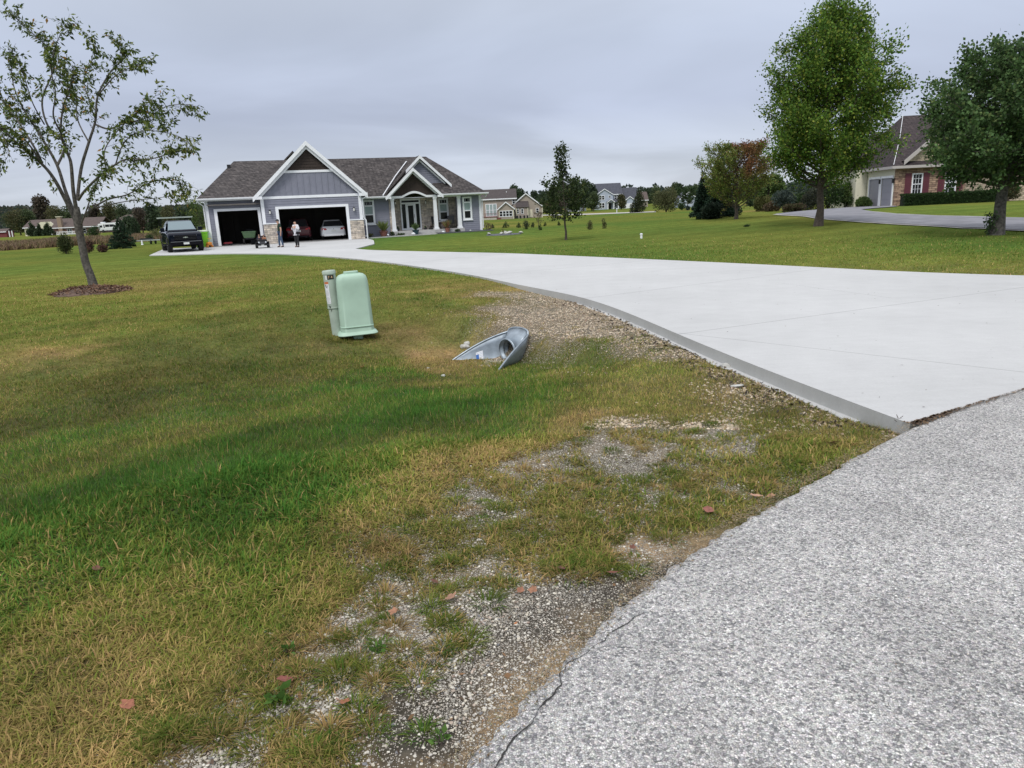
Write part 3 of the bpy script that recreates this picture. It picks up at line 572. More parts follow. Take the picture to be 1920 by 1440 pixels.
MT['drive'] = concrete_material('broom_finished_concrete', (.50, .505, .51), JO)
MT['kerb'] = concrete_material('formed_concrete_edge', (.46, .465, .455))
P = np.array(DRIVE); dn = []
for i in range(len(P)):
    a, b = P[i], P[(i + 1) % len(P)]; k = max(1, int(np.linalg.norm(b - a) / .4))
    for j in range(k): dn.append(a + (b - a) * j / k)
dn = np.array(dn)
# light smoothing of the outline except at the formed corners
corners = np.array([(2.85, 4.87), (-20.7, 42.02), (-24.6, 52.4), (-20.5, 51.2), (-10.2, 53.4), (-7.9, 43.6), (-7.95, 38.2), (12.2, 10.75), (4.24, 5.63)])
for _ in range(10):
    s = .5 * dn + .25 * np.roll(dn, 1, 0) + .25 * np.roll(dn, -1, 0)
    lock = np.min(np.linalg.norm(dn[:, None] - corners[None], axis=2), axis=1) < .05
    dn = np.where(lock[:, None], dn, s)
def drive_z(x, y):
    return base_h(x, y) + .012
import bmesh
bm = bmesh.new(); vs = [bm.verts.new((p[0], p[1], 0)) for p in dn]; f0 = bm.faces.new(vs)
bmesh.ops.triangulate(bm, faces=[f0])
for _ in range(3):
    es = [e for e in bm.edges if e.calc_length() > 1.5]
    if es: bmesh.ops.subdivide_edges(bm, edges=es, cuts=1); bmesh.ops.triangulate(bm, faces=bm.faces[:])
bm.verts.ensure_lookup_table()
co = np.array([v.co[:] for v in bm.verts]); zz = drive_z(co[:, 0], co[:, 1])
for v, z in zip(bm.verts, zz): v.co.z = z
me = bpy.data.meshes.new('driveway'); bm.to_mesh(me)
for p in me.polygons: p.use_smooth = True
me.materials.append(MT['drive'])
dw = bpy.data.objects.new('driveway', me); COL.objects.link(dw); tag(dw, kind='structure')
be = [e for e in bm.edges if e.is_boundary]
V = []; F = []
for e in be:
    a, b = e.verts; i = len(V)
    V += [(a.co.x, a.co.y, a.co.z - .001), (b.co.x, b.co.y, b.co.z - .001), (b.co.x, b.co.y, b.co.z - .24), (a.co.x, a.co.y, a.co.z - .24)]; F.append((i, i + 1, i + 2, i + 3))
bm.free()
kb = bulk('driveway_edge', V, F, np.full(len(F), 4), MT['kerb']); tag(kb, kind='structure')

# spilled footing that shows pale along the foot of the slab edge
ft_ = [p for p in dn if 4.95 < p[1] < 13.5 and p[0] < 3.0]; ft_ = np.array(sorted(ft_, key=lambda p: p[1])); fq = []
for i in range(len(ft_) - 1):
    for k in range(8): fq.append(ft_[i] + (ft_[i + 1] - ft_[i]) * k / 8)
fq = np.array(fq); fw = .025 + .085 * fbm(fq[:, 0] * 2.6, fq[:, 1] * 2.6, 211, 3) ** 1.5 * 1.6; z0_ = base_h(fq[:, 0], fq[:, 1]) - .112; m_ = len(fq)
ftm = bulk('driveway_footing', np.concatenate([np.column_stack([fq + [.02, 0], z0_]), np.column_stack([fq - np.column_stack([fw, fw * .25]), z0_ - .004]), np.column_stack([fq - np.column_stack([fw + .01, fw * .25]), z0_ - .06])]),
           [(k, k + 1, m_ + k + 1, m_ + k) for k in range(m_ - 1)] + [(m_ + k, m_ + k + 1, 2 * m_ + k + 1, 2 * m_ + k) for k in range(m_ - 1)], np.full(2 * (m_ - 1), 4), MT['drive']); tag(ftm, kind='structure')
# neighbour's asphalt drive
MT['asph'] = mat('grey_asphalt', (.20, .20, .225), .85, noise=.22, nscale=1.3, bump=.2)
MT['asphedge'] = mat('pale_gravel_edge', (.42, .41, .39), .9, noise=.2, nscale=9)
def sheet(name, pix, m, lift=.03, near=.6):
    pts = [gp(*p) for p in pix]; bm = bmesh.new(); f = bm.faces.new([bm.verts.new(p) for p in pts]); bmesh.ops.triangulate(bm, faces=[f])
    for _ in range(5):
        es = [e for e in bm.edges if e.calc_length() > near * 2]
        if not es: break
        bmesh.ops.subdivide_edges(bm, edges=es, cuts=1); bmesh.ops.triangulate(bm, faces=bm.faces[:])
    co = np.array([v.co[:] for v in bm.verts]); zz = terr(co[:, 0], co[:, 1])
    for v, z in zip(bm.verts, zz): v.co.z = z + lift
    me = bpy.data.meshes.new(name); bm.to_mesh(me); bm.free(); me.materials.append(m)
    o = bpy.data.objects.new(name, me); COL.objects.link(o); tag(o, kind='structure'); return o
NP = [(1452, 402), (1530, 409.5), (1600, 415.5), (1681, 421), (1800, 428), (1990, 437), (1990, 412), (1860, 408.5), (1760, 406), (1681, 402.5), (1635, 398), (1614, 393.5), (1640, 389), (1683, 388), (1660, 385.5), (1628, 386.5), (1540, 394)]
sheet('neighbour_drive_edge', [(x - (4 if x < 1500 else 0), y + (1.3 if i < 7 else -.9 if i in (7, 8, 9, 10) else 0)) for i, (x, y) in enumerate(NP)], MT['asphedge'], .035)
sheet('neighbour_drive', NP, MT['asph'], .05)
# far subdivision road
FR = [(1020, 404.5), (1100, 402.8), (1180, 399.8), (1230, 398), (1230, 396.5), (1180, 398), (1100, 400.8), (1020, 402.8), (960, 405), (960, 407)]
sheet('far_road', FR, MT['asphedge'], .05, 4)
# ================================================================ GRASS AND GRAVEL
def blades(name, n, rmin, rmax, h0, h1, w0, seg2, dens_pow=1.0, a0=-42, a1=46, extra=None, hfun=None):
    """scatter single grass blades over the turf, denser where the turf is dense"""
    r = rmin * (rmax / rmin) ** RNG.random(n) if dens_pow == 1 else np.sqrt(rmin ** 2 + (rmax ** 2 - rmin ** 2) * RNG.random(n))
    a = np.radians(RNG.uniform(a0, a1, n)); x = r * np.sin(a); y = r * np.cos(a)
    # gather into tussocks
    m = 4; cxy = np.stack([x, y], 1)
    drv = np.full(n, 50.); near = np.hypot(x, y) < 62; drv[near] = sdrive(x[near], y[near]); rdd = sroad(x, y)
    cv = cover(x, y)
    clump = fbm(x * 9, y * 9, 101, 2); fine = vnoise(x * 26, y * 26, 103)
    d = cv[2]
    thr = np.where(d > .75, 1.0, np.clip(sstep(1 - d - .22, 1 - d + .12, clump * .75 + fine * .25 + .02), 0, 1) * np.clip(d * 1.6, .12, 1))
    keep = (RNG.random(n) < thr * (1 - .9 * sstep(20, rmax, r) * (rmax > 20))) & (drv > .03 + .05 * vnoise(x * 5, y * 5, 8)) & (rdd > .0 + .10 * vnoise(x * 6, y * 6, 9) - .05 * (x > 1.4))
    if extra is not None: keep &= extra(x, y)
    x, y, r = x[keep], y[keep], r[keep]; cv = [c[keep] for c in cv]; clump = clump[keep]; n = len(x)
    z = terr(x, y, drv[keep], rdd[keep]) - .004
    h = RNG.uniform(h0, h1, n) * (.65 + .7 * clump) * (.8 + .5 * np.clip(cv[0] - .35, 0, 1)) * (.75 + .35 * cv[2])
    h *= np.where(drv[keep] < .25, 1.0, 1)
    wd = w0 * RNG.uniform(.6, 1.3, n) * np.clip(r / rmin, 1, 3)
    th_ = RNG.uniform(0, 2 * PI, n); comb = 2 * PI * fbm(x * 1.2, y * 1.2, 107, 2) * 1.6
    lean = RNG.uniform(.2, 1.9, n) + .45 * (1 - cv[0])
    dirx = np.cos(th_) * .85 + np.cos(comb) * .4; diry = np.sin(th_) * .85 + np.sin(comb) * .4
    dx = dirx * lean; dy = diry * lean; L_ = np.sqrt(dx * dx + dy * dy + 1)
    sx = -diry; sy = dirx; q = np.hypot(sx, sy) + 1e-6; sx /= q; sy /= q
    B = np.stack([x, y, z], 1); S = np.stack([sx * wd / 2, sy * wd / 2, np.zeros(n)], 1)
    D = np.stack([dx / L_, dy / L_, 1 / L_], 1)
    # individual blade colour: some straw blades in green turf and the reverse
    hue = cv[0] + RNG.normal(0, .17, n); flip = RNG.random(n) < (.05 + .18 * (1 - np.abs(cv[0] - .5) * 2)); hue = np.where(flip, RNG.uniform(0, .35, n), hue)
    col = turf_col(hue, cv[1] * RNG.uniform(.72, 1.28, n), np.full(n, .5)) * 1.15
    if seg2:
        mid = B + D * (h * .55)[:, None]; tip = B + D * (h * .95)[:, None] + np.stack([dx * .28 * h, dy * .28 * h, -.10 * lean * h], 1)
        V = np.stack([B - S, B + S, mid - S * .8, mid + S * .8, tip], 1).reshape(-1, 3)
        i = np.arange(n)[:, None] * 5
        F1 = np.concatenate([i, i + 1, i + 3, i + 2], 1); F2 = np.concatenate([i + 2, i + 3, i + 4], 1)
        polys = np.concatenate([F1, F2], 1).ravel(); sizes = np.tile([4, 3], n)
        c = np.repeat(col, 5, 0).reshape(n, 5, 3)
        c = c.reshape(-1, 3)
    else:
        tip = B + D * h[:, None]
        V = np.stack([B - S, B + S, tip], 1).reshape(-1, 3); polys = np.arange(n * 3); sizes = np.full(n, 3); c = np.repeat(col, 3, 0)
    o = bulk(name, V, polys, sizes, MT['blade'], col=np.clip(c, .003, 1)); tag(o, kind='stuff'); return o
GS = 1.0
b1 = blades('grass', int(190000 * GS), 1.75, 5.2, .028, .080, .0030, True)
b2 = blades('grass', int(230000 * GS), 4.6, 10.5, .028, .070, .0042, False)
b3 = blades('grass', int(210000 * GS), 9.5, 34, .030, .07, .009, False)
tag(b1, 'short mixed green and straw turf at the road edge in the foreground', 'grass')
tag(b2, 'green and brownish turf of the roadside ditch around the utility pedestals', 'grass')
tag(b3, 'mown lawn between the concrete drive and the leaning tree', 'grass')
# coarse tussocks standing in the bare gravel
def tufts(name, spots, m=90):
    V = []; S = []; C = []; k = 0; P_ = []
    for (px, py, hh, rad, hue, br) in spots:
        g = gp(px, py); n = m
        a = RNG.uniform(0, 2 * PI, n); rr = rad * np.sqrt(RNG.random(n)); x = g.x + rr * np.cos(a); y = g.y + rr * np.sin(a); z = terr(x, y) - .003
        ln = .25 + 1.3 * rr / rad + RNG.normal(0, .15, n); ang = a + RNG.normal(0, .5, n)
        h = hh * RNG.uniform(.55, 1.15, n); dx = np.cos(ang) * ln; dy = np.sin(ang) * ln; L_ = np.sqrt(dx * dx + dy * dy + 1)
        D = np.stack([dx / L_, dy / L_, 1 / L_], 1); B = np.stack([x, y, z], 1); w = .0036 * RNG.uniform(.7, 1.3, n)
        s = np.stack([-np.sin(ang) * w / 2, np.cos(ang) * w / 2, 0 * w], 1)
        mid = B + D * (h * .5)[:, None]; tip = B + D * h[:, None] + np.stack([dx * .25 * h, dy * .25 * h, -.22 * ln * h], 1)
        V.append(np.stack([B - s, B + s, mid - s * .85, mid + s * .85, tip], 1).reshape(-1, 3)); i = np.arange(n)[:, None] * 5 + k; k += n * 5
        P_.append(np.concatenate([i, i + 1, i + 3, i + 2, i + 2, i + 3, i + 4], 1).ravel()); S.append(np.tile([4, 3], n))
        c = turf_col(hue + RNG.normal(0, .15, n), br * RNG.uniform(.7, 1.25, n), np.full(n, .5)); C.append(np.repeat(c, 5, 0))
    o = bulk(name, np.concatenate(V), np.concatenate(P_), np.concatenate(S), MT['blade'], col=np.clip(np.concatenate(C), .003, 1))
    tag(o, 'low grass tussocks rooted in the pebbly road shoulder', 'grass', kind='stuff'); return o
TS = [(612,636,.12,.08,.5,.8),(648,642,.10,.08,.45,.8),(668,645,.09,.07,.5,.9),(690,640,.11,.08,.4,.85),(712,634,.10,.08,.45,.8),(628,640,.12,.06,.4,.9),(875,668,.10,.06,.3,1),(905,684,.08,.06,.5,1),(935,692,.09,.08,.7,1),(960,672,.08,.06,.5,1),(290,1325,.07,.06,.8,.62),(500,1250,.075,.075,.75,.7),(640,1270,.08,.075,.78,.66),(815,1235,.06,.05,.8,.6),(915,1130,.08,.06,.72,.7),(1070,1080,.10,.08,.7,.9),(1110,1060,.1,.08,.7,.85),(790,1375,.05,.04,.8,.9),(1000,1020,.08,.09,.6,.75),
 (840,1060,.06,.06,.7,.7),(700,1135,.05,.10,.65,.75),(760,1080,.05,.05,.7,.7),(1330,935,.07,.07,.6,.9),(1430,885,.07,.08,.6,.85),(1500,890,.08,.08,.65,.9),(1240,950,.08,.10,.65,.8),(1200,985,.08,.09,.68,.8),(1150,1000,.08,.08,.7,.8),(1560,860,.08,.1,.6,.9),(1620,820,.08,.12,.65,.85),
 (1090,830,.06,.06,.6,.8),(1180,905,.07,.07,.62,.8),(480,1150,.06,.08,.6,.8),(560,1165,.06,.06,.6,.75),(640,1110,.06,.06,.6,.75),(540,1420,.05,.05,.3,1.1),(690,1175,.04,.03,.5,1),(1400,800,.07,.09,.6,.8),(1270,900,.06,.06,.6,.85),(1300,975,.07,.06,.6,.85),(1380,960,.05,.05,.4,1),
 (950,1095,.05,.04,.7,.8),(600,1140,.05,.05,.2,1.1),(820,1175,.05,.04,.6,.7),(870,990,.07,.07,.5,.8),(930,960,.07,.07,.5,.8),(1480,770,.06,.08,.5,.85),(1250,560+95,.05,.06,.4,1.1),(1080,615,.05,.07,.3,1.1),(1130,640,.05,.08,.4,1),(1320,690,.07,.08,.5,1.1)]
for _ in range(4000):
    if len(TS) > 270: break
    px, py = random.uniform(180, 1560), random.uniform(790, 1430); q = gp(px, py); h_, b_, d_, p_ = [float(v[0]) for v in cover(np.array([q.x]), np.array([q.y]))]
    if .10 < d_ < .82 and sroad(np.array([q.x]), np.array([q.y]))[0] > .1 and random.random() < .8:
        r_ = math.hypot(q.x, q.y); TS.append((px, py, random.uniform(.035, .075), random.uniform(.03, .075), random.choice([.75, .65, .55, .45, .2, .08]), random.uniform(.62, 1.05)))
tufts('grass', TS)

# pebbles
ico_v = []; ph = (1 + 5 ** .5) / 2
for a in (-1, 1):
    for b in (-ph, ph): ico_v += [(0, a, b), (a, b, 0), (b, 0, a)]
ico_v = np.array(ico_v, float); ico_v /= np.linalg.norm(ico_v[0])
ico_f = []
for i in range(12):
    for j in range(i + 1, 12):
        for k in range(j + 1, 12):
            if all(abs(np.linalg.norm(ico_v[p] - ico_v[q]) - 1.0515) < .01 for p, q in ((i, j), (j, k), (i, k))):
                nn = np.cross(ico_v[j] - ico_v[i], ico_v[k] - ico_v[i])
                ico_f.append((i, j, k) if nn @ ico_v[i] > 0 else (i, k, j))
ico_f = np.array(ico_f)
oct_v = np.array([(1, 0, 0), (-1, 0, 0), (0, 1, 0), (0, -1, 0), (0, 0, 1), (0, 0, -1)], float)
oct_f = np.array([(0, 2, 4), (2, 1, 4), (1, 3, 4), (3, 0, 4), (2, 0, 5), (1, 2, 5), (3, 1, 5), (0, 3, 5)])
def pebbles(name, x, y, s, z=None, hi=True, drv=None, tint=(1, 1, 1)):
    n = len(x); bv, bf = (ico_v, ico_f) if hi else (oct_v, oct_f); k = len(bv)
    if z is None: z = terr(x, y)
    sc = np.stack([s * RNG.uniform(.7, 1.3, n), s * RNG.uniform(.6, 1.1, n), s * RNG.uniform(.35, .7, n)], 1)
    a = RNG.uniform(0, 2 * PI, n); ca, sa = np.cos(a), np.sin(a)
    v = bv[None] * (1 + RNG.uniform(-.22, .22, (n, k, 1))) * sc[:, None, :]
    X_ = v[..., 0] * ca[:, None] - v[..., 1] * sa[:, None] + x[:, None]; Y_ = v[..., 0] * sa[:, None] + v[..., 1] * ca[:, None] + y[:, None]; Z_ = v[..., 2] + (z + sc[:, 2] * .35)[:, None]
    V = np.stack([X_, Y_, Z_], -1).reshape(-1, 3); F = (bf[None] + (np.arange(n) * k)[:, None, None]).reshape(-1)
    pal = np.array([(.50, .46, .38), (.34, .32, .28), (.60, .57, .50), (.42, .35, .29), (.18, .18, .19), (.50, .47, .43), (.30, .23, .19)]); ci = RNG.choice(len(pal), n, p=[.26, .17, .2, .12, .08, .12, .05])
    c = pal[ci] * RNG.uniform(.75, 1.15, (n, 1)) * np.array(tint)
    o = bulk(name, V, F, np.full(n * len(bf), 3), MT['pebble'], col=np.repeat(c, k, 0)); tag(o, kind='stuff'); return o
def scatter(n, rmin, rmax, a0, a1):
    r = rmin * (rmax / rmin) ** RNG.random(n); a = np.radians(RNG.uniform(a0, a1, n)); x = r * np.sin(a); y = r * np.cos(a)
    drv = sdrive(x, y); rdd = sroad(x, y); cv = cover(x, y); cl = fbm(x * 4, y * 4, 131, 3)
    keep = (drv > .02) & (rdd > .015) & (RNG.random(n) < cv[3] ** 1.6 * sstep(.3, .62, cl + cv[3] * .22))
    return x[keep], y[keep], drv[keep], rdd[keep], cv[3][keep]
x, y, d_, r_, p_ = scatter(150000, 1.75, 5.5, -36, 40)
o = pebbles('gravel', x, y, .0018 + .0062 * RNG.random(len(x)) ** 3, terr(x, y, d_, r_)); tag(o, 'pale limestone pebbles pressed into the dark road shoulder', 'gravel')
x, y, d_, r_, p_ = scatter(260000, 5.3, 16, -12, 30)
o = pebbles('gravel', x, y, .005 + .014 * RNG.random(len(x)) ** 3, terr(x, y, d_, r_), hi=False, tint=(.98, .88, .78)); tag(o, 'crushed pinkish stone banked against the concrete drive above the culvert', 'gravel')
# loose chips lying on the sealed road
n = 16000; r = 1.7 * 3.6 ** RNG.random(n); a = np.radians(RNG.uniform(-12, 62, n)); x, y = r * np.sin(a), r * np.cos(a); k = (sroad(x, y) < -.01) & (sdrive(x, y) > .02); x, y = x[k], y[k]
o = pebbles('gravel', x, y, .0016 + .0042 * RNG.random(len(x)) ** 2.2, np.full(len(x), .004) + .01 * np.minimum(np.maximum(-sroad(x, y), 0), 3), hi=False); tag(o, 'pale loose chips standing proud of the chip-sealed road', 'gravel')
# wood chips, clods and clippings along the formed edge of the drive
MT['leafdry'] = leafmat('dry_leaf', .15, .7)
def litter(name, n, label, posf, cols, s0, s1, tilt=1.0):
    x, y = posf(n); n = len(x); z = terr(x, y) + .006; a = RNG.uniform(0, 2 * PI, n); l = RNG.uniform(s0, s1, n); w = l * RNG.uniform(.15, .45, n)
    t = RNG.normal(0, .35 * tilt, n); ca, sa = np.cos(a), np.sin(a)
    U = np.stack([ca, sa, t], 1) * l[:, None] / 2; W = np.stack([-sa, ca, RNG.normal(0, .4 * tilt, n)], 1) * w[:, None] / 2; C0 = np.stack([x, y, z + .3 * w], 1)
    V = np.stack([C0 - U, C0 - W, C0 + U, C0 + W], 1).reshape(-1, 3)
    pal = np.array(cols); c = pal[RNG.integers(0, len(pal), n)] * RNG.uniform(.6, 1.2, (n, 1))
    o = bulk(name, V, np.arange(n * 4), np.full(n, 4), MT['leafdry'], col=np.repeat(c, 4, 0)); tag(o, label, 'litter', kind='stuff'); return o
def alongdrive(n):
    t = RNG.random(n) ** .8; k = t * 6.2; i = k.astype(int); f = k - i; Pd = np.array(DRIVE); a = Pd[i]; b = Pd[i + 1]; p = a + (b - a) * f[:, None]
    dd = b - a; dd /= np.linalg.norm(dd, axis=1)[:, None]; nn = np.stack([-dd[:, 1], dd[:, 0]], 1); p = p + nn * (RNG.random(n) ** 1.5 * .45 + .04)[:, None]
    return p[:, 0], p[:, 1]
litter('debris', 1500, 'dark wood scraps and dry bits lying along the concrete edge', alongdrive, [(.05, .04, .035), (.12, .09, .06), (.25, .19, .12), (.035, .03, .028)], .02, .07)
def onslab(n):
    x = RNG.uniform(-2, 11, n); y = RNG.uniform(5, 24, n); k = sdrive(x, y) < -.05; return x[k], y[k]
o = litter('leaf_bits', 420, 'tiny dark leaf bits blown over the concrete driveway', onslab, [(.10, .07, .05), (.06, .05, .045), (.2, .14, .09)], .012, .035, .25)
_c = np.array([v.co[:] for v in o.data.vertices]); _z = base_h(_c[:, 0], _c[:, 1]) + .016
for v, z in zip(o.data.vertices, _z): v.co.z = float(z) + random.random() * .004
def alongroad(s, i0=1, i1=10):
    def f(n):
        k = i0 + RNG.random(n) * (i1 - i0 - .001); i = k.astype(int); fr = k - i; Pd = np.array(ROADP); a = Pd[i]; b = Pd[i + 1]; p = a + (b - a) * fr[:, None]; dd = b - a; dd /= np.linalg.norm(dd, axis=1)[:, None]
        p = p + np.stack([-dd[:, 1], dd[:, 0]], 1) * (RNG.normal(.02, s, n))[:, None]; kk = sdrive(p[:, 0], p[:, 1]) > -.01; return p[kk, 0], p[kk, 1]
    return f
o = litter('thatch', 4200, 'straw clippings and crumbs caught along the ragged asphalt edge', alongroad(.030, 3, 9), [(.36, .27, .17), (.30, .22, .14), (.44, .34, .22), (.20, .17, .13), (.22, .21, .12)], .005, .020, .15)
for v in o.data.vertices: v.co.z = max(v.co.z + .006, .011)
o = litter('thatch', 5000, 'brown dirt and dead grass packed in the joint between slab and asphalt', alongroad(.028, 9, 14), [(.22, .13, .075), (.15, .09, .06), (.30, .2, .11), (.10, .08, .06)], .012, .038, .3)
for v in o.data.vertices: v.co.z = max(v.co.z + .004, .016)
def everywhere(n):
    r = 1.8 * 9 ** RNG.random(n); a = np.radians(RNG.uniform(-38, 30, n)); x, y = r * np.sin(a), r * np.cos(a); k = (sdrive(x, y) > .05) & (sroad(x, y) > .03); return x[k], y[k]
litter('leaf_litter', 1800, 'crumbs of dead leaf and straw scattered through the turf', everywhere, [(.22, .13, .07), (.28, .2, .11), (.1, .07, .05), (.3, .25, .16)], .01, .032)
# ================================================================ MAIN HOUSE
HO = at(654, 448.9, 52.9); HA = math.radians(16)
house = empty('house', (HO[0], HO[1], 0), HA, 'blue-grey house with open garages, stone trim and white gables at the driveway head', 'house')
def siding(g, polyfn, z0, z1, w, t=.03, course=.165):
    """real lap boards facing -y; polyfn(z) -> list of (u0,u1)"""
    n = max(1, int(round((z1 - z0) / course))); c = (z1 - z0) / n
    for i in range(n):
        a = z0 + i * c; b = a + c
        for (u0, u1), (v0, v1) in zip(polyfn(a + .001), polyfn(b - .001)):
            if u1 - u0 < .02: continue
            g.add([(u0, w - t, a), (u1, w - t, a), (v1, w, b), (v0, w, b), (u0, w, a), (u1, w, a)], [(0, 1, 2, 3), (4, 5, 1, 0)])
def rectwall(g, u0, u1, z0, z1, w, holes=(), **k):
    zs = sorted({z0, z1} | {h[2] for h in holes} | {h[3] for h in holes})
    for a, b in zip(zs[:-1], zs[1:]):
        hs = sorted([h for h in holes if h[2] < b - 1e-4 and h[3] > a + 1e-4]); cur = u0; seg = []
        for h in hs:
            if h[0] > cur: seg.append((cur, h[0]))
            cur = max(cur, h[1])
        if cur < u1: seg.append((cur, u1))
        siding(g, lambda z, s=seg: s, a, b, w, **k)
def plate(g, u0, u1, z0, z1, w, t=.12, holes=()):
    zs = sorted({z0, z1} | {h[2] for h in holes} | {h[3] for h in holes})
    for a, b in zip(zs[:-1], zs[1:]):
        hs = sorted([h for h in holes if h[2] < b - 1e-4 and h[3] > a + 1e-4]); cur = u0
        for h in hs:
            if h[0] > cur: g.box(cur, h[0], w, w + t, a, b)
            cur = max(cur, h[1])
        if cur < u1: g.box(cur, u1, w, w + t, a, b)
DG = (-4.64, 0.0, -.3, 2.20); SG = (-8.74, -6.06, -.3, 2.22)
# single garage bay, w = .6
g = G(); rectwall(g, -9.46, -5.7, -.28, 2.92, .6, [SG]); plate(g, -9.44, -5.7, -.3, 2.92, .603, .12, [SG]); g.obj('garage_bay_wall', 'siding', house)
# double garage front, w = 0
g = G(); rectwall(g, -5.72, 1.14, 1.28, 2.90, 0, [DG]); plate(g, -5.70, 1.12, 1.27, 2.90, .003, .12, [DG]); plate(g, -5.70, 1.12, 2.9, 3.1, .003, .12); g.obj('garage_front_wall', 'siding', house)
g = G(); g.box(-5.76, -4.84, -.06, .12, -.35, 1.2); g.box(.2, 1.18, -.06, .12, -.35, 1.2); g.objs('stone_veneer', 'stone', house)
g = G(); g.box(-5.80, -4.83, -.10, .1, 1.2, 1.27); g.box(.19, 1.22, -.10, .1, 1.2, 1.27); g.objs('stone_ledge', 'white', house)
# side return walls of the garage block and side walls of the house
g = G(); g.box(-5.72, -5.60, .01, .62, -.3, 3.0); g.box(1.02, 1.14, .125, 2.6, -.3, 3.0); g.objs('return_wall', 'siding', house)
g = G(); g.box(-9.46, -9.34, .73, 11.6, -.3, 3.0); g.box(10.58, 10.70, 2.73, 11.0, -.3, 2.72); g.box(-9.3, 10.5, 10.9, 11.05, -.3, 2.7); g.objs('end_wall', 'siding', house)
# board-and-batten gable field and shake peak
def gz(u): return 6.66 - abs(u + 2.32) * .935
g = G(); g.extr([(-5.6, .0, 3.08), (.96, .0, 3.08), (-.62, .0, 4.62), (-4.02, .0, 4.62)], (0, .1, 0))
u = -5.3
while u < .8:
    top = min(4.60, gz(u) - .52)
    if top > 3.15: g.box(u - .03, u + .03, -.035, -.001, 3.09, top)
    u += .42
g.obj('gable_panel', 'batten', house)
g = G(); n = 7
for i in range(n):
    a = 4.78 + i * .2; b = a + .2; h0 = (6.12 - a) / .935; h1 = max(0.01, (6.12 - b) / .935)
    g.add([(-2.32 - h0, -.03, a), (-2.32 + h0, -.03, a), (-2.32 + h1, 0, b), (-2.32 - h1, 0, b), (-2.32 - h0, 0, a), (-2.32 + h0, 0, a)], [(0, 1, 2, 3), (4, 5, 1, 0)])
g.obj('gable_peak_shakes', 'brown', house)
g = G(); g.box(-5.62, 1.0, -.06, .05, 2.90, 3.08); g.box(-4.05, -.6, -.055, .05, 4.62, 4.78); g.objs('gable_band', 'white', house)
# corner boards
g = G(); g.box(-9.50, -9.27, .55, .72, -.3, 2.93); g.box(-5.78, -5.56, -.045, .1, 1.27, 2.93); g.box(.94, 1.16, -.045, .1, 1.27, 2.93); g.box(10.55, 10.74, 2.55, 2.7, -.1, 2.72)
g.objs('corner_board', 'white', house)
# garage door casings
def casing(u0, u1, ztop, w, zb=-.28):
    g = G(); g.box(u0 - .2, u0, w - .05, w + .14, zb, ztop); g.box(u1, u1 + .2, w - .05, w + .14, zb, ztop); g.box(u0 - .2, u1 + .2, w - .052, w + .14, ztop, ztop + .17)
    return g.obj('garage_door_casing', 'white', house)
casing(DG[0], DG[1], DG[3], 0); casing(SG[0], SG[1], SG[3], .6)
# garage interior
g = G(); g.box(-9.3, 1.0, 8.2, 8.3, -.2, 2.6); g.box(-5.62, -5.52, .8, 8.2, -.2, 2.6); g.box(-9.33, -9.2, .8, 8.2, -.2, 2.6); g.box(.9, 1.0, .3, 8.2, -.2, 2.6); g.box(-9.3, 1.0, .2, 8.3, 2.6, 2.7)
g.obj('garage_interior', 'interior', house)
g = G(); g.box(-9.34, 1.0, .05, 8.2, -.3, -.13); g.obj('garage_floor', 'concrete_floor', house)
g = G(); g.box(-7.9, -7.3, 8.1, 8.19, -.1, 2.0); g.box(-8.9, -8.3, 7.7, 8.19, -.1, 1.9); g.box(-2.3, -2.0, 7.9, 8.19, 0, 2.3); g.objs('storage_shelf', mat('dim_shelving', (.10, .09, .085), .8), house)
# raised sectional doors under the ceiling
g = G(); g.box(-4.6, -.05, .35, 2.7, 2.38, 2.43); g.box(-8.7, -6.1, .95, 3.2, 2.40, 2.45); g.objs('raised_garage_door', 'white', house)

# ---- roofs (solid slabs)
def slab(g, pts, t=.10):
    n = Vector((0, 0, 0)); p = [Vector(q) for q in pts]
    for i in range(len(p)): n += p[i].cross(p[(i + 1) % len(p)])
    n.normalize(); n = n if n.z > 0 else -n
    q = [a - n * t for a in p]; m = len(p)
    g.add([tuple(a) for a in p + q], [tuple(range(m)), tuple(range(m, 2 * m))[::-1]] + [(i, (i + 1) % m, m + (i + 1) % m, m + i) for i in range(m)])
RZ = 5.93; RW = 6.2
g = G()
slab(g, [(-9.9, .2, 3.10), (-2.4, .2, 3.10), (-2.4, RW, RZ), (-7.58, RW, RZ)])
zm_ = 2.84 + 2.6 * (RZ - 2.84) / (RW - 2.0)
slab(g, [(-2.4, 2.0, 2.84), (3.2, 2.0, 2.84), (4.85, 4.6, zm_), (4.85, RW, RZ), (-2.4, RW, RZ)])
slab(g, [(4.85, 4.6, zm_), (7.05, 4.6, zm_), (7.05, RW, RZ), (4.85, RW, RZ)])
slab(g, [(7.05, 2.0, 2.84), (11.12, 2.0, 2.84), (7.2, RW, RZ), (7.05, RW, RZ)])
slab(g, [(11.12, 2.0, 2.84), (11.12, 11.4, 2.84), (7.2, RW, RZ)])
slab(g, [(-9.9, .2, 3.10), (-9.9, 12, 3.10), (-7.58, RW, RZ)])
slab(g, [(-9.9, 12, 3.10), (11.12, 11.4, 2.84), (7.2, RW, RZ), (-7.58, RW, RZ)])
main_roof = g.obj('roof', 'shingle', house)
g = G(); a = .935
slab(g, [(-2.32, -.42, 6.70), (-6.22, -.42, 3.05), (-6.22, 4.5, 3.05), (-2.32, 9.4, 6.70)])
slab(g, [(-2.32, -.42, 6.70), (1.58, -.42, 3.05), (1.58, 4.5, 3.05), (-2.32, 9.4, 6.70)])
slab(g, [(-2.32, 9.4, 6.70), (-6.0, 11.5, 3.3), (1.4, 11.5, 3.3)])
g.obj('garage_gable_roof', 'shingle', house)
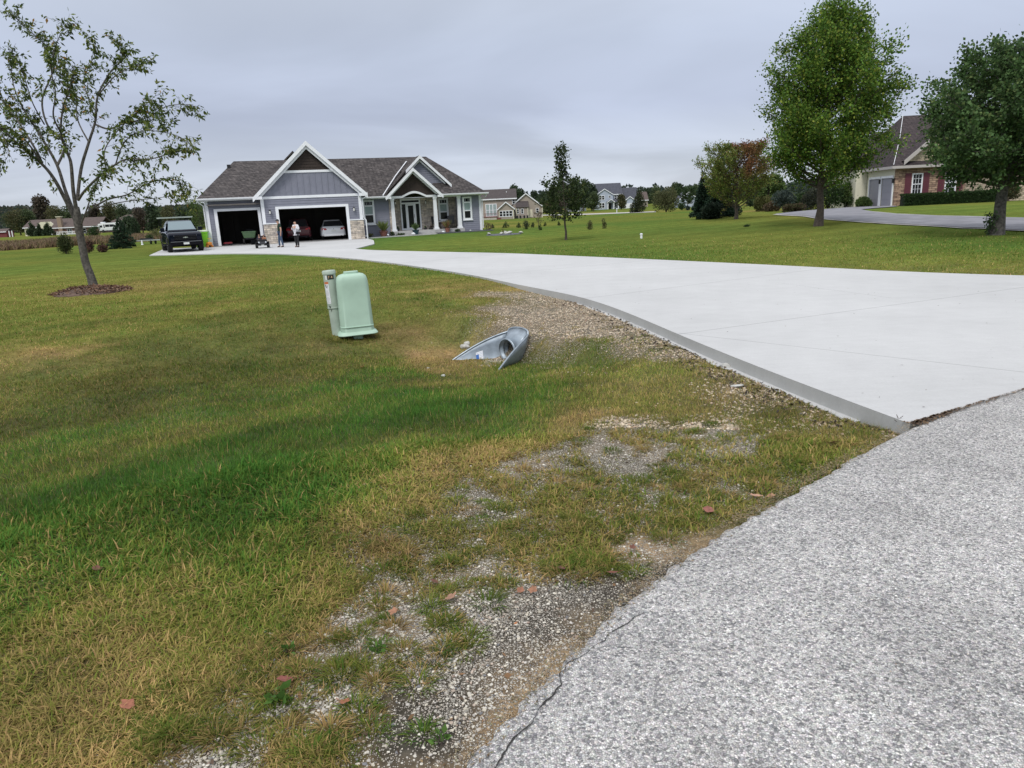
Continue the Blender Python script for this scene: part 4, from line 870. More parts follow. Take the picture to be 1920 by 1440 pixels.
g = G(); slab(g, [(-3.2, 6.4, 6.62), (-5.6, 6.4, 4.38), (-5.6, 12, 4.38), (-3.2, 12, 6.62)]); slab(g, [(-3.2, 6.4, 6.62), (-.8, 6.4, 4.38), (-.8, 12, 4.38), (-3.2, 12, 6.62)]); g.obj('rear_gable_roof', 'shingle', house)
def rake(g, ap, end, w0, w1, dep, out=0.0):
    """barge board: from apex (u,z) to end (u,z), depth below the roof line"""
    (u0, z0), (u1, z1) = ap, end
    g.extr([(u0, w0, z0), (u1, w0, z1), (u1, w0, z1 - dep), (u0, w0, z0 - dep)], (0, w1 - w0, 0))
g = G()
for s in (-1, 1):
    rake(g, (-2.32, 6.70), (-2.32 + s * 3.92, 3.03), -.47, -.40, .30)
    rake(g, (-2.32, 6.40), (-2.32 + s * 3.45, 3.17), -.30, -.05, .22)          # frieze board against the wall
    rake(g, (-2.32, 6.62), (-2.32 + s * 3.86, 3.01), -.40, .0, .06)            # soffit
# boxed eave returns
g.box(-6.22, -5.62, -.46, .1, 2.90, 3.10); g.box(1.0, 1.60, -.46, .1, 2.88, 3.10)
g.objs('barge_board', 'white', house)
# eaves: fascia + soffit
g = G(); g.box(-9.92, -6.2, .14, .24, 2.97, 3.10); g.box(-9.9, -5.7, .24, .62, 2.92, 2.96); g.box(1.2, 3.35, 1.94, 2.04, 2.70, 2.84); g.box(7.35, 11.14, 1.94, 2.04, 2.70, 2.84)
g.box(1.15, 3.4, 2.04, 2.62, 2.68, 2.715); g.box(7.2, 11.1, 2.04, 2.7, 2.68, 2.715); g.box(11.06, 11.14, 1.96, 11.3, 2.70, 2.83); g.box(-9.94, -9.86, .2, 11.9, 2.97, 3.09)
g.objs('fascia', 'white', house)
g = G()
def gut(u0, u1, w, z): g.extr([(u0, w, z), (u0, w - .10, z), (u0, w - .12, z + .05), (u0, w - .12, z + .12), (u0, w, z + .12)], (u1 - u0, 0, 0))
gut(-9.98, -6.25, .13, 2.99); gut(1.62, 3.3, 1.93, 2.73); gut(7.42, 11.2, 1.93, 2.73)
g.objs('gutter', 'gutter', house)
g = G()
g.tube([(-9.86, .1, 2.98), (-9.82, .2, 2.85), (-9.55, .46, 2.62), (-9.55, .46, -.15)], .045, 6)
g.tube([(1.52, -.45, 2.95), (1.45, -.4, 2.8), (1.23, -.1, 2.66), (1.23, -.1, 1.35), (1.36, -.12, 1.15), (1.36, -.12, -.2)], .05, 6)
g.tube([(11.05, 1.9, 2.72), (11.0, 2.0, 2.55), (10.80, 2.5, 2.4), (10.80, 2.5, .1)], .045, 6)
g.objs('downspout', 'gutter', house)

# ---- wall left of the porch, w = 2.6
W1 = (1.47, 2.28, .82, 2.62)
g = G(); rectwall(g, 1.1, 3.45, -.28, 2.7, 2.6, [W1]); plate(g, 1.1, 3.45, -.3, 2.7, 2.603, .12, [W1]); g.box(3.33, 3.45, 2.73, 4.3, -.3, 2.7); g.objs('front_wall', 'siding', house)
g = G(); g.box(3.42, 3.66, 2.50, 2.70, -.3, 2.66); g.obj('stone_pier', 'stone', house)
# right wall
W3 = (9.22, 9.93, .82, 2.58)
g = G(); rectwall(g, 9.02, 10.58, -.28, 2.7, 2.6, [W3]); plate(g, 9.02, 10.58, -.3, 2.7, 2.603, .12, [W3]); g.box(9.02, 9.12, 2.73, 4.3, .2, 2.7); g.objs('front_wall', 'siding', house)
# porch back wall (stone)
W2 = (7.60, 8.38, .80, 2.56); DR = (4.52, 6.14, .2, 2.62)
g = G(); plate(g, 3.45, 9.02, .15, 2.72, 4.3, .15, [W2, DR]); g.obj('stone_wall', 'stone', house)
def window(u0, u1, z0, z1, w, transom=True):
    f = G(); t = .12
    f.box(u0 - .02, u0 + t, w - .07, w + .05, z0, z1); f.box(u1 - t, u1 + .02, w - .07, w + .05, z0, z1); f.box(u0 + t, u1 - t, w - .07, w + .05, z1 - t, z1); f.box(u0 + t, u1 - t, w - .07, w + .05, z0, z0 + t)
    zt = z1 - .12 - .26; f.box(u0 + t, u1 - t, w - .06, w + .05, zt - .11, zt)
    zm = (z0 + t + zt - .11) / 2; f.box(u0 + t, u1 - t, w - .05, w + .05, zm - .04, zm + .04)
    F = f.obj('window', 'white', house)
    p = G(); p.box(u0 + t, u1 - t, w, w + .02, zt, z1 - t); p.box(u0 + t, u1 - t, w, w + .02, z0 + t, zm - .04); p.objs('pane', 'glass', F)
    p = G(); p.box(u0 + t, u1 - t, w, w + .02, zm + .04, zt - .11); p.objs('pane', 'blind', F)
    s = G(); s.box(u0 - .06, u1 + .06, w - .10, w, z0 - .07, z0); s.obj('sill', 'white', F)
    m = G(); k = (u1 - u0) / 3
    for i in (1, 2): m.box(u0 + k * i - .008, u0 + k * i + .008, w - .012, w - .002, zt, z1 - t)
    m.objs('muntin', 'white', F)
window(*W1, 2.58); window(*W3, 2.58); window(*W2, 4.27)
# entry door
D = G(); u0, u1, z0, z1 = DR
for a, b in ((u0, u0 + .11), (u1 - .11, u1)): D.box(a, b, 4.2, 4.4, z0, z1)
D.box(u0 + .11, u1 - .11, 4.2, 4.4, z1 - .12, z1); D.box(u0 + .11, u1 - .11, 4.21, 4.4, 2.22, 2.34)
D.box(4.93, 5.03, 4.22, 4.38, z0, 2.22); D.box(5.65, 5.75, 4.22, 4.38, z0, 2.22); D.box(u0 + .11, 4.93, 4.22, 4.38, z0, .34); D.box(5.75, u1 - .11, 4.22, 4.38, z0, .34)
Do = D.obj('entry_door', 'white', house)
g = G(); g.box(5.03, 5.13, 4.25, 4.33, z0, 2.2); g.box(5.55, 5.65, 4.25, 4.33, z0, 2.2); g.box(5.13, 5.55, 4.25, 4.33, 2.1, 2.2); g.box(5.13, 5.55, 4.25, 4.33, z0, .38); g.obj('storm_door', 'white', Do)
g = G(); g.box(5.13, 5.55, 4.28, 4.30, .38, 2.1); g.box(u0 + .11, 4.93, 4.3, 4.32, .34, 2.22); g.box(5.75, u1 - .11, 4.3, 4.32, .34, 2.22); g.box(u0 + .11, u1 - .11, 4.3, 4.32, 2.34, z1 - .12); g.objs('pane', 'glass', Do)
g = G(); g.tube([(5.60, 4.22, 1.15), (5.60, 4.18, 1.2), (5.60, 4.18, 1.35), (5.60, 4.22, 1.4)], .012, 6); g.obj('handle', 'black', Do)
# porch floor, steps, columns, beam
MT['porchc'] = mat('porch_concrete', (.40, .40, .40), .8, noise=.08, nscale=4)
g = G(); g.box(3.5, 9.2, 2.2, 4.29, -.3, .19); g.obj('porch_slab', 'porchc', house)
g = G(); g.box(4.0, 6.7, 1.8, 2.19, -.3, .06); g.obj('step', 'porchc', house)
for u in (3.68, 6.98, 8.88):
    c = G(); c.loft([[(u - r, 2.45 - r, z), (u + r, 2.45 - r, z), (u + r, 2.45 + r, z), (u - r, 2.45 + r, z)] for r, z in ((.15, .32), (.115, 2.52))])
    co = c.obj('column', 'white', house)
    b = G(); b.box(u - .20, u + .20, 2.25, 2.65, .19, .32); b.box(u - .15, u + .15, 2.3, 2.6, 2.52, 2.655); b.objs('column_base', 'white', co)
g = G(); g.box(3.5, 9.05, 2.5, 4.3, 2.66, 2.69); g.obj('porch_ceiling', 'white', house)
pts = [(3.38, 2.66), (4.42, 2.66)] + [(4.42 + 1.94 * t, 2.66 + .33 * math.sin(PI * t) ** 1.15) for t in np.linspace(0, 1, 15)[1:-1]] + [(6.36, 2.66), (7.3, 2.66)]
g = G()
for (a, b), (c, d) in zip(pts[:-1], pts[1:]):
    g.extr([(a, 2.30, b), (c, 2.30, d), (c, 2.30, d + .16), (a, 2.30, b + .16)], (0, .12, 0))
g.box(7.3, 9.0, 2.32, 2.5, 2.62, 2.70); g.obj('porch_beam', 'white', house)
# dark shake infill above the arch
g = G(); n = 9
def archz(u): return 2.70 + (.33 * math.sin(PI * (u - 4.42) / 1.94) ** 1.15 + .06 if 4.42 < u < 6.36 else 0)
us = np.linspace(3.35, 7.37, 41)
for a, b in zip(us[:-1], us[1:]):
    ta, tb = (4.55 - abs(a - 5.36) * .935, 4.55 - abs(b - 5.36) * .935)
    if min(ta - archz(a), tb - archz(b)) > -.05: g.extr([(a, 2.36, archz(a)), (b, 2.36, archz(b)), (b, 2.36, max(tb, archz(b))), (a, 2.36, max(ta, archz(a)))], (0, .06, 0))
g.obj('porch_gable_shakes', 'brown', house)
g = G()
slab(g, [(5.36, 1.85, 4.86), (3.14, 1.85, 2.78), (3.14, 2.4, 2.78), (5.36, 5.4, 4.86)]); slab(g, [(5.36, 1.85, 4.86), (7.50, 1.85, 2.78), (7.50, 2.4, 2.78), (5.36, 5.4, 4.86)])
slab(g, [(6.1, 2.75, 5.80), (4.95, 2.75, 4.74), (2.95, 2.1, 2.86), (6.1, RW, 5.84)]); slab(g, [(6.1, 2.75, 5.80), (8.42, 2.75, 3.60), (8.42, 3.3, 3.60), (6.1, 6.4, 5.80)])
g.objs('entry_gable_roof', 'shingle', house)
g = G()
for s in (-1, 1):
    e = 5.36 + s * 2.20
    rake(g, (5.36, 4.86), (e, 2.79), 1.80, 1.86, .26); rake(g, (5.36, 4.62), (5.36 + s * 1.96, 2.80), 2.02, 2.36, .16); rake(g, (5.36, 4.80), (e, 2.76), 1.86, 2.36, .05)
g.box(3.12, 3.55, 1.82, 2.4, 2.63, 2.80); g.box(7.15, 7.6, 1.82, 2.4, 2.63, 2.80)
rake(g, (6.1, 5.80), (8.46, 3.58), 2.70, 2.76, .24); rake(g, (6.1, 5.80), (4.95, 4.72), 2.70, 2.76, .24); rake(g, (6.1, 5.5), (8.0, 3.74), 2.95, 3.2, .14); rake(g, (6.1, 5.5), (5.2, 4.68), 2.95, 3.2, .14); rake(g, (6.1, 5.73), (8.42, 3.55), 2.76, 3.2, .05)
g.objs('barge_board', 'white', house)
g = G(); siding(g, lambda z: [(max(4.9, 6.1 - (5.45 - z) / .93), 6.1 + (5.45 - z) / .93)], 3.66, 5.4, 3.22); g.extr([(4.6, 3.223, 3.5), (8.1, 3.223, 3.5), (6.1, 3.223, 5.5)], (0, .1, 0)); g.obj('entry_gable_wall', 'siding', house)
g = G(); g.tube([(2.98, 2.02, 2.90), (4.3, 3.9, 4.38), (5.5, 5.6, 5.55)], .05, 4); g.obj('valley_flashing', 'gutter', house)
# lamps
for (u, w_, z) in ((-5.22, -.02, 2.03), (.56, -.02, 1.98), (4.12, 4.28, 2.35), (6.55, 4.28, 2.3)):
    l = G(); l.box(u - .06, u + .06, w_ - .04, w_ - .005, z - .12, z + .12); l.tube([(u, w_ - .04, z + .12), (u, w_ - .14, z + .17), (u, w_ - .16, z + .12)], .012, 5); l.lathe([(.03, .14), (.085, .10), (.085, .08)], (u, w_ - .16, z), 8); l.lathe([(.075, -.14), (.075, -.12)], (u, w_ - .16, z), 8)
    lo = l.obj('wall_lamp', 'black', house)
    q = G(); q.lathe([(.055, -.12), (.06, .08)], (u, w_ - .16, z), 8); q.obj('lamp_glass', mat('lamp_glass', (.75, .75, .72), .2), lo)
# vents on the roof
g = G()
for u, w_ in ((-7.9, 5.0),): g.box(u - .12, u + .12, w_, w_ + .2, 5.2, 5.62)
g.obj('roof_vent', 'black', house)
def hw(u, w, z=0): 
    c, s = math.cos(HA), math.sin(HA); return Vector((HO[0] + u * c - w * s, HO[1] + u * s + w * c, z))
# mulch bed and walk
MT['mulch'] = mat('dark_stone_mulch', (.09, .095, .11), .9, noise=.5, nscale=20, bump=.6)
def flat(name, pts, z, m, hgt):
    g = G(); g.extr([tuple(hw(u, w_, z)) for u, w_ in pts], (0, 0, hgt)); o = g.obj(name, m); tag(o, kind='structure'); return o
flat('planting_bed', [(1.4, .35), (3.8, .95), (3.8, 2.45), (1.2, 2.55)], -.3, MT['mulch'], .2)
flat('planting_bed', [(6.9, 1.5), (11.4, 1.6), (11.4, 2.5), (6.9, 2.3)], -.25, MT['mulch'], .2)
flat('front_walk', [(1.5, .12), (3.6, .50), (6.6, .90), (7.0, 1.75), (3.9, 1.78), (3.7, .95), (1.4, .33)], -.3, MT['porchc'], .205)
# ================================================================ TREES AND SHRUBS
def leaf_quads(P, D, s, asp=.5, droop=0.0, rnd=.6):
    """rhombic leaves at points P pointing along D"""
    n = len(P); D = D + RNG.normal(0, rnd, (n, 3)); D[:, 2] -= droop; D /= np.linalg.norm(D, axis=1)[:, None] + 1e-9
    R = RNG.normal(0, 1, (n, 3)); W = np.cross(D, R); W /= np.linalg.norm(W, axis=1)[:, None] + 1e-9
    s = s * RNG.uniform(.65, 1.3, n); U = D * s[:, None]; W = W * (s * asp * .5)[:, None]
    return np.stack([P, P + U * .45 - W, P + U, P + U * .45 + W], 1).reshape(-1, 3)
def leaf_obj(name, P, D, s, col, m, parent, asp=.5, droop=0.0, rnd=.6):
    V = leaf_quads(P, D, s, asp, droop, rnd); n = len(P)
    return bulk(name, V, np.arange(4 * n), np.full(n, 4), m, parent, col=np.clip(np.repeat(col, 4, 0), .002, 1))
def mixcol(n, pal, wts, var=.25):
    pal = np.array(pal); wts = (list(wts) + [1] * 9)[:len(pal)]; c = pal[RNG.choice(len(pal), n, p=np.array(wts) / sum(wts))]; return c * RNG.uniform(1 - var, 1 + var, (n, 1))
def spline(pts, k=5):
    pts = [np.array(p, float) for p in pts]; out = []
    for i in range(len(pts) - 1):
        p0 = pts[max(i - 1, 0)]; p1 = pts[i]; p2 = pts[i + 1]; p3 = pts[min(i + 2, len(pts) - 1)]
        for j in range(k):
            t = j / k; out.append(.5 * ((2 * p1) + (-p0 + p2) * t + (2 * p0 - 5 * p1 + 4 * p2 - p3) * t * t + (-p0 + 3 * p1 - 3 * p2 + p3) * t ** 3))
    out.append(pts[-1]); return np.array(out)

# ---- leaning ornamental tree at the left: limbs follow the photograph, spread in depth
base = gp(176, 540); TY = base.y
def tp(X, Y_, dy=0): return np.array(at(X / 2.4, Y_ / 2.4, TY + dy))
tree = empty('ornamental_tree', base, 0, 'leaning sparse tree with many forking limbs on a wood chip ring', 'tree')
b0 = np.array(base)
limbs = [  # (points in zoom coordinates with depth offset, start radius, end radius)
 ([(345, 830, 0), (190+0, 740, -.3), (100, 665, -.6), (0, 575, -.9), (-90, 520, -1.1)], .07, .02, 'A'),
]
Lm = []
def limb(pts, r0, r1): Lm.append((spline([tp(*p) for p in pts], 5), r0, r1))
limb([(340, 990, 0), (290, 890, -.05), (240, 800, -.2), (190, 740, -.3), (100, 665, -.5), (0, 575, -.8), (-80, 520, -1)], .075, .018)
limb([(190, 740, -.3), (170, 690, -.3), (110, 590, -.2), (70, 530, 0), (20, 470, .2), (-30, 380, .4)], .045, .010)
limb([(190, 740, -.3), (130, 650, -.7), (60, 590, -1), (-20, 570, -1.4)], .035, .010)
limb([(335, 960, .05), (295, 860, .2), (258, 745, .4), (200, 640, .5), (150, 560, .6), (100, 480, .7), (60, 380, .8), (45, 240, .9)], .065, .010)
limb([(258, 745, .4), (290, 650, .7), (215, 565, .9), (190, 450, 1.1), (235, 330, 1.2), (240, 250, 1.2), (180, 180, 1.1), (100, 110, 1.0), (50, 50, .9)], .045, .006)
limb([(200, 560, .9), (150, 470, .5), (120, 380, .3), (90, 290, .2)], .025, .007)
limb([(345, 950, 0), (330, 860, -.1), (320, 740, -.2), (305, 690, -.2), (275, 600, -.3), (285, 480, -.4), (320, 380, -.5), (330, 300, -.6)], .07, .010)
limb([(275, 600, -.3), (240, 520, -.6), (250, 420, -.8), (230, 300, -1), (260, 180, -1), (300, 120, -1)], .03, .006)
limb([(348, 900, .1), (365, 760, .3), (400, 640, .5), (430, 540, .6), (440, 430, .7), (500, 320, .8), (560, 260, .8), (540, 200, .8)], .06, .008)
limb([(440, 430, .7), (520, 340, .5), (600, 300, .4), (660, 285, .3)], .025, .006)
limb([(430, 560, .6), (490, 580, .3), (560, 555, .1), (660, 530, -.1), (760, 475, -.2), (870, 470, -.3)], .035, .006)
limb([(430, 540, .6), (400, 450, 1), (380, 350, 1.2), (430, 230, 1.3), (390, 150, 1.3)], .022, .005)
limb([(352, 900, -.1), (380, 860, -.3), (440, 800, -.6), (520, 740, -.9), (580, 715, -1.1), (680, 715, -1.3), (800, 680, -1.4), (875, 690, -1.5)], .05, .006)
limb([(520, 740, -.9), (560, 640, -1.2), (640, 590, -1.4), (760, 600, -1.5), (840, 640, -1.6)], .022, .005)
limb([(480, 770, -.7), (470, 680, -.4), (520, 600, -.2), (600, 520, -.1), (700, 430, 0)], .025, .005)
limb([(357, 1010, .05), (400, 950, .3), (480, 900, .6), (560, 880, .9), (600, 862, 1), (680, 820, 1.2), (760, 812, 1.3), (835, 835, 1.4)], .04, .005)
limb([(430, 935, .4), (520, 915, .6), (600, 902, .9), (700, 892, 1), (800, 880, 1.1), (845, 893, 1.1)], .022, .005)
limb([(365, 1010, -.05), (395, 930, -.3), (420, 850, -.6), (460, 780, -.8)], .03, .008)
limb([(400, 640, .5), (350, 540, .9), (340, 430, 1.2), (300, 330, 1.4)], .03, .006)
limb([(100, 665, -.5), (40, 650, -.2), (-20, 600, .2)], .022, .008)
limb([(0, 575, -.8), (40, 690, -1.0), (-10, 740, -1.1)], .012, .004)
g = G()
trunk = spline([b0 - np.array([-.02, 0, .1]), tp(407, 1240), tp(385, 1180), tp(365, 1080), tp(352, 1010), tp(345, 930)], 5)
rads = np.interp(np.linspace(0, 1, len(trunk)), [0, .06, .2, .6, .85, 1], [.18, .135, .11, .10, .115, .065])
g.tube(trunk, list(rads), 12)
for pts, r0, r1 in Lm: g.tube(pts, list(np.linspace(r0 * .8, r1 * .8, len(pts))), 7)
# twigs
tips = []; tdir = []
for pts, r0, r1 in Lm:
    n = len(pts); L_ = np.linalg.norm(np.diff(pts, axis=0), axis=1).sum()
    for k in range(int(L_ * 10)):
        t = .32 + .68 * random.random() ** .8; i = min(int(t * (n - 1)), n - 2); p = pts[i] + (pts[i + 1] - pts[i]) * random.random()
        d = pts[i + 1] - pts[i]; d /= np.linalg.norm(d); d = d * .9 + RNG.normal(0, .55, 3); d[2] += .15; d /= np.linalg.norm(d)
        ln = random.uniform(.25, .75) * (1.1 - .4 * t); q = p + d * ln * .5 + RNG.normal(0, .03, 3); e = q + d * ln * .5 + np.array([0, 0, -.12 * ln]) + RNG.normal(0, .05, 3)
        g.tube([p, q, e], [.006, .0045, .0025], 3, False)
        m_ = int(ln * 46 * (.35 + .9 * random.random()))
        for _ in range(m_):
            s = random.random() ** .7; tips.append((p + (q - p) * s * 2 if s < .5 else q + (e - q) * (s * 2 - 1)) + RNG.normal(0, .035, 3)); tdir.append(d)
g.obj('trunk', 'bark', tree, smooth=True).matrix_parent_inverse = tree.matrix_world.inverted() if False else Matrix.Translation(-base)
tips = np.array(tips); tdir = np.array(tdir); n = len(tips)
pc = mixcol(n, [(.08, .12, .03), (.13, .17, .04), (.20, .22, .06), (.36, .20, .06), (.05, .08, .025)], [5, 4, 2.2, .25, 3])
o = leaf_obj('crown', tips, tdir * .4, np.full(n, .12), pc, MT['leaf'], tree, asp=.42, droop=.55, rnd=.55); o.matrix_parent_inverse = Matrix.Translation(-base)
# wood chip ring
c0 = gp(165, 550)
n = 2000; rr = .88 * np.sqrt(RNG.random(n)); a = RNG.uniform(0, 2 * PI, n); ex = c0.x + rr * np.cos(a) * 1.15; ey = c0.y + .2 + rr * np.sin(a) * .9
ez = terr(ex, ey) + .16 * (1 - (rr / .92) ** 2) + RNG.uniform(0, .03, n)
P_ = np.stack([ex, ey, ez], 1); o = leaf_obj('wood_chips', P_, RNG.normal(0, 1, (n, 3)) * [1, 1, .3], np.full(n, .085), mixcol(n, [(.16, .09, .06), (.24, .15, .10), (.10, .06, .045), (.30, .21, .15)], [3, 3, 2, 1]), MT['leafdry'], None, asp=.4, rnd=.2)
tag(o, 'reddish wood chip mulch mounded round the leaning tree', 'mulch', kind='stuff')
g = G(); g.lathe([(.94, -.06), (.88, 0.02), (.6, .10), (.3, .15), (.05, .17)], (c0.x, c0.y + .2, th(c0.x, c0.y)), 24); o = g.obj('mulch_mound', mat('mulch_soil', (.10, .065, .05), .95, noise=.4, nscale=12, bump=.5)); tag(o, kind='structure')

def crown_tree(name, loc, h, trunk_r, env, nb, leaves, leaf_s, pal, wts, label, cat='tree', group=None, tb=.12, up=.7, lean=(0, 0), spread=.22, bark='bark_dark', asp=.7, twig=1.0, rnd=.9, colf=None, crown=True, seed=None, droop=.1):
    """trunk with ascending limbs; leaves cluster along twigs inside an envelope env(t) (t 0..1 up the crown)"""
    root = empty(name, loc, 0, label, cat, group)
    g = G(); N_ = 12
    lead = np.array([(lean[0] * (i / N_) ** 1.3 * h + .005 * h * math.sin(i * 1.9), lean[1] * (i / N_) * h + .005 * h * math.cos(i * 2.3), h * .97 * i / N_) for i in range(N_ + 1)])
    lead[0, :2] = 0; lead[0, 2] = -.1
    g.tube(lead, list(trunk_r * (1 - .93 * np.linspace(0, 1, N_ + 1)) * np.where(np.arange(N_ + 1) == 0, 1.45, 1)), 9)
    P_ = []; D_ = []; W_ = []
    for b in range(nb):
        t = (b + random.random()) / nb; z0 = h * (tb + (1 - tb) * t * .93); i = z0 / (h * .97) * N_; k = min(int(i), N_ - 1); p0 = lead[k] + (lead[k + 1] - lead[k]) * (i - k)
        az = b * 2.39996 + random.uniform(-.4, .4); R_ = env(t, az) * random.uniform(.66, 1.2)
        rise = up * R_ * (1.0 + .6 * t)
        p1 = p0 + np.array([math.cos(az) * R_ * .5, math.sin(az) * R_ * .5, rise * .38]); p2 = p0 + np.array([math.cos(az) * R_, math.sin(az) * R_, rise * random.uniform(.8, 1.1)])
        p2[2] = min(p2[2], h * 1.0)
        path = spline([p0, p1, p2], 4); r_ = trunk_r * .38 * (1 - .7 * t)
        g.tube(path, list(np.linspace(r_, r_ * .15, len(path))), 5, False)
        m_ = max(3, int(9 * twig * (R_ / (.25 * h) + .3)))
        for q in range(m_):
            s = .2 + .8 * random.random() ** .7; j = min(int(s * (len(path) - 1)), len(path) - 2); a0 = path[j] + (path[j + 1] - path[j]) * random.random()
            d = path[j + 1] - path[j]; d = d / np.linalg.norm(d) + RNG.normal(0, .6, 3); d[2] += .25; d /= np.linalg.norm(d); ln = spread * h * .5 * random.uniform(.4, 1.1) * (1.15 - .5 * t)
            e = a0 + d * ln; g.tube([a0, e], [r_ * .15 + .004, .003], 3, False)
            P_.append((a0, e)); D_.append(d); W_.append(ln)
    g.obj('trunk', bark, root, smooth=True)
    P_ = np.array(P_); D_ = np.array(D_); W_ = np.array(W_); W_ /= W_.sum()
    ci = RNG.choice(len(P_), leaves, p=W_); s = RNG.random(leaves) ** .7
    Q = P_[ci, 0] + (P_[ci, 1] - P_[ci, 0]) * s[:, None] + RNG.normal(0, .020 * h * (.6 + s[:, None] * .5), (leaves, 3))
    lum = RNG.uniform(.72, 1.25, len(P_))[ci][:, None]
    c = mixcol(leaves, pal, wts, .22) * lum
    if colf is not None: c = colf(Q, c, ci)
    leaf_obj('crown', Q, D_[ci], np.full(leaves, leaf_s), c, MT['leaf'], root, asp=asp, rnd=rnd, droop=droop)
    return root
def interp_env(pts, R_):
    xs, ys = zip(*pts)
    return lambda t, az: R_ * np.interp(t, xs, ys)
GREEN = [(.095, .185, .03), (.145, .23, .035), (.06, .125, .022), (.24, .28, .05)]
# large maple
b = gp(1534, 424); H = (at(1565, 2, b.y)[2] - b.z)
def envm(t, az):
    r = np.interp(t, [0, .12, .3, .5, .7, .85, 1], [.8, 1.05, 1.05, .92, .68, .42, .12]) * 2.45
    return r * (1 + .10 * math.cos(az))
crown_tree('maple_tree', b, H, .17, envm, 130, 62000, .115, GREEN, [4, 4, 3, 1.6], 'tall dense green maple standing on the lawn below the asphalt drive', tb=.17, up=.62, lean=(.02, 0), spread=.15, twig=1.2, asp=.75)
# right tree
b = gp(1866, 440); H = (at(1945, 75, b.y)[2] - b.z)
def envr(t, az):
    r = np.interp(t, [0, .15, .4, .65, .85, 1], [.85, 1.08, 1.0, .85, .6, .15]) * 2.35
    return r * (1 + .14 * math.cos(az - PI))
crown_tree('maple_tree', b, H, .20, envr, 100, 60000, .10, [(.075, .14, .05), (.10, .17, .06), (.05, .09, .035), (.15, .20, .07)], [4, 4, 3, 1], 'dark green spreading tree with a leaning trunk at the right edge', tb=.25, up=.34, lean=(.11, 0), spread=.22, twig=1.3, asp=.8, bark='bark')
# suckers at its foot
def shrub(name, loc, rx, rz, n, s, pal, wts, label, group=None, cat='shrub', shape='round', asp=.6, dens_core=.35, stems=5, lobes=9):
    root = empty(name, loc, random.uniform(0, 6), label, cat, group)
    L_ = []
    for k in range(lobes):
        a = random.uniform(0, 2 * PI); q = random.random()
        if shape == 'cone': z = rz * (.08 + .84 * k / lobes); r = rx * (1 - z / rz) * .62; L_.append((math.cos(a) * r, math.sin(a) * r, z, rx * (1.05 - z / rz) * .52 + .04 * rx))
        elif shape == 'spiky': L_.append((math.cos(a) * rx * .45 * q, math.sin(a) * rx * .45 * q, rz * random.uniform(.2, .8), rx * .4))
        else: L_.append((math.cos(a) * rx * .55 * q ** .5, math.sin(a) * rx * .55 * q ** .5, rz * random.uniform(.28, .66), rx * random.uniform(.34, .5)))
    L_ = np.array(L_); ci = RNG.choice(len(L_), n, p=L_[:, 3] ** 2 / (L_[:, 3] ** 2).sum()); d = RNG.normal(0, 1, (n, 3)); d /= np.linalg.norm(d, axis=1)[:, None]
    rad = L_[ci, 3] * (.45 + .6 * RNG.random(n) ** .6); zs = (rz / rx) * .75 if shape != 'cone' else 1.1
    Q = L_[ci, :3] + d * rad[:, None] * [1, 1, zs]; Q[:, 2] = np.abs(Q[:, 2])
    lum = RNG.uniform(.75, 1.2, len(L_))[ci][:, None]; c = mixcol(n, pal, wts, .25) * lum
    dd = d.copy(); dd[:, 2] += .5
    leaf_obj('foliage', Q, dd, np.full(n, s), c, MT['leaf'], root, asp=asp, rnd=.6)
    g = G()
    for k in range(stems):
        a = 2 * PI * k / stems; g.tube([(0.02 * math.cos(a), .02 * math.sin(a), -.05), (math.cos(a) * rx * .25, math.sin(a) * rx * .25, rz * .4), (math.cos(a) * rx * .5, math.sin(a) * rx * .5, rz * .75)], [.02 * rx + .004, .015 * rx + .003, .003], 4)
    g.obj('stem', 'bark_dark', root); return root
def size_at(px, py, hp, wp=None):
    """metre height for a thing standing at pixel and hp pixels tall"""
    b = gp(px, py); k = b.y / FPX * 1.02; return b, hp * k, (wp or hp) * k / 2
b, h, w_ = size_at(1858, 441, 40, 34); shrub('sucker_shrub', b, w_, h, 500, .07, [(.05, .09, .04), (.08, .13, .05)], [1, 1], 'low leafy suckers at the foot of the leaning tree at right', shape='spiky')
# young maple in mid lawn: open top, dense lower ball
b = gp(1061, 450); H = (at(1047, 268, b.y)[2] - b.z)
def envy(t, az): return np.interp(t, [0, .08, .25, .42, .5, .6, .75, .88, 1], [.6, 1, 1.1, .95, .6, .10, .10, .26, .12]) * 1.05
crown_tree('young_tree', b, H, .055, envy, 56, 3700, .115, [(.04, .065, .025), (.06, .085, .03), (.10, .12, .045), (.03, .045, .02)], [4, 3, 1, 3], 'slender young tree with a thin leader above a dense round crown', tb=.2, up=.35, lean=(-.03, 0), spread=.11, twig=.75, asp=.8)
# red-tinted maple on the rise
b = gp(1380, 411); H = (at(1395, 276, b.y)[2] - b.z)
def red(Q, c, ci):
    k = sstep(.55, .95, fbm(Q[:, 0] * .55 + 3.3, Q[:, 2] * .5, 5, 2) + .35 * np.exp(-((Q[:, 0] + .2) / .55) ** 2) * (Q[:, 2] > H * .35))[:, None]
    return c * (1 - k) + np.array([.20, .05, .045]) * k * (c.sum(1, keepdims=True) / .40)
def envd(t, az): return np.interp(t, [0, .12, .35, .6, .8, 1], [.95, 1.05, 1.0, .85, .6, .3]) * 2.15
crown_tree('red_maple', b, H, .12, envd, 80, 26000, .10, [(.17, .23, .05), (.12, .17, .045), (.26, .27, .08), (.20, .14, .05)], [4, 3, 2, 1], 'small maple turning red at its top on the grassy rise', tb=.13, up=.8, spread=.24, twig=1.1, asp=.7, colf=red, rnd=.35)

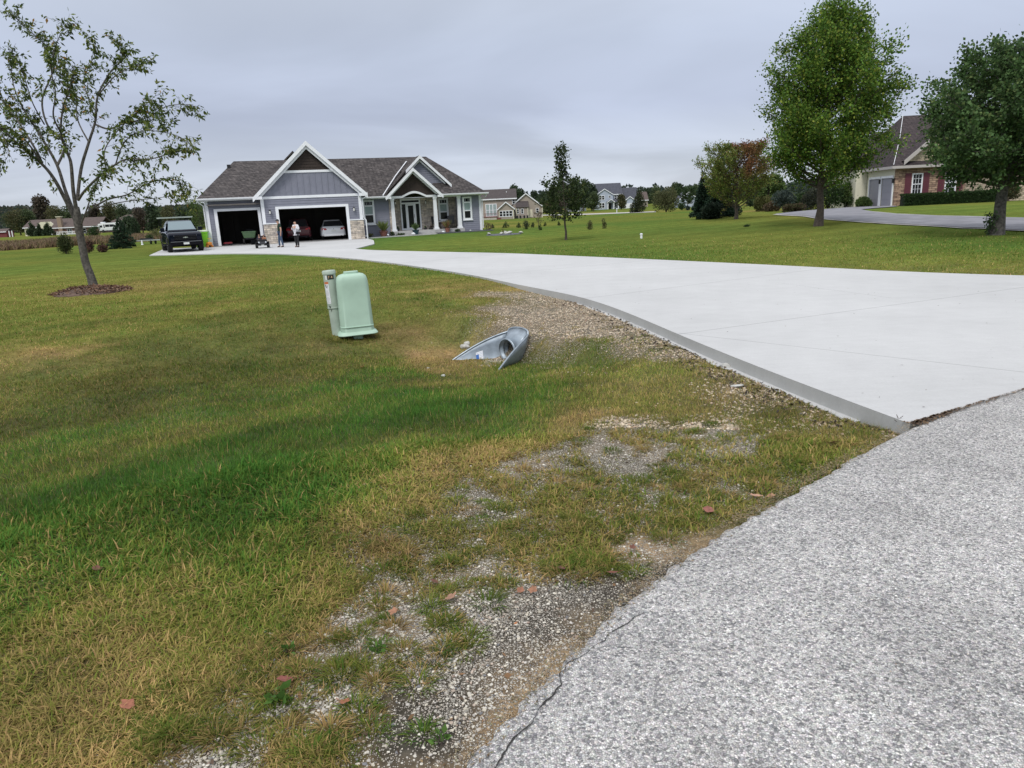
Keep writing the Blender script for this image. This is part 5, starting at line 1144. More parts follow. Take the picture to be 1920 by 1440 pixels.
def conifer(name, loc, h, r, label, group=None, n=14, col=((.022, .045, .03), (.035, .065, .038), (.015, .03, .022)), needles=5000, s=.16, cat='spruce', tiers=None):
    root = empty(name, loc, random.uniform(0, 6), label, cat, group); g = G(); g.tube([(0, 0, -.1), (0, 0, h * .97)], [h * .018 + .02, .01], 7)
    P_ = []; D_ = []; nb = tiers or 60
    for b in range(nb):
        t = (b + random.random()) / nb; z = h * (.05 + .93 * t); R_ = r * (1 - t) ** 1.15 * random.uniform(.75, 1.12) + .03 * r; az = b * 2.4
        e = np.array([math.cos(az) * R_, math.sin(az) * R_, z + R_ * (.18 - .25 * (1 - t))]); p = np.array([0, 0, z]); g.tube([p, e], [.012 * h * (1 - t) + .004, .003], 3, False)
        m_ = max(8, int(needles / nb * 2 * (1 - t) ** 1.2 + 6)); u = RNG.random(m_) ** .6; Q = p + (e - p) * u[:, None]; side = np.array([-math.sin(az), math.cos(az), 0]); Q += side * (RNG.uniform(-1, 1, m_) * R_ * .28 * (1.1 - u * .7))[:, None]; Q[:, 2] += RNG.normal(0, .02 * h, m_) - .05 * R_
        P_.append(Q); dd = np.tile(np.array([math.cos(az), math.sin(az), -.05]), (m_, 1)); D_.append(dd)
    P_ = np.concatenate(P_); D_ = np.concatenate(D_); k = len(P_)
    g.obj('trunk', 'bark_dark', root); leaf_obj('crown', P_, D_, np.full(k, s), mixcol(k, col, [3, 3, 2], .25), MT['needle'], root, asp=.35, rnd=.5); return root
# ---- plants placed over the lot
DG1 = [(.045, .08, .032), (.065, .105, .04), (.03, .055, .025)]
MG = [(.085, .14, .045), (.125, .18, .055), (.06, .10, .035)]
OL = [(.11, .12, .045), (.15, .15, .06), (.08, .09, .035)]
BR = [(.10, .055, .05), (.14, .08, .06), (.07, .06, .04)]
def sh(px, py, hp, wp, label, pal=MG, shape='round', n=900, name='shrub', group=None, s=None, cat='shrub', lobes=9):
    b, h, w_ = size_at(px, py, hp, wp); return shrub(name, b, w_, h, n, s or max(.05, h * .085), pal, [3, 3, 2][:len(pal)], label, group, cat, shape, lobes=lobes)
# row of young evergreens right of the house
gr = 'young evergreens set out across the side lawn'
for px, py, hp, wp, lb in ((923.7, 428, 8.5, 8, 'tiny cone evergreen nearest the blue-grey house corner'), (948.8, 427, 12.5, 11, 'broad cone evergreen in front of the beige house sunroom'), (973, 427, 10.5, 9, 'small cone evergreen left of the ragged round bush'),
    (1000, 426.5, 10.5, 9, 'rounded evergreen right of the ragged round bush'), (1022.5, 424, 8, 6, 'small pointed evergreen before the far white road'), (1048, 423, 8.5, 6, 'lone pointed evergreen left of the slender young tree'), (1040, 414, 5, 4, 'smallest evergreen far out near the far road'), (1057, 412, 5, 4, 'far evergreen just behind the slender young tree')):
    b, h, w_ = size_at(px, py, hp, wp); shrub('evergreen_shrub', b, w_, h, 420, h * .12, DG1, [3, 3, 2], lb, gr, 'evergreen', 'cone', lobes=8)
sh(986.5, 430, 17, 17, 'ragged round bush among the small side-lawn evergreens', [(.05, .075, .035), (.09, .10, .06), (.03, .045, .025)], n=900)
b, h, w_ = size_at(1012.7, 431.5, 13, 7); shrub('evergreen_shrub', b, w_, h, 420, h * .12, MG, [3, 3, 2], 'narrow light green evergreen beside the thin bare sapling', None, 'evergreen', 'cone', lobes=8)
b, h, w_ = size_at(1010, 430, 28, 8)
crown_tree('sapling', b, h, .03, lambda t, az: .35, 12, 160, .09, [(.12, .09, .06), (.09, .09, .05)], [1, 1], 'thin half-bare sapling beside the stone bed', tb=.3, up=1.0, spread=.2, twig=.5)
sh(1105.5, 430.5, 19, 16, 'yellowish upright bush left of the pair in the lawn', OL, 'spiky', 700); sh(1132, 428.5, 17, 13, 'yellowish upright bush right of the pair in the lawn', OL, 'spiky', 600)
sh(1402, 425, 3.5, 15, 'low dark clump of weeds on the slope below the red maple', DG1, n=300)
sh(1249, 398, 44, 52, 'wide olive bush on the little mound in the distance', [(.10, .11, .05), (.14, .14, .07), (.07, .085, .04)], n=4500, s=.28, lobes=14)
b, h, w_ = size_at(1197, 398.5, 47, 31); shrub('arborvitae', b, w_, h, 3600, .3, [(.045, .06, .03), (.07, .08, .04), (.03, .04, .02)], [3, 3, 2], 'dark conical arborvitae in front of the far garage', None, 'evergreen', 'cone', lobes=14)
sh(1279, 394, 14, 16, 'small dark bush right of the wide olive bush', DG1, n=900, s=.25)
b, h, w_ = size_at(1289, 394, 40, 18)
crown_tree('park_tree', b, h, .12, lambda t, az: 1.9 * math.sin(PI * min(.97, t * .8 + .15)), 26, 3000, .28, DG1, [3, 3, 2], 'dark round tree in front of the distant gable', tb=.25, up=.4, spread=.25)
sh(1289, 394.5, 9, 12, 'low round evergreen beneath the distant dark tree', [(.03, .05, .045), (.045, .07, .06)], n=600, s=.2)
# spruces on the rise
b, h, w_ = size_at(1347, 409, 116, 60); conifer('spruce_tree', b, h, w_, 'tall dark spruce rising behind the red maple', needles=9000, s=.24)
b, h, w_ = size_at(1318, 411, 82, 42); conifer('spruce_tree', b, h, w_ * 1.05, 'shorter dark spruce at the left foot of the rise', needles=7000, s=.22)
for px, py, hp, wp, lb in ((1335, 411, 30, 50, 'spreading dark juniper under the two spruces'), (1368, 406, 26, 44, 'dark juniper mass behind the red maple trunk')):
    sh(px, py, hp, wp, lb, [(.02, .033, .022), (.03, .045, .03), (.012, .022, .016)], n=3600, s=.16, lobes=14)
# shrub border behind the neighbour's drive
bd = [(1428, 398, 30, 34, OL), (1448, 398, 20, 30, [(.09, .08, .05), (.13, .09, .06)]), (1470, 398, 38, 40, [(.045, .065, .06), (.07, .09, .075)]), (1500, 396, 30, 36, DG1), (1520, 395, 44, 40, [(.05, .06, .05), (.07, .075, .05)]), (1552, 393, 52, 48, DG1), (1585, 391, 48, 44, MG), (1606, 390, 34, 34, DG1), (1486, 399, 14, 34, [(.10, .07, .05), (.08, .09, .04)]), (1640 - 22, 390, 18, 26, MG)]
nm = ['leftmost olive bush of the border behind the asphalt drive', 'low reddish bush second in the border', 'bluish evergreen bush in the border left of the tall maple', 'dark bush just left of the tall maple trunk', 'grey-green bush directly behind the tall maple trunk', 'biggest dark bush right of the tall maple trunk', 'mid green bush near the cream garage wall', 'dark bush nearest the cream garage wall', 'low rusty bush fronting the bluish evergreen bush', 'low leafy bush at the corner of the cream wall']
for (px, py, hp, wp, pl_), lb in zip(bd, nm): sh(px, py - 1.5, hp, wp * 1.15, lb, pl_, n=3200, s=.15, group='bushes in the border behind the asphalt drive', lobes=12)
# trees behind that border
for px, hp, lb in ((1440, 62, 'pale green tree behind the left end of the shrub border'), (1600, 70, 'dense tree beside the cream garage wing')):
    q = at(px, 392, 75); q[2] = th(q[0], q[1]); h = hp * 75 / FPX
    crown_tree('park_tree', Vector(q), h, .12, lambda t, az: 2.0 * math.sin(PI * min(.97, t * .8 + .15)), 40, 7000, .2, MG, [3, 3, 2], lb, tb=.15, up=.4, spread=.25)
# left side of the pad
b, h, w_ = size_at(231, 466, 58, 50); conifer('spruce_tree', b, h * .98, w_ * 1.05, 'bushy green spruce left of the black pickup', needles=9000, s=.14, col=((.03, .06, .035), (.05, .085, .045), (.02, .038, .024)))
b, h, w_ = size_at(125, 477, 36, 34); sh(125, 476, 36, 36, 'green conifer-like bush left of the leaning tree trunk', [(.08, .10, .04), (.05, .07, .03), (.11, .12, .05)], n=3500, s=.10, shape='round', lobes=12)
sh(168, 475, 22, 18, 'purplish bush just right of the leaning trunk', BR, n=900, s=.1); sh(194, 473, 18, 26, 'rounder purple-brown bush left of the green spruce', BR, n=1100, s=.1)
sh(298 - 16, 453, 14, 20, 'dark green bush behind the low trailer', DG1 + [(.1, .09, .04)], n=900, s=.11)
sh(292, 450, 22, 20, 'yellow-green bush beside the black pickup', [(.16, .17, .07), (.11, .12, .05)], n=1100, s=.12)
b, h, w_ = size_at(256, 446, 40, 26); conifer('juniper_tree', b, h, w_ * .95, 'pointed juniper beside the pale pole', needles=5000, s=.18, cat='juniper', col=((.03, .055, .028), (.05, .08, .035), (.02, .035, .02)))
sh(176, 448, 24, 26, 'dark bush between the long brown house and the white motorhome', DG1, n=1800, s=.2)
b, h, w_ = size_at(376, 447, 70, 26)
crown_tree('garden_tree', b, h * .95, .06, lambda t, az: 1.2 * math.sin(PI * min(.97, t * .8 + .15)), 34, 4200, .12, MG, [3, 3, 2], 'slender green tree behind the lime bin by the garage corner', tb=.1, up=.7, spread=.25)
# bed plants
def pot_plant(u, w_, label, potm, plantcol, hp, spiky=True, pr=.2, ph=.35, z=-.1, under=None):
    p = hw(u, w_, z); r_ = empty('potted_plant', p, 0, label, 'potted plant'); g = G(); g.lathe([(pr * .7, 0), (pr, ph * .9), (pr * 1.08, ph * .92), (pr * 1.08, ph), (pr * .9, ph)], (0, 0, 0), 14); g.obj('pot', potm, r_, smooth=True)
    n = 90; a = RNG.uniform(0, 2 * PI, n); tl = RNG.uniform(.1, .9, n); D_ = np.stack([np.cos(a) * tl, np.sin(a) * tl, np.ones(n)], 1); Q = np.tile([0, 0, ph], (n, 1)) + RNG.normal(0, .02, (n, 3))
    leaf_obj('leaves', Q, D_, np.full(n, hp), mixcol(n, plantcol, [1] * len(plantcol)), MT['leaf'], r_, asp=.12 if spiky else .5, rnd=.1)
    if under:
        n = 160; a = RNG.uniform(0, 2 * PI, n); rr = pr * 1.1 * np.sqrt(RNG.random(n)); Q = np.stack([rr * np.cos(a), rr * np.sin(a), ph + RNG.uniform(-.05, .12, n)], 1); leaf_obj('blossom', Q, RNG.normal(0, 1, (n, 3)), np.full(n, .07), mixcol(n, under, [1] * len(under)), MT['leaf'], r_)
    return r_
MT['terra'] = mat('terracotta', (.28, .12, .09), .8, noise=.15); MT['teal'] = mat('glazed_teal_pot', (.012, .045, .06), .25); MT['darkpot'] = mat('dark_pot', (.03, .03, .032), .5)
YG = [(.22, .26, .09), (.14, .2, .06)]
pot_plant(2.75, 1.75, 'spiky yellow-green plant over red blooms beside the garage window', 'terra', YG, .75, pr=.3, ph=.35, z=-.1, under=[(.30, .08, .07), (.16, .07, .06), (.09, .12, .04)])
pot_plant(5.15, 1.35, 'grassy plant in a teal glazed pot on the front walk', 'teal', [(.12, .18, .07)], .5, pr=.26, ph=.34, z=-.09)
pot_plant(7.75, 1.95, 'reddish spiky plant at the porch edge before the second window', 'terra', [(.25, .14, .08), (.2, .2, .08)], .6, pr=.2, ph=.3, z=-.05)
pot_plant(4.0, 2.75, 'small dark pot just inside the left porch column', 'darkpot', MG, .12, False, .13, .2, .19)
pot_plant(6.25, 3.3, 'small dark pot right of the entry door', 'darkpot', MG, .12, False, .15, .16, .19)
pot_plant(6.6, 2.75, 'low dark bowl of plants beside the middle porch column', 'darkpot', [(.10, .07, .06)], .14, False, .2, .14, .19)
for u, w_, hh, ww, lb, pl_ in ((1.7, 1.7, .25, .35, 'low grey-green plant below the garage-side window', OL), (3.35, 1.8, .35, .3, 'dark low shrub against the blue-grey wall before the porch', DG1), (4.0, 1.55, .16, .4, 'dark flat plant at the foot of the porch step', DG1), (11.0, 2.1, .7, .5, 'purplish shrub at the right corner of the house', BR), (8.5, 1.85, .2, .25, 'small dark plant under the right porch column', DG1)):
    shrub('bed_shrub', hw(u, w_, -.1), ww, hh, 260, .08, pl_, [3, 3, 2][:len(pl_)], lb, None, 'plant', lobes=6)
# tall brown field grass at the left
fe = np.array([gp(px, py)[:2] for px, py in ((-330, 483), (-150, 477), (0, 470.5), (50, 467), (100, 463.5), (150, 460), (200, 456.5), (290, 452))])
n = 52000; t = RNG.random(n); k = RNG.random(n) * (len(fe) - 1.001); i = k.astype(int); q = fe[i] + (fe[i + 1] - fe[i]) * (k - i)[:, None]; q = q * (1 + (t ** 1.3 * .42))[:, None] + RNG.normal(0, .5, (n, 2))
x, y = q[:, 0], q[:, 1]; keep = (fbm(x * .25, y * .25, 77, 2) > .12); x, y = x[keep], y[keep]; n = len(x); z = terr(x, y); h = RNG.uniform(.35, 1.0, n) * (.45 + .9 * fbm(x * .25, y * .25, 79, 3))
a = RNG.uniform(0, PI, n); w_ = RNG.uniform(.03, .08, n); ln = RNG.normal(0, .45, (n, 2)); B = np.stack([x, y, z - .03], 1); S = np.stack([np.cos(a) * w_, np.sin(a) * w_, 0 * a], 1); T = B + np.stack([ln[:, 0] * h, ln[:, 1] * h, h], 1); M_ = B + (T - B) * .55
V = np.stack([B - S * .5, B + S * .5, M_ + S, T, M_ - S], 1).reshape(-1, 3); c = mixcol(n, [(.24, .17, .10), (.17, .12, .075), (.29, .22, .14), (.12, .12, .05), (.15, .09, .075)], [3, 3, 1.5, 2, 1.2]) * (.7 + .7 * fbm(x * .4, y * .2, 83, 3))[:, None]
o = bulk('tall_grass', V, np.arange(5 * n), np.full(n, 5), MT['leaf'], col=np.repeat(c, 5, 0)); tag(o, 'band of tall dry brown field grass beyond the left lawn', 'tall grass', kind='stuff')
# ================================================================ UTILITY PEDESTALS
def rbox_ring(hx, hy, z, r, n=6, cx=0, cy=0):
    out = []
    for q, (sx, sy) in enumerate(((1, 1), (-1, 1), (-1, -1), (1, -1))):
        for k in range(n + 1):
            a = PI / 2 * q + PI / 2 * k / n; out.append((cx + sx * (hx - r) + r * math.cos(a), cy + sy * (hy - r) + r * math.sin(a), z))
    return out
MT['green_plastic'] = mat('pale_green_plastic', (.37, .52, .42), .55, noise=.09, nscale=3.5)
MT['grey_plastic'] = mat('grey_green_plastic', (.36, .43, .37), .5, noise=.12, nscale=6)
bp_ = gp(672, 634); K = bp_.y / FPX
H = at(672, 506, bp_.y)[2] - bp_.z
ped = empty('utility_pedestal', bp_, .30, 'pale green plastic utility pedestal with a flared skirt and domed lid', 'utility box', 'utility pedestals in the ditch')
ped.rotation_euler = (0, math.radians(-1.2), .30)
W2_ = 31 * K; g = G(); 
def ringy(hx, hy, z, bow=.0):
    return [(x, y - bow * (1 - (x / hx) ** 2) * (1 if y < 0 else 0), zz) for x, y, zz in rbox_ring(hx, hy, z, min(hx, hy) * .55, 7)]
secs = [(W2_ * 1.03, .16, .13), (W2_ * .985, .158, .135), (W2_ * .93, .148, H * .80), (W2_ * .90, .144, H * .87), (W2_ * .84, .135, H * .915), (W2_ * .72, .118, H * .94), (W2_ * .50, .09, H * .955), (W2_ * .1, .02, H * .962)]
g.loft([ringy(a, b, z, .02) for a, b, z in secs]); g.obj('cover', 'green_plastic', ped, smooth=True)
g = G(); g.loft([ringy(a, b, z, .02) for a, b, z in ((W2_ * 1.18, .185, .075), (W2_ * 1.20, .19, .085), (W2_ * 1.14, .175, .11), (W2_ * 1.04, .162, .13))]); g.obj('skirt', 'green_plastic', ped, smooth=True)
g = G(); g.loft([ringy(a, b, z, .02) for a, b, z in ((W2_ * .975, .164, .20), (W2_ * .995, .170, .205), (W2_ * .990, .170, .215), (W2_ * .96, .163, .22))]); g.obj('rib', 'green_plastic', ped, smooth=True)
g = G(); g.loft([rbox_ring(W2_ * .42, .085, z, .05, 5) for z in (H * .94, H * .985)]); g.obj('lid', 'green_plastic', ped, smooth=True)
g = G(); g.loft([rbox_ring(.075, .05, z, .03, 4) for z in (-.15, .09)]); g.obj('stake', 'green_plastic', ped)
bt = gp(634, 627); Ht = at(632, 506, bt.y)[2] - bt.z
tele = empty('utility_pedestal', bt, 0, 'slim grey cylindrical telecom pedestal with a warning label and orange digits', 'utility box', 'utility pedestals in the ditch')
tele.rotation_euler = (0, math.radians(-2.6), .12)
R_ = .098; g = G(); g.lathe([(R_ * .93, -.1), (R_ * .93, Ht * .42), (R_, Ht * .425), (R_, Ht * .95)], n=28); g.obj('tube', 'grey_plastic', tele, smooth=True)
g = G(); g.lathe([(R_ * 1.0, Ht * .94), (R_ * 1.08, Ht * .945), (R_ * 1.08, Ht * .985), (R_ * .98, Ht), (R_ * .3, Ht * 1.005)], n=28); g.obj('lid', 'grey_plastic', tele, smooth=True)
g = G(); g.lathe([(R_ * 1.0, Ht * .415), (R_ * 1.05, Ht * .42), (R_ * 1.05, Ht * .435), (R_ * 1.0, Ht * .44)], n=28); g.obj('band', 'grey_plastic', tele, smooth=True)
def decal(name, a0, a1, z0, z1, m, parent, r=R_ * 1.012, n=6):
    g = G(); ang = np.radians(np.linspace(a0, a1, n + 1))
    g.add([(r * math.cos(a), r * math.sin(a), z) for z in (z0, z1) for a in ang] + [((r - .002) * math.cos(a), (r - .002) * math.sin(a), z) for z in (z0, z1) for a in ang],
          [(i, i + 1, n + 2 + i, n + 1 + i) for i in range(n)]); return g.obj(name, m, parent)
MT['label_white'] = mat('label_white', (.72, .73, .76), .5); MT['label_orange'] = mat('label_orange', (.55, .16, .06), .5); MT['label_black'] = mat('label_black', (.02, .02, .02), .5); MT['digit'] = mat('digit_cream', (.80, .52, .28), .5)
lab = decal('warning_label', 212, 258, Ht * .50, Ht * .80, 'label_white', tele)
decal('label_header', 212, 258, Ht * .80, Ht * .835, 'label_orange', lab)
# blurred rows of print and a pictogram: small dark bars wrapped on the label
g = G(); r = R_ * 1.022
for i in range(12):
    z = Ht * (.515 + .0165 * i); a0 = 216 + (i * 7) % 9; a1 = 254 - (i * 11) % 14
    if i == 6: continue
    aa = np.radians(np.linspace(a0, a1, 5)); g.add([(r * math.cos(a), r * math.sin(a), z + dz) for dz in (0, .0045) for a in aa], [(k, k + 1, 6 + k, 5 + k) for k in range(4)])
g.obj('label_print', mat('label_print', (.38, .38, .42), .6), lab)
g = G()
for a, z, w, h in ((225, .765, 9, .03), (231, .745, 7, .02), (243, .755, 5, .035), (240, .735, 4, .02)):
    aa = np.radians([a - w / 2, a + w / 2]); g.add([(r * math.cos(q), r * math.sin(q), Ht * z + dz) for dz in (0, Ht * h) for q in aa], [(0, 1, 3, 2)])
g.obj('pictogram', 'label_black', lab)
g = G(); g.tube([(r * math.cos(math.radians(232)), r * math.sin(math.radians(232)), Ht * .47), (r * 1.05 * math.cos(math.radians(240)), r * 1.05 * math.sin(math.radians(240)), Ht * .44), (r * 1.02 * math.cos(math.radians(247)), r * math.sin(math.radians(247)), Ht * .46)], .006, 5)
g.tube([(r * math.cos(math.radians(245)), r * math.sin(math.radians(245)), Ht * .46), (r * math.cos(math.radians(248)), r * math.sin(math.radians(248)), Ht * .38)], .004, 5); g.obj('lock_hasp', 'black', tele)
num = decal('number_plate', 256, 318, Ht * .865, Ht * .935, 'label_black', tele)
for ch, a in (('7', 270), ('4', 296)):
    q = math.radians(a); text_mesh(ch, .052, 'digit', 'digit', num, (R_ * 1.03 * math.cos(q), R_ * 1.03 * math.sin(q), Ht * .90), (PI / 2, 0, q + PI / 2), .0015)
decal('number_label', 236, 252, Ht * .865, Ht * .93, 'label_white', tele)

# ================================================================ CULVERT END
MT['galv'] = mat('galvanised_steel', (.30, .35, .40), .45, .45, noise=.18, nscale=9)
MT['galv_dark'] = mat('dark_galvanised_edge', (.10, .115, .13), .4, .6)
co_ = Vector((.0, 10.40, 0)); co_.z = th(co_.x - .5, co_.y - .2) - .02; ca = math.atan2(-.42, -.91) + math.radians(15); print('CULV', co_, th(-.7, 10.6), th(-.24, 9.7), th(.3, 10.6))         # opening faces down the ditch
cul = empty('culvert', (co_.x, co_.y, co_.z - .01), ca, 'galvanised flared culvert end half buried in the ditch below the drive', 'culvert')
# local: +x out of the pipe, y across, z up
Rp = .235; g = G(); NT = 20; NX = 12; rows = []
for i in range(NX + 1):
    t = i / NX; x = -.03 + .84 * t; half = .25 + .30 * t ** .72; top = .42 * (1 - t) ** 1.05 + .05 * math.sin(PI * t) + .035
    row = []
    for k in range(NT + 1):
        s = -1 + 2 * k / NT; a = abs(s)
        y = half * (1 - (1 - a) ** 1.9) ** .62 * (1 + .10 * a * t); z = top * (max(0, a - .34) / .66) ** 1.9 if True else 0
        row.append((x - .14 * a * a * (1 - t), math.copysign(y, s) if s else 0, z - .015 * t))
    rows.append(row)
vs = [p for r_ in rows for p in r_]; fs = [(i * (NT + 1) + k, i * (NT + 1) + k + 1, (i + 1) * (NT + 1) + k + 1, (i + 1) * (NT + 1) + k) for i in range(NX) for k in range(NT)]
g.add(vs, fs); o = g.obj('flared_trough', 'galv', cul, smooth=True); sm = o.modifiers.new('thickness', 'SOLIDIFY'); sm.thickness = .006
left = [r_[0] for r_ in rows]; right = [r_[-1] for r_ in rows]
arch = [(-.17 - .05 * math.sin(a), .25 * math.cos(a), .475 + .07 * math.sin(a)) for a in np.linspace(PI, 0, 11)]
g = G(); g.tube([Vector(p) + Vector((0, 0, .004)) for p in left[::-1] + arch[1:-1] + right], .014, 7); g.obj('rolled_rim', 'galv', cul, smooth=True)
g = G(); inner = [(.02, Rp * .80 * math.cos(a), Rp * .8 + Rp * .80 * math.sin(a)) for a in np.linspace(PI * .93, PI * .07, 11)]
g.add(arch + inner, [(i, i + 1, 12 + i, 11 + i) for i in range(10)]); o = g.obj('hood', 'galv', cul, smooth=True); sm = o.modifiers.new('thickness', 'SOLIDIFY'); sm.thickness = .006
g = G(); cul.scale = (.92, .92, .86); pr = []; nseg = 16
for i in range(nseg + 1):
    x = .09 - i * .020; r_ = Rp * .80 + .016 * math.sin(i * 1.25); pr.append([(x, r_ * math.sin(a), Rp * .86 + r_ * math.cos(a)) for a in np.linspace(0, 2 * PI, 29)[:-1]])
g.loft(pr, cap=False); o = g.obj('corrugated_pipe', 'galv', cul, smooth=True); sm = o.modifiers.new('thickness', 'SOLIDIFY'); sm.thickness = .004
g = G(); g.add([(pr[-1][k][0] + .002, pr[-1][k][1], pr[-1][k][2]) for k in range(28)], [tuple(range(28))]); g.obj('pipe_shade_disc', mat('pipe_darkness', (.01, .01, .01), 1), cul)  # black disc stands in for the shade deep inside the pipe
MT['sticker_blue'] = mat('sticker_blue', (.03, .13, .42), .5)
def on_wall(t0, y, z): return
sx, sy = .46, None
i = 5; k0 = 3
a_, b_, c_, d_ = [Vector(rows[i][2]), Vector(rows[i + 1][2]), Vector(rows[i + 1][4]), Vector(rows[i][4])]
nrm_ = (b_ - a_).cross(d_ - a_).normalized(); cen = (a_ + b_ + c_ + d_) / 4
if nrm_.z < 0: nrm_ = -nrm_
def quadp(g, u0, u1, v0, v1, off):
    q = [a_ + (b_ - a_) * u + (d_ - a_) * v + nrm_ * off for u, v in ((u0, v0), (u1, v0), (u1, v1), (u0, v1))]; g.add([tuple(p) for p in q], [(0, 1, 2, 3)])
g = G(); quadp(g, -.15, 1.35, -.1, 1.1, .007); st = g.obj('sticker', 'label_white', cul)
g = G(); quadp(g, .75, 1.35, .25, 1.1, .009); g.obj('sticker_field', 'sticker_blue', st)
g = G()
for q in range(4): quadp(g, -.08, .65 if q > 1 else 1.25, .05 + .24 * q, .10 + .24 * q, .0085)
g.obj('sticker_print', mat('sticker_print', (.3, .42, .6), .5), st)
# silt and stones lying in the trough
n = 900; tx = .15 + .55 * RNG.random(n); ty = RNG.normal(0, .10, n)
cc, ss = math.cos(ca), math.sin(ca); px_ = co_.x + tx * cc - ty * ss; py_ = co_.y + tx * ss + ty * cc
o = pebbles('silt', px_, py_, .006 + .010 * RNG.random(n) ** 2, np.full(n, co_.z + .0) + .02 * RNG.random(n), hi=False); tag(o, 'gravelly silt lying in the culvert trough', 'gravel')
# chunks of broken concrete by the trough
MT['rubble'] = mat('pale_broken_concrete', (.42, .42, .40), .9, noise=.25, nscale=14, bump=.5)
def rock(name, loc, s, label, m='rubble', flat=.6, group=None, cat='stone'):
    g = G(); v = ico_v * (1 + RNG.uniform(-.25, .25, (12, 1))) * [s, s * random.uniform(.6, 1), s * flat]; g.add([tuple(p) for p in v], [tuple(f) for f in ico_f]); o = g.obj(name, m); o.location = loc; o.rotation_euler = (random.uniform(-.3, .3), random.uniform(-.3, .3), random.uniform(0, 6)); b = o.modifiers.new('bevel', 'BEVEL'); b.width = s * .1; tag(o, label, cat, group); return o
rock('stone', gp(872, 652, .02), .085, 'broken concrete lump at the left lip of the culvert trough'); rock('stone', gp(876, 646, .02), .06, 'smaller pale lump touching the broken concrete by the culvert')
rock('stone', gp(831, 706, .01), .035, 'single pale stone in the turf below the culvert'); rock('stone', gp(1361, 690, .02), .055, 'white stone lying against the drive edge'); rock('stone', gp(1383, 726, .01), .075, 'flat grey stone in the grass near the white stone', flat=.3)
rock('stone', gp(803, 690, .0) - Vector((0, 0, 0)), .03, 'tiny stone left of the culvert mouth', flat=.4)

# ================================================================ FALLEN LEAVES
def fallen_leaf(px, py, size, col, label, curl=.3, yaw=None, lobed=True):
    p = gp(px, py, .028 if size < .1 else .03); g = G(); pts = []
    n = 26; lob = random.uniform(.08, .24); ph_ = random.uniform(-.4, .4)
    for k in range(n):
        a = 2 * PI * k / n; r = (1 + lob * math.cos(5 * a + ph_) + .12 * math.sin(9 * a + ph_) + .06 * math.sin(17 * a)) * (.75 if math.cos(a) < -.5 else 1); x, y = r * math.cos(a), r * math.sin(a) * .8; pts.append((x * size / 2, y * size / 2, curl * size * (.35 * x * x + .28 * abs(y)) * random.uniform(.6, 1.1)))
    vs = [(0, 0, 0)] + pts; g.add(vs, [(0, 1 + k, 1 + (k + 1) % n) for k in range(n)])
    m = mat('dead_leaf', tuple(c_ * .72 for c_ in col), .85, noise=.25, nscale=40); o = g.obj('fallen_leaf', m, None, smooth=True); o.scale = (.8, .8, .8)
    g2 = G(); g2.tube([(-size * .35, 0, .004), (-size * .8, .01, .012)], .0012, 4); g2.obj('stalk', m, o)
    o.location = p; o.rotation_euler = (random.uniform(-.4, .4), random.uniform(-.4, .4), yaw if yaw is not None else random.uniform(0, 6)); tag(o, label, 'leaf', 'dead leaves scattered on the shoulder'); return o
RD = (.24, .085, .055); RB = (.18, .075, .05); OR = (.34, .12, .06); TN = (.38, .21, .14)
for a in ((538, 1287, .085, (.30, .095, .075), 'red lobed leaf beside a bright green weed at the bottom'), (646, 1329, .055, (.36, .14, .07), 'orange-red leaf lying on the dark gravel'), (845, 1131, .07, TN, 'pinkish tan leaf on the straw edge mid shoulder'), (815, 1100, .055, RB, 'dull red leaf just above the pinkish tan leaf'),
    (740, 1157, .055, (.40, .2, .12), 'pale brown leaf left on the thatch line'), (1150, 1084, .075, RD, 'brick-red leaf at the road side right of the big tussock'), (1000, 1116, .06, (.35, .17, .10), 'brown leaf on the thatch between two tussocks'), (976, 1118, .05, (.33, .15, .09), 'smaller brown leaf left of its twin on the thatch'),
    (1328, 964, .085, (.30, .12, .09), 'dusky red leaf in the grass near the tan curled leaf'), (1415, 938, .095, (.55, .32, .22), 'tan curled leaf at the asphalt edge'), (1445, 938, .07, (.45, .25, .15), 'faded leaf flat against the asphalt edge'), (1562, 838, .12, (.58, .40, .26), 'pale tan leaf resting on the grass tip by the drive'),
    (184, 1076, .07, RB, 'dark red leaf sunk in the left turf'), (243, 1335, .07, (.38, .15, .09), 'reddish leaf beside the lower left tussock'), (1186, 1036, .045, RB, 'small maroon leaf beside the thatch fan'), (1053, 1076, .055, (.16, .06, .05), 'dark maroon leaf under the big tussock'), (679, 692, .10, (.5, .14, .08), 'red leaf in the far green turf below the green pedestal'), (1550, 1266, .03, (.40, .2, .12), 'tiny brown leaf scrap on the chip-seal road'), (968, 1180, .022, (.5, .2, .08), 'orange leaf crumb among the pale pebbles')):
    fallen_leaf(a[0], a[1], a[2], a[3], a[4])
# broadleaf weeds
for px, py, s, lb in ((518, 1316, .05, 'bright green lobed weed by the red leaf'), (500 + 40, 1225, .03, 'tiny bright weed above the red leaf'), (712, 1222, .03, 'small light green weed on the pebbles'), (1650 // 2, 1395, .03, 'bright weed at the bottom near the road')):
    b = gp(px, py); shrub('weed', b, s, s * .8, 26, s * .9, [(.11, .21, .045), (.08, .16, .035)], [1, 1], lb, None, 'weed', lobes=5)
# twig stuck at the drive corner
b = gp(1683, 797); g = G(); g.tube([(0, 0, -.02), (.01, .01, .06), (-.01, .02, .11)], .004, 5); g.tube([(.01, .01, .06), (.05, .0, .10)], .003, 5); g.tube([(.0, .01, .03), (-.04, .0, .06)], .003, 5); o = g.obj('twig', 'bark_dark'); o.scale = (.7, .7, .7); o.location = b; tag(o, 'dark forked twig standing at the corner of the drive', 'twig')
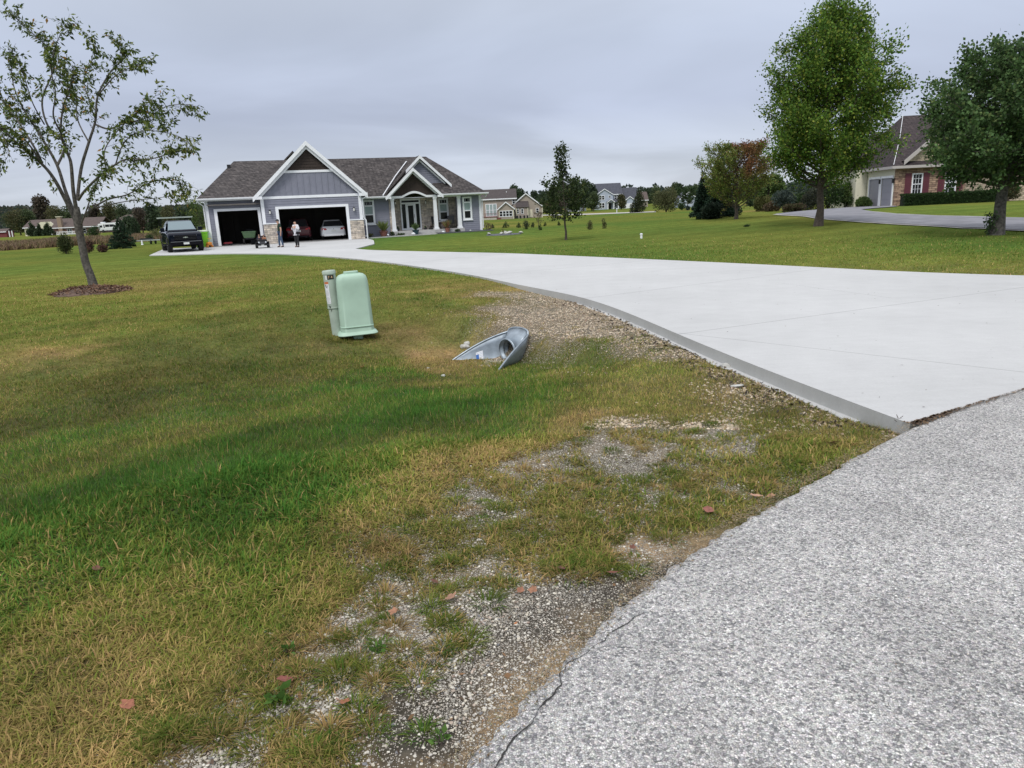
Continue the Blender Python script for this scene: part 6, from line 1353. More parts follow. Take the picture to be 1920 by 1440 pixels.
# septic cap and distant lawn bits
b, h, w_ = size_at(1202.5, 447, 9, 5); r_ = empty('vent_cap', b, 0, 'white capped pipe standing in the open lawn', 'pipe cap'); g = G(); g.lathe([(w_ * .85, -.1), (w_ * .85, h * .7)], n=14); g.obj('pipe', 'white', r_); g = G(); g.lathe([(w_ * 1.05, h * .7), (w_ * 1.08, h * .85), (w_ * .7, h)], n=14); g.obj('cap', 'gutter', r_)
# stone ring bed
b, h, w_ = size_at(945, 440, 6, 62)
g = G(); g.lathe([(w_ * 1.05, -.02), (w_ * 1.0, .05), (.05, .07)], n=24); o = g.obj('gravel_bed', MT['mulch']); o.location = b; o.scale = (1, 1, 1); tag(o, kind='structure')
for i, (dx, dy, s, lb) in enumerate(((-.85, -.35, .16, 'leftmost pale rock on the small round bed'), (-.15, -.7, .22, 'flat pale rock at the front of the round bed'), (.25, -.2, .28, 'long flat pale slab in the middle of the round bed'), (.05, .25, .24, 'pale slab at the back of the round bed'), (.98, -.3, .2, 'rounded pale rock at the right of the round bed'))):
    rock('landscape_rock', b + Vector((dx * w_, dy * w_ * .8, .12)), s, lb, flat=.45, group='rocks on the round bed')
shrub('flowering_plant', b + Vector((-.05 * w_, .1, .08)), .18, .42, 60, .09, [(.35, .38, .10), (.2, .25, .08)], [1, 1], 'yellow-green plant standing up in the round rock bed', None, 'plant', 'spiky')
# landscape stones by the front bed
for u, w_, s, lb in ((1.35, 1.0, .1, 'white stone at the corner of the front bed'), (3.0, 1.15, .12, 'pale stone in the front bed below the siding'), (4.9, .95, .17, 'white curved ornament beside the teal pot'), (7.35, 1.7, .14, 'white ball-shaped stone by the porch slab'), (9.5, 1.6, .08, 'small stone in front of the right wall')):
    rock('bed_stone', hw(u, w_, .0), s, lb, 'white')
# porch chairs
def porch_chair(u, w_, rz, label):
    p = hw(u, w_, .19); r_ = empty('porch_chair', p, HA + rz, label, 'chair', 'chairs on the porch')
    g = G(); g.box(-.28, .28, -.26, .26, .40, .45); g.obj('seat', 'black', r_)
    g = G(); g.extr([(-.28, .24, .45), (.28, .24, .45), (.28, .36, .98), (-.28, .36, .98)], (0, .03, 0)); g.obj('backrest', 'black', r_)
    for x in (-.26, .26):
        for y in (-.24, .24): g = G(); g.box(x - .02, x + .02, y - .02, y + .02, 0, .40); g.obj('leg', 'black', r_)
        g = G(); g.box(x - .025, x + .025, -.26, .3, .62, .65); g.obj('armrest', 'black', r_)
porch_chair(7.25, 3.7, .3, 'black porch chair partly behind the middle column'); porch_chair(8.35, 3.3, -.2, 'black porch chair between the second window and the right column')
b = hw(7.6, 3.2, .19); r_ = empty('porch_table', b, HA, 'low dark table between the porch chairs', 'table'); g = G(); g.box(-.25, .25, -.22, .22, .38, .42); g.obj('table_top', 'black', r_)
for x in (-.22, .22):
    for y in (-.19, .19): g = G(); g.box(x - .02, x + .02, y - .02, y + .02, 0, .38); g.obj('leg', 'black', r_)
# ================================================================ VEHICLES
MT['paint_black'] = mat('near_black_blue_paint', (.003, .005, .014), .10, spec=.2)
MT['paint_maroon'] = mat('maroon_paint', (.07, .008, .015), .2, spec=.6); MT['paint_white'] = mat('white_paint', (.72, .74, .76), .25)
MT['tyre'] = mat('tyre_rubber', (.012, .012, .013), .85); MT['rim'] = mat('silver_rim', (.35, .36, .38), .3, .8); MT['rim_dark'] = mat('dark_rim', (.05, .05, .055), .35, .8)
MT['chrome'] = mat('chrome', (.7, .72, .75), .15, 1); MT['lamp_clear'] = mat('clear_lamp', (.62, .65, .7), .15); MT['lamp_red'] = mat('red_tail_lamp', (.35, .015, .02), .2); MT['screen'] = mat('windscreen_glass', (.16, .22, .25), .08, spec=.9)
MT['plate'] = mat('licence_plate', (.62, .64, .62), .5); MT['trim_dark'] = mat('dark_plastic_trim', (.006, .006, .008), .5, spec=.1)
def wheel(parent, x, y, r, w, rimm='rim_dark', out=1):
    g = G(); prof = [(r * .62, -w / 2), (r * .93, -w / 2), (r, -w * .38), (r, w * .38), (r * .93, w / 2), (r * .62, w / 2)]
    vs = []; n = 24
    for rr, t in prof: vs += [(x + t, y + rr * math.cos(2 * PI * k / n), r + rr * math.sin(2 * PI * k / n)) for k in range(n)]
    g.add(vs, [(i * n + k, i * n + (k + 1) % n, (i + 1) * n + (k + 1) % n, (i + 1) * n + k) for i in range(5) for k in range(n)]); W = g.obj('wheel', 'tyre', parent, smooth=True)
    g = G(); vs = []
    for rr, t in ((r * .62, w * .40), (r * .58, w * .30), (r * .12, w * .22), (.001, w * .25)): vs += [(x + t * out, y + rr * math.cos(2 * PI * k / n), r + rr * math.sin(2 * PI * k / n)) for k in range(n)]
    g.add(vs, [(i * n + k, i * n + (k + 1) % n, (i + 1) * n + (k + 1) % n, (i + 1) * n + k) for i in range(3) for k in range(n)]); R_ = g.obj('rim', 'trim_dark', W, smooth=True)
    g = G()
    for k in range(6):
        a = 2 * PI * k / 6; c, s = math.cos(a), math.sin(a); p0 = (x + out * w * .34, y + c * r * .10, r + s * r * .10); p1 = (x + out * w * .42, y + c * r * .60, r + s * r * .60); g.tube([p0, p1], r * .055, 4)
    g.obj('spokes', rimm, R_)
    return W
def body_loft(g, secs, n=8):
    """secs: (y, half width low, half width high, z low, z high, corner radius)"""
    rings = []
    for y, wl, wh, z0, z1, r in secs:
        ring = []; cs = [(wh, z1, 0), (-wh, z1, 1), (-wl, z0, 2), (wl, z0, 3)]
        for (cx, cz, q) in cs:
            sx = 1 if cx > 0 else -1; sz = 1 if q < 2 else -1; rr = r if q < 2 else r * .6
            for k in range(4):
                a = PI / 2 * q + PI / 2 * k / 3; ring.append((cx - sx * rr + rr * math.cos(a), y, cz - sz * rr + rr * math.sin(a)))
        rings.append(ring)
    g.loft(rings); return g
# ---- pickup, front towards -y
b = gp(347, 472.5); tz = b.z
truck = empty('pickup_truck', (b.x - .15, b.y + .55, tz + .01), math.radians(29.5), 'black pickup truck with a rack over its bed parked on the concrete pad', 'pickup truck')
g = G(); body_loft(g, [(-.62, .80, .90, .50, 1.02, .10), (-.52, .95, .95, .42, 1.12, .12), (-.1, 1.0, .97, .42, 1.18, .12), (1.0, 1.01, .98, .45, 1.22, .10), (3.3, 1.01, .99, .45, 1.24, .08), (5.15, 1.01, .99, .50, 1.25, .08), (5.25, .97, .96, .55, 1.2, .06)]); g.obj('body', 'paint_black', truck, smooth=True)
g = G(); body_loft(g, [(.70, .90, .84, 1.15, 1.24, .04), (1.45, .92, .68, 1.15, 1.80, .12), (1.75, .92, .70, 1.15, 1.88, .14), (3.0, .92, .70, 1.15, 1.88, .14), (3.25, .90, .78, 1.15, 1.6, .1), (3.35, .9, .85, 1.15, 1.3, .05)]); g.obj('cab', 'paint_black', truck, smooth=True)
g = G(); g.add([(-.80, .80, 1.26), (.80, .80, 1.26), (.66, 1.47, 1.80), (-.66, 1.47, 1.80)], [(0, 1, 2, 3)]); 
g.v = [(x, y - .03, z + .03) for x, y, z in g.v]; g.obj('windscreen', 'screen', truck)
for s in (-1, 1):
    g = G(); g.add([(s * .92, 1.0, 1.30), (s * .92, 2.95, 1.30), (s * .735, 2.85, 1.76), (s * .735, 1.6, 1.76)], [(0, 1, 2, 3)]); g.v = [(x + s * .012, y, z) for x, y, z in g.v]; g.obj('side_window', 'screen', truck)
    g = G(); g.box(*sorted((s * .96, s * 1.20)), .95, 1.10, 1.22, 1.46); g.obj('mirror', 'paint_black', truck, bevel=.02)
    g = G(); g.extr([(s * .60, -.60, .93), (s * .92, -.52, .95), (s * .93, -.50, 1.03), (s * .60, -.6, 1.0)], (0, -.035, 0)); g.obj('headlight', mat('smoked_lamp', (.10, .11, .13), .15), truck)
    g = G(); g.box(*sorted((s * .62, s * .86)), -.71, -.66, .46, .56); g.obj('fog_lamp', 'lamp_clear', truck)
    g = G(); g.box(*sorted((s * .99, s * 1.10)), .9, 3.2, .34, .40); g.obj('side_step', 'trim_dark', truck)
    g = G(); g.extr([(s * .99, 1.1, 1.12), (s * .99, 3.1, 1.12), (s * .99, 3.1, 1.135), (s * .99, 1.1, 1.135)], (s * .012, 0, 0)); g.obj('side_moulding', 'rim_dark', truck)
    for y, z in ((1.9, 1.08), (2.8, 1.08)): g = G(); g.box(*sorted((s * .995, s * 1.03)), y, y + .16, z - .02, z + .02); g.obj('door_handle', 'paint_black', truck)
g = G(); g.box(-.62, .62, -.66, -.60, .70, 1.0); gr_ = g.obj('grille', 'trim_dark', truck, bevel=.02)
g = G()
for z in (.76, .83, .93): g.box(-.58, .58, -.675, -.662, z, z + .018)
g.objs('grille_bar', 'rim_dark', gr_)
# bow-tie shaped emblem
g = G(); g.extr([(-.14, -.685, .845), (-.045, -.685, .845), (-.055, -.685, .825), (.03, -.685, .825), (.04, -.685, .845), (.14, -.685, .850), (.125, -.685, .885), (.045, -.685, .885), (.055, -.685, .91), (-.03, -.685, .91), (-.04, -.685, .885), (-.125, -.685, .885)], (0, -.012, 0)); g.obj('emblem', 'chrome', gr_)
g = G(); g.box(-.90, .90, -.72, -.58, .40, .66); g.obj('bumper', 'trim_dark', truck, bevel=.04)
g = G(); g.box(-.86, .86, -.735, -.722, .61, .63); g.obj('bumper_strip', 'rim', truck)
g = G(); g.box(-.16, .16, -.74, -.722, .45, .57); g.obj('licence_plate', 'plate', truck)
for s in (-1, 1):
    wheel(truck, s * .88, .22, .41, .28, 'rim', s); wheel(truck, s * .88, 3.95, .41, .28, 'rim', s)
g = G(); g.box(-.95, .95, .3, 5.0, .30, .5); g.obj('chassis', 'trim_dark', truck)
g = G(); g.box(-.80, .80, 3.45, 5.15, 1.05, 1.1); g.obj('bed_floor', 'trim_dark', truck)
rk = empty('bed_rack', (0, 0, 0)); rk.parent = truck
for s in (-1, 1):
    for y in (3.6, 5.0): g = G(); g.tube([(s * .9, y, 1.22), (s * .9, y, 2.04)], .025, 6); g.obj('rack_post', 'trim_dark', rk)
g = G(); g.box(-1.0, 1.0, 3.3, 5.2, 2.04, 2.12); g.obj('rack_panel', mat('pale_rack_panel', (.36, .42, .38), .5, noise=.1), rk)
# ---- cars in the garage
def car(name, loc, rz, body, label, cat, suv=False):
    r_ = empty(name, loc, rz, label, cat); H1, H2 = (1.0, 1.62) if suv else (.92, 1.42)      # rear at -y
    g = G(); body_loft(g, [(-.06, .74, .78, .42, H1 - .12, .1), (.06, .86, .84, .28, H1, .12), (.9, .92, .88, .24, H1 + .02, .12), (3.6, .92, .87, .24, H1 - .02, .12), (4.5, .86, .78, .30, H1 - .18, .14), (4.65, .7, .66, .4, H1 - .3, .1)]); g.obj('body', body, r_, smooth=True)
    y0 = .12 if suv else .35
    g = G(); body_loft(g, [(y0, .80, .76, H1 - .08, H1 + .03, .04), (y0 + .55, .82, .60, H1 - .08, H2 - .03, .1), (y0 + 1.2, .83, .62, H1 - .08, H2, .12), (2.6, .83, .62, H1 - .08, H2 - .03, .12), (3.5, .82, .74, H1 - .1, H1 + .02, .04)]); g.obj('roof', body, r_, smooth=True)
    g = G(); g.add([(-.72, y0 + .04, H1 + .03), (.72, y0 + .04, H1 + .03), (.57, y0 + .52, H2 - .1), (-.57, y0 + .52, H2 - .1)], [(0, 1, 2, 3)]); g.v = [(x, y - .035, z + .02) for x, y, z in g.v]; g.obj('rear_window', 'glass', r_)
    for s in (-1, 1):
        g = G(); g.add([(s * .845, y0 + .5, H1 + .02), (s * .845, 3.2, H1 + .02), (s * .66, 2.5, H2 - .12), (s * .66, y0 + .9, H2 - .12)], [(0, 1, 2, 3)]); g.obj('side_window', 'glass', r_)
        g = G(); g.extr([(s * .48, -.07, H1 - .20), (s * .84, -.0, H1 - .22), (s * .84, .0, H1 - .06), (s * .55, -.07, H1 - .08)], (0, -.03, 0)); g.obj('tail_lamp', 'lamp_red', r_)
        wheel(r_, s * .78, .85, .33, .21, 'rim', s); wheel(r_, s * .78, 3.65, .33, .21, 'rim', s)
    g = G(); g.box(-.17, .17, -.105, -.085, H1 - .33, H1 - .21); g.obj('licence_plate', 'plate', r_)
    g = G(); g.box(-.72, .72, -.10, .1, .26, .40); g.obj('bumper', 'trim_dark' if suv else body, r_, bevel=.03)
    g = G(); g.tube([(.5, -.12, .27), (.5, .2, .27)], .035, 8); g.obj('exhaust_tip', 'black', r_)
    g = G(); g.lathe([(.04, 0), (.03, .015)], (0, 0, 0), 12); g.v = [(x, -.09 - z, H1 - .13 + y) for x, y, z in g.v]; g.obj('badge', 'chrome', r_)
    return r_
p = hw(-.95, 1.25, -.13); car('sedan', p, HA, 'paint_white', 'white sedan parked nose-in on the right of the open double garage', 'car')
p = hw(-3.45, 1.6, -.13); car('suv', p, HA - .03, 'paint_maroon', 'dark maroon car parked nose-in on the left of the open double garage', 'car', True)
# ---- green utility cart / tub in single bay
p = hw(-6.85, 1.5, -.13); r_ = empty('garden_cart', p, HA, 'dull green tub cart just inside the single garage bay', 'cart'); MT['dull_green'] = mat('dull_green_plastic', (.10, .18, .09), .5)
g = G(); g.loft([rbox_ring(a, c, z, .08) for a, c, z in ((.38, .5, .45), (.48, .62, .85), (.50, .64, .86), (.50, .64, .90), (.44, .58, .90), (.36, .48, .55))]); g.obj('tub', 'dull_green', r_, smooth=True)
for s in (-1, 1): wheel(r_, s * .42, -.2, .2, .12, 'rim_dark', s)
g = G(); g.box(-.3, .3, -.4, .5, .35, .45); g.obj('frame', 'black', r_)
p = hw(-7.0, 4.5, -.13); r_ = empty('riding_mower', p, HA, 'dark riding mower deep inside the single garage bay', 'mower'); g = G(); g.loft([rbox_ring(a, c, z, .08, cy=cy) for a, c, z, cy in ((.35, .5, .3, -.3), (.35, .5, .75, -.3), (.28, .45, .85, -.3))]); g.obj('hood', 'dull_green', r_, smooth=True)
g = G(); g.box(-.25, .25, .4, .8, .5, .6); g.box(-.25, .25, .75, .85, .6, 1.0); g.obj('seat', 'black', r_)
for s in (-1, 1): wheel(r_, s * .4, .6, .28, .22, 'rim_dark', s); wheel(r_, s * .35, -.5, .18, .14, 'rim_dark', s)
MT['red_plastic'] = mat('dark_red_plastic', (.22, .02, .03), .4)
p = hw(-8.35, .95, -.13); r_ = empty('toy_wagon', p, HA + .5, 'small red toy wagon on the floor at the left of the single bay', 'toy'); g = G(); g.box(-.28, .28, -.16, .16, .10, .22); g.obj('tray', 'red_plastic', r_, bevel=.02)
for x in (-.2, .2):
    for y in (-.17, .17): g = G(); g.lathe([(.07, -.02), (.07, .02)], (0, 0, 0), 12); g.v = [(x + a, y + c, .07 + b_) for a, b_, c in g.v]; g.obj('wheel', 'black', r_)
g = G(); g.tube([(-.28, 0, .16), (-.5, 0, .2), (-.6, 0, .35)], .012, 5); g.obj('handle', 'black', r_)
# ---- toy jeep
b = gp(491, 465.5); jeep = empty('toy_jeep', (b.x - .05, b.y + .35, b.z + .01), math.radians(20), 'black ride-on toy jeep with its door open carrying two small children', 'toy car')
g = G(); body_loft(g, [(-.32, .24, .25, .20, .40, .03), (-.25, .26, .27, .18, .47, .03), (.15, .27, .28, .18, .52, .03), (.2, .30, .30, .16, .50, .03), (.75, .30, .30, .16, .50, .03)]); g.obj('body', 'trim_dark', jeep, smooth=True)
g = G(); g.box(-.24, .24, -.345, -.325, .22, .42); gq = g.obj('grille', 'black', jeep)
g = G()
for k in range(7): g.box(-.15 + k * .05 - .012, -.15 + k * .05 + .012, -.355, -.346, .25, .38)
g.objs('grille_slot', mat('slot_grey', (.09, .09, .10), .5), gq)
for s in (-1, 1):
    g = G(); g.lathe([(.048, 0), (.04, .02)], (0, 0, 0), 14); g.v = [(s * .20 + x, -.347 - z, .35 + y) for x, y, z in g.v]; g.obj('headlight', 'lamp_clear', jeep)
    for y in (-.12, .58): wheel(jeep, s * .34, y, .16, .15, 'rim_dark', s)
    g = G(); g.extr([(s * .26, -.30, .33), (s * .26, .06, .33), (s * .26, .02, .38), (s * .26, -.25, .38)], (s * .15, 0, 0)); g.obj('fender', 'trim_dark', jeep)
g = G(); g.box(-.34, .34, -.42, -.35, .15, .21); g.obj('bumper', 'black', jeep)
g = G(); g.box(-.08, .08, -.43, -.421, .16, .205); g.obj('licence_plate', 'plate', jeep)
g = G(); g.tube([(-.27, .18, .5), (-.25, .24, .72), (.25, .24, .72), (.27, .18, .5)], .014, 6); g.obj('windscreen_frame', 'black', jeep)
g = G(); g.extr([(-.31, .22, .22), (-.66, .12, .22), (-.66, .12, .50), (-.31, .22, .50)], (0, .03, 0)); g.obj('door', 'trim_dark', jeep)
g = G(); g.box(-.25, .25, .45, .55, .3, .7); g.box(-.25, .25, .2, .5, .3, .34); g.obj('seat', 'black', jeep)
g = G(); g.tube([(.08 + .07 * math.cos(a), .26, .56 + .07 * math.sin(a)) for a in np.linspace(0, 2 * PI, 13)], .01, 5); g.obj('steering_wheel', 'black', jeep)
# ---- lime bin, orange toy, low trailer, pole
MT['lime'] = mat('lime_green_plastic', (.22, .62, .03), .4); MT['orange_p'] = mat('orange_plastic', (.80, .30, .05), .5)
p = hw(-9.90, .2, -.17); r_ = empty('wheeled_bin', p, HA, 'lime green wheeled bin with a white lid at the garage corner', 'bin')
g = G(); g.loft([rbox_ring(a, c, z, .06) for a, c, z in ((.34, .30, .06), (.42, .38, 1.0), (.45, .41, 1.0), (.45, .41, 1.08))]); g.obj('body', 'lime', r_, smooth=True)
g = G(); g.loft([rbox_ring(a, c, z, .06) for a, c, z in ((.46, .42, 1.085), (.46, .42, 1.12), (.36, .3, 1.2))]); g.obj('lid', mat('pale_green_lid', (.55, .62, .48), .5), r_, smooth=True)
g = G()
for s in (-1, 1): g.tube([(s * .44, .3, .1), (s * .36, .3, .1)], .1, 12)
g.objs('wheel', 'black', r_)
p = hw(-9.45, -.25, -.17); r_ = empty('ride_on_toy', p, HA + .4, 'orange and yellow ride-on toy beside the lime bin', 'toy'); g = G(); g.loft([rbox_ring(a, c, z, .05) for a, c, z in ((.13, .22, .16), (.16, .25, .3), (.10, .12, .38))]); g.obj('body', 'orange_p', r_, smooth=True)
g = G(); g.tube([(0, -.15, .3), (0, -.2, .6), (-.12, -.2, .62), (.12, -.2, .62)], .02, 6); g.obj('handlebar', mat('yellow_plastic', (.75, .55, .08), .5), r_)
for x in (-.15, .15):
    for y in (-.16, .16): g = G(); g.tube([(x - .03, y, .09), (x + .03, y, .09)], .09, 12); g.obj('wheel', 'orange_p', r_)
b = gp(288, 457.5); r_ = empty('utility_trailer', (b.x, b.y, b.z), .1, 'low flat grey trailer on the grass behind the pickup', 'trailer'); g = G(); g.box(-1.5, 1.5, -.6, .6, .35, .43); g.obj('deck', mat('weathered_board', (.26, .30, .28), .8, noise=.2), r_)
g = G(); g.box(-1.5, -.2, .55, .6, .43, .6); g.obj('side_rail', 'rim_dark', r_)
for s in (-1, 1): wheel(r_, 0, s * .62, .2, .1)
g = G(); g.box(1.5, 2.2, -.04, .04, .33, .38); g.obj('drawbar', 'black', r_)
b, h, w_ = size_at(267, 459, 8, 3.5); r_ = empty('garden_statue', b, .3, 'small white garden statue on the lawn left of the pickup', 'statue'); g = G(); g.lathe([(w_ * 1.2, 0), (w_ * 1.1, h * .1), (w_ * .8, h * .2), (w_, h * .45), (w_ * .55, h * .7), (w_ * .6, h * .85), (w_ * .2, h)], n=12); g.obj('figure', 'white', r_, smooth=True)
b, h, w_ = size_at(256, 438, 32, 3); g = G(); g.tube([(0, 0, -.1), (-h * .03, 0, h * .6), (-h * .06, 0, h)], .06, 8); o = g.obj('pole', mat('pale_pole', (.5, .52, .5), .7), smooth=True); o.location = b; tag(o, 'thin pale pole leaning up behind the pointed juniper', 'pole')

# ================================================================ PEOPLE
def skin_obj(name, verts, edges, radii, m, parent, root=0, sub=2):
    me = bpy.data.meshes.new(name); me.from_pydata(verts, edges, []); me.materials.append(m)
    o = bpy.data.objects.new(name, me); COL.objects.link(o); o.parent = parent
    sk = o.modifiers.new('skin', 'SKIN'); sl = me.skin_vertices[0] if len(me.skin_vertices) else None
    if sl is None:
        bm = bmesh.new(); bm.from_mesh(me); bm.verts.layers.skin.verify(); bm.to_mesh(me); bm.free(); sl = me.skin_vertices[0]
    for i, r in enumerate(radii): sl.data[i].radius = (r, r) if not hasattr(r, '__len__') else r; sl.data[i].use_root = (i == root)
    sk.use_smooth_shade = True; s = o.modifiers.new('sub', 'SUBSURF'); s.levels = sub; s.render_levels = sub
    return o
SKIN = mat('skin', (.50, .30, .22), .6)
def chain(pts, base=0): return [(base + i, base + i + 1) for i in range(len(pts) - 1)]
def person(loc, rz, H, label, top, legs, shoe, hair, pose, cap=None, sleeve='short', group=None, fem=False, blouse=0):
    """faces -y; pose gives joint positions in units of height"""
    r_ = empty('person', loc, rz, label, 'person', group); k = H
    J = dict(pelvis=(0, 0, .53), waist=(0, 0, .60), chest=(0, -.005, .74), neck=(0, .0, .83), head=(0, -.01, .90), shL=(.105, 0, .805), shR=(-.105, 0, .805), elL=(.135, .01, .63), elR=(-.135, .01, .63), haL=(.13, -.05, .48), haR=(-.13, -.05, .48),
             hiL=(.05, 0, .51), hiR=(-.05, 0, .51), knL=(.06, -.01, .285), knR=(-.06, -.01, .285), anL=(.06, .01, .045), anR=(-.06, .01, .045), toL=(.07, -.08, .02), toR=(-.07, -.08, .02))
    J.update(pose); P = {a: (x * k, y * k, z * k) for a, (x, y, z) in J.items()}; V = lambda a: Vector(P[a])
    names = ['pelvis', 'waist', 'chest', 'neck', 'head', 'shL', 'elL', 'haL', 'shR', 'elR', 'haR', 'hiL', 'knL', 'anL', 'toL', 'hiR', 'knR', 'anR', 'toR']
    E_ = [(0, 1), (1, 2), (2, 3), (3, 4), (2, 5), (5, 6), (6, 7), (2, 8), (8, 9), (9, 10), (0, 11), (11, 12), (12, 13), (13, 14), (0, 15), (15, 16), (16, 17), (17, 18)]
    R_ = [.075, .065, .075, .028, .05, .036, .026, .018, .036, .026, .018, .05, .034, .022, .018, .05, .034, .022, .018]
    vs = [P[n] for n in names]; vs.append(tuple(V('head') + Vector((0, -.005 * k, .045 * k)))); E_.append((4, 19)); R_.append(.048)
    # hands: palm with five short finger chains
    for side, hi, el in (('L', 7, 'elL'), ('R', 10, 'elR')):
        h = V('ha' + side); d = (h - V(el)).normalized(); s = 1 if side == 'L' else -1; b = len(vs); palm = h + d * .035 * k; vs.append(tuple(palm)); E_.append((hi, b)); R_.append(.016)
        q = d.orthogonal().normalized() if abs(d.x) > .9 else Vector((0, -1, 0)) - d * Vector((0, -1, 0)).dot(d); q.normalize()
        for f in range(4):
            o_ = q * (f - 1.5) * .011 * k; a = palm + d * .028 * k * (1 - .1 * abs(f - 1.4)) + o_; c = a + d * .018 * k + Vector((-s * .008 * k, 0, 0)); i = len(vs); vs += [tuple(a), tuple(c)]; E_ += [(b, i), (i, i + 1)]; R_ += [.0055, .0045]
        i = len(vs); vs += [tuple(h + q * .02 * k + d * .02 * k)]; E_.append((hi, i)); R_.append(.006)
    skin_obj('body', vs, E_, [r * k for r in R_], SKIN, r_)
    # face: nose and ears as part of a small head shell under hair
    hd = V('head'); g = G(); g.extr([tuple(hd + Vector((-.006 * k, -.052 * k, .02 * k))), tuple(hd + Vector((.006 * k, -.052 * k, .02 * k))), tuple(hd + Vector((.008 * k, -.066 * k, .0))), tuple(hd + Vector((-.008 * k, -.066 * k, .0)))], (0, .02 * k, -.002 * k)); g.obj('nose', SKIN, r_)
    g = G()
    for s in (-1, 1): g.lathe([(.0001, -.005 * k), (.006 * k, 0), (.0001, .005 * k)], tuple(hd + Vector((s * .018 * k, -.050 * k, .022 * k))), 8)
    g.objs('eye', 'black', r_)
    # clothes
    tv = ['pelvis', 'waist', 'chest', 'shL', 'shR', 'elL', 'elR']; tvs = [P[n] for n in tv]; te = [(0, 1), (1, 2), (2, 3), (2, 4)]; tr = [.083, .075, .083, .045, .045]
    nx_ = V('neck') * .5 + V('chest') * .5; tvs = tvs[:5] + [tuple(nx_)]; te.append((2, 5)); tr.append(.05)
    f = {'short': .62, 'long': 1.0}[sleeve]
    for a, s_, e_, h_ in ((3, 'shL', 'elL', 'haL'), (4, 'shR', 'elR', 'haR')):
        i = len(tvs); tvs.append(tuple(V(s_) + (V(e_) - V(s_)) * f)); te.append((a, i)); tr.append(.036 + blouse * .5)
        if sleeve == 'long': tvs.append(tuple(V(e_) + (V(h_) - V(e_)) * .8)); te.append((i, i + 1)); tr.append(.030 + blouse * .4)
    if blouse: tvs.append(tuple(V('pelvis') - Vector((0, 0, .05 * k)))); te.append((0, len(tvs) - 1)); tr.append(.092)
    skin_obj('shirt', tvs, te, [r * k for r in tr], top, r_)
    lv = ['pelvis', 'hiL', 'knL', 'anL', 'hiR', 'knR', 'anR']; skin_obj('trousers', [P[n] for n in lv], [(0, 1), (1, 2), (2, 3), (0, 4), (4, 5), (5, 6)], [r * k for r in (.078, .058, .043, .033, .058, .043, .033)], legs, r_)
    for s in 'LR':
        a = V('an' + s); t = V('to' + s); skin_obj('shoe', [tuple(a + (a - t) * .35 + Vector((0, 0, -.018 * k))), tuple(a * .5 + t * .5 + Vector((0, 0, -.005 * k))), tuple(t)], [(0, 1), (1, 2)], [.022 * k, .026 * k, .02 * k], shoe, r_)
    hv = hd + Vector((0, .014 * k, .052 * k)); pts = [tuple(hv), tuple(hd + Vector((0, .030 * k, .0)))]; rr = [.054 * k, .040 * k]
    if fem: pts.append(tuple(hd + Vector((0, .035 * k, -.05 * k)))); rr.append(.03 * k)
    skin_obj('hair', pts, chain(pts), rr, hair, r_)
    if cap:
        g = G(); g.lathe([(.060 * k, 0), (.058 * k, .025 * k), (.035 * k, .05 * k), (.002, .056 * k)], tuple(hd + Vector((0, .0, .045 * k))), 14); c = g.obj('cap', cap, r_, smooth=True)
        g = G(); g.extr([tuple(hd + Vector(p) * k) for p in ((-.045, -.045, .046), (.045, -.045, .046), (.03, -.115, .036), (-.03, -.115, .036))], (0, 0, .006 * k)); g.obj('brim', cap, c)
    return r_
M_ = lambda n, c, r=.85: mat(n, c, r, noise=.12, nscale=30)
b = gp(528, 463.5)
person(b, math.radians(-62), 1.72, 'man in black cap, dark green polo and jeans looking down at the toy jeep', M_('dark_green_polo', (.012, .035, .022)), M_('blue_jeans', (.045, .075, .13)), M_('dark_shoes', (.012, .012, .014)), M_('brown_hair', (.06, .04, .03)),
    dict(head=(0, -.04, .89), neck=(0, -.015, .83), haL=(.13, .0, .47), elL=(.14, .02, .62), elR=(-.14, .0, .62), haR=(-.12, -.06, .49), anL=(.075, .05, .045), toL=(.08, -.04, .02), anR=(-.06, -.05, .045), toR=(-.07, -.14, .02), knL=(.07, .01, .285), knR=(-.06, -.04, .285)), cap=M_('black_cap', (.01, .01, .012)))
b = gp(558.5, 463.5)
wm = mat('white_grey_blouse', (.62, .62, .66), .85, noise=.35, nscale=22)
person(b, math.radians(-30), 1.60, 'dark-haired woman in pale patterned blouse and black trousers, hands at her chest', wm, M_('black_trousers', (.010, .010, .012)), M_('black_shoes', (.008, .008, .009)), M_('dark_hair', (.012, .01, .009)),
    dict(elL=(.17, -.01, .66), haL=(.05, -.12, .745), elR=(-.18, .0, .65), haR=(-.04, -.12, .74), head=(.0, -.02, .90), knL=(.05, -.01, .285), anL=(.045, .01, .045), anR=(-.05, .0, .045)), sleeve='long', fem=True, blouse=.02)
jl = jeep.location; jr = jeep.rotation_euler.z
def jpos(x, y, z): c, s = math.cos(jr), math.sin(jr); return (jl.x + x * c - y * s, jl.y + x * s + y * c, jl.z + z)
sit = dict(pelvis=(0, 0, .30), waist=(0, -.01, .40), chest=(0, -.02, .58), neck=(0, -.03, .69), head=(0, -.04, .80), shL=(.12, -.02, .65), shR=(-.12, -.02, .65), elL=(.16, -.10, .50), elR=(-.16, -.10, .50), haL=(.08, -.22, .52), haR=(-.08, -.22, .52), hiL=(.06, -.02, .28), hiR=(-.06, -.02, .28), knL=(.07, -.24, .30), knR=(-.07, -.24, .30), anL=(.06, -.27, .08), anR=(-.06, -.27, .08), toL=(.06, -.36, .05), toR=(-.06, -.36, .05))
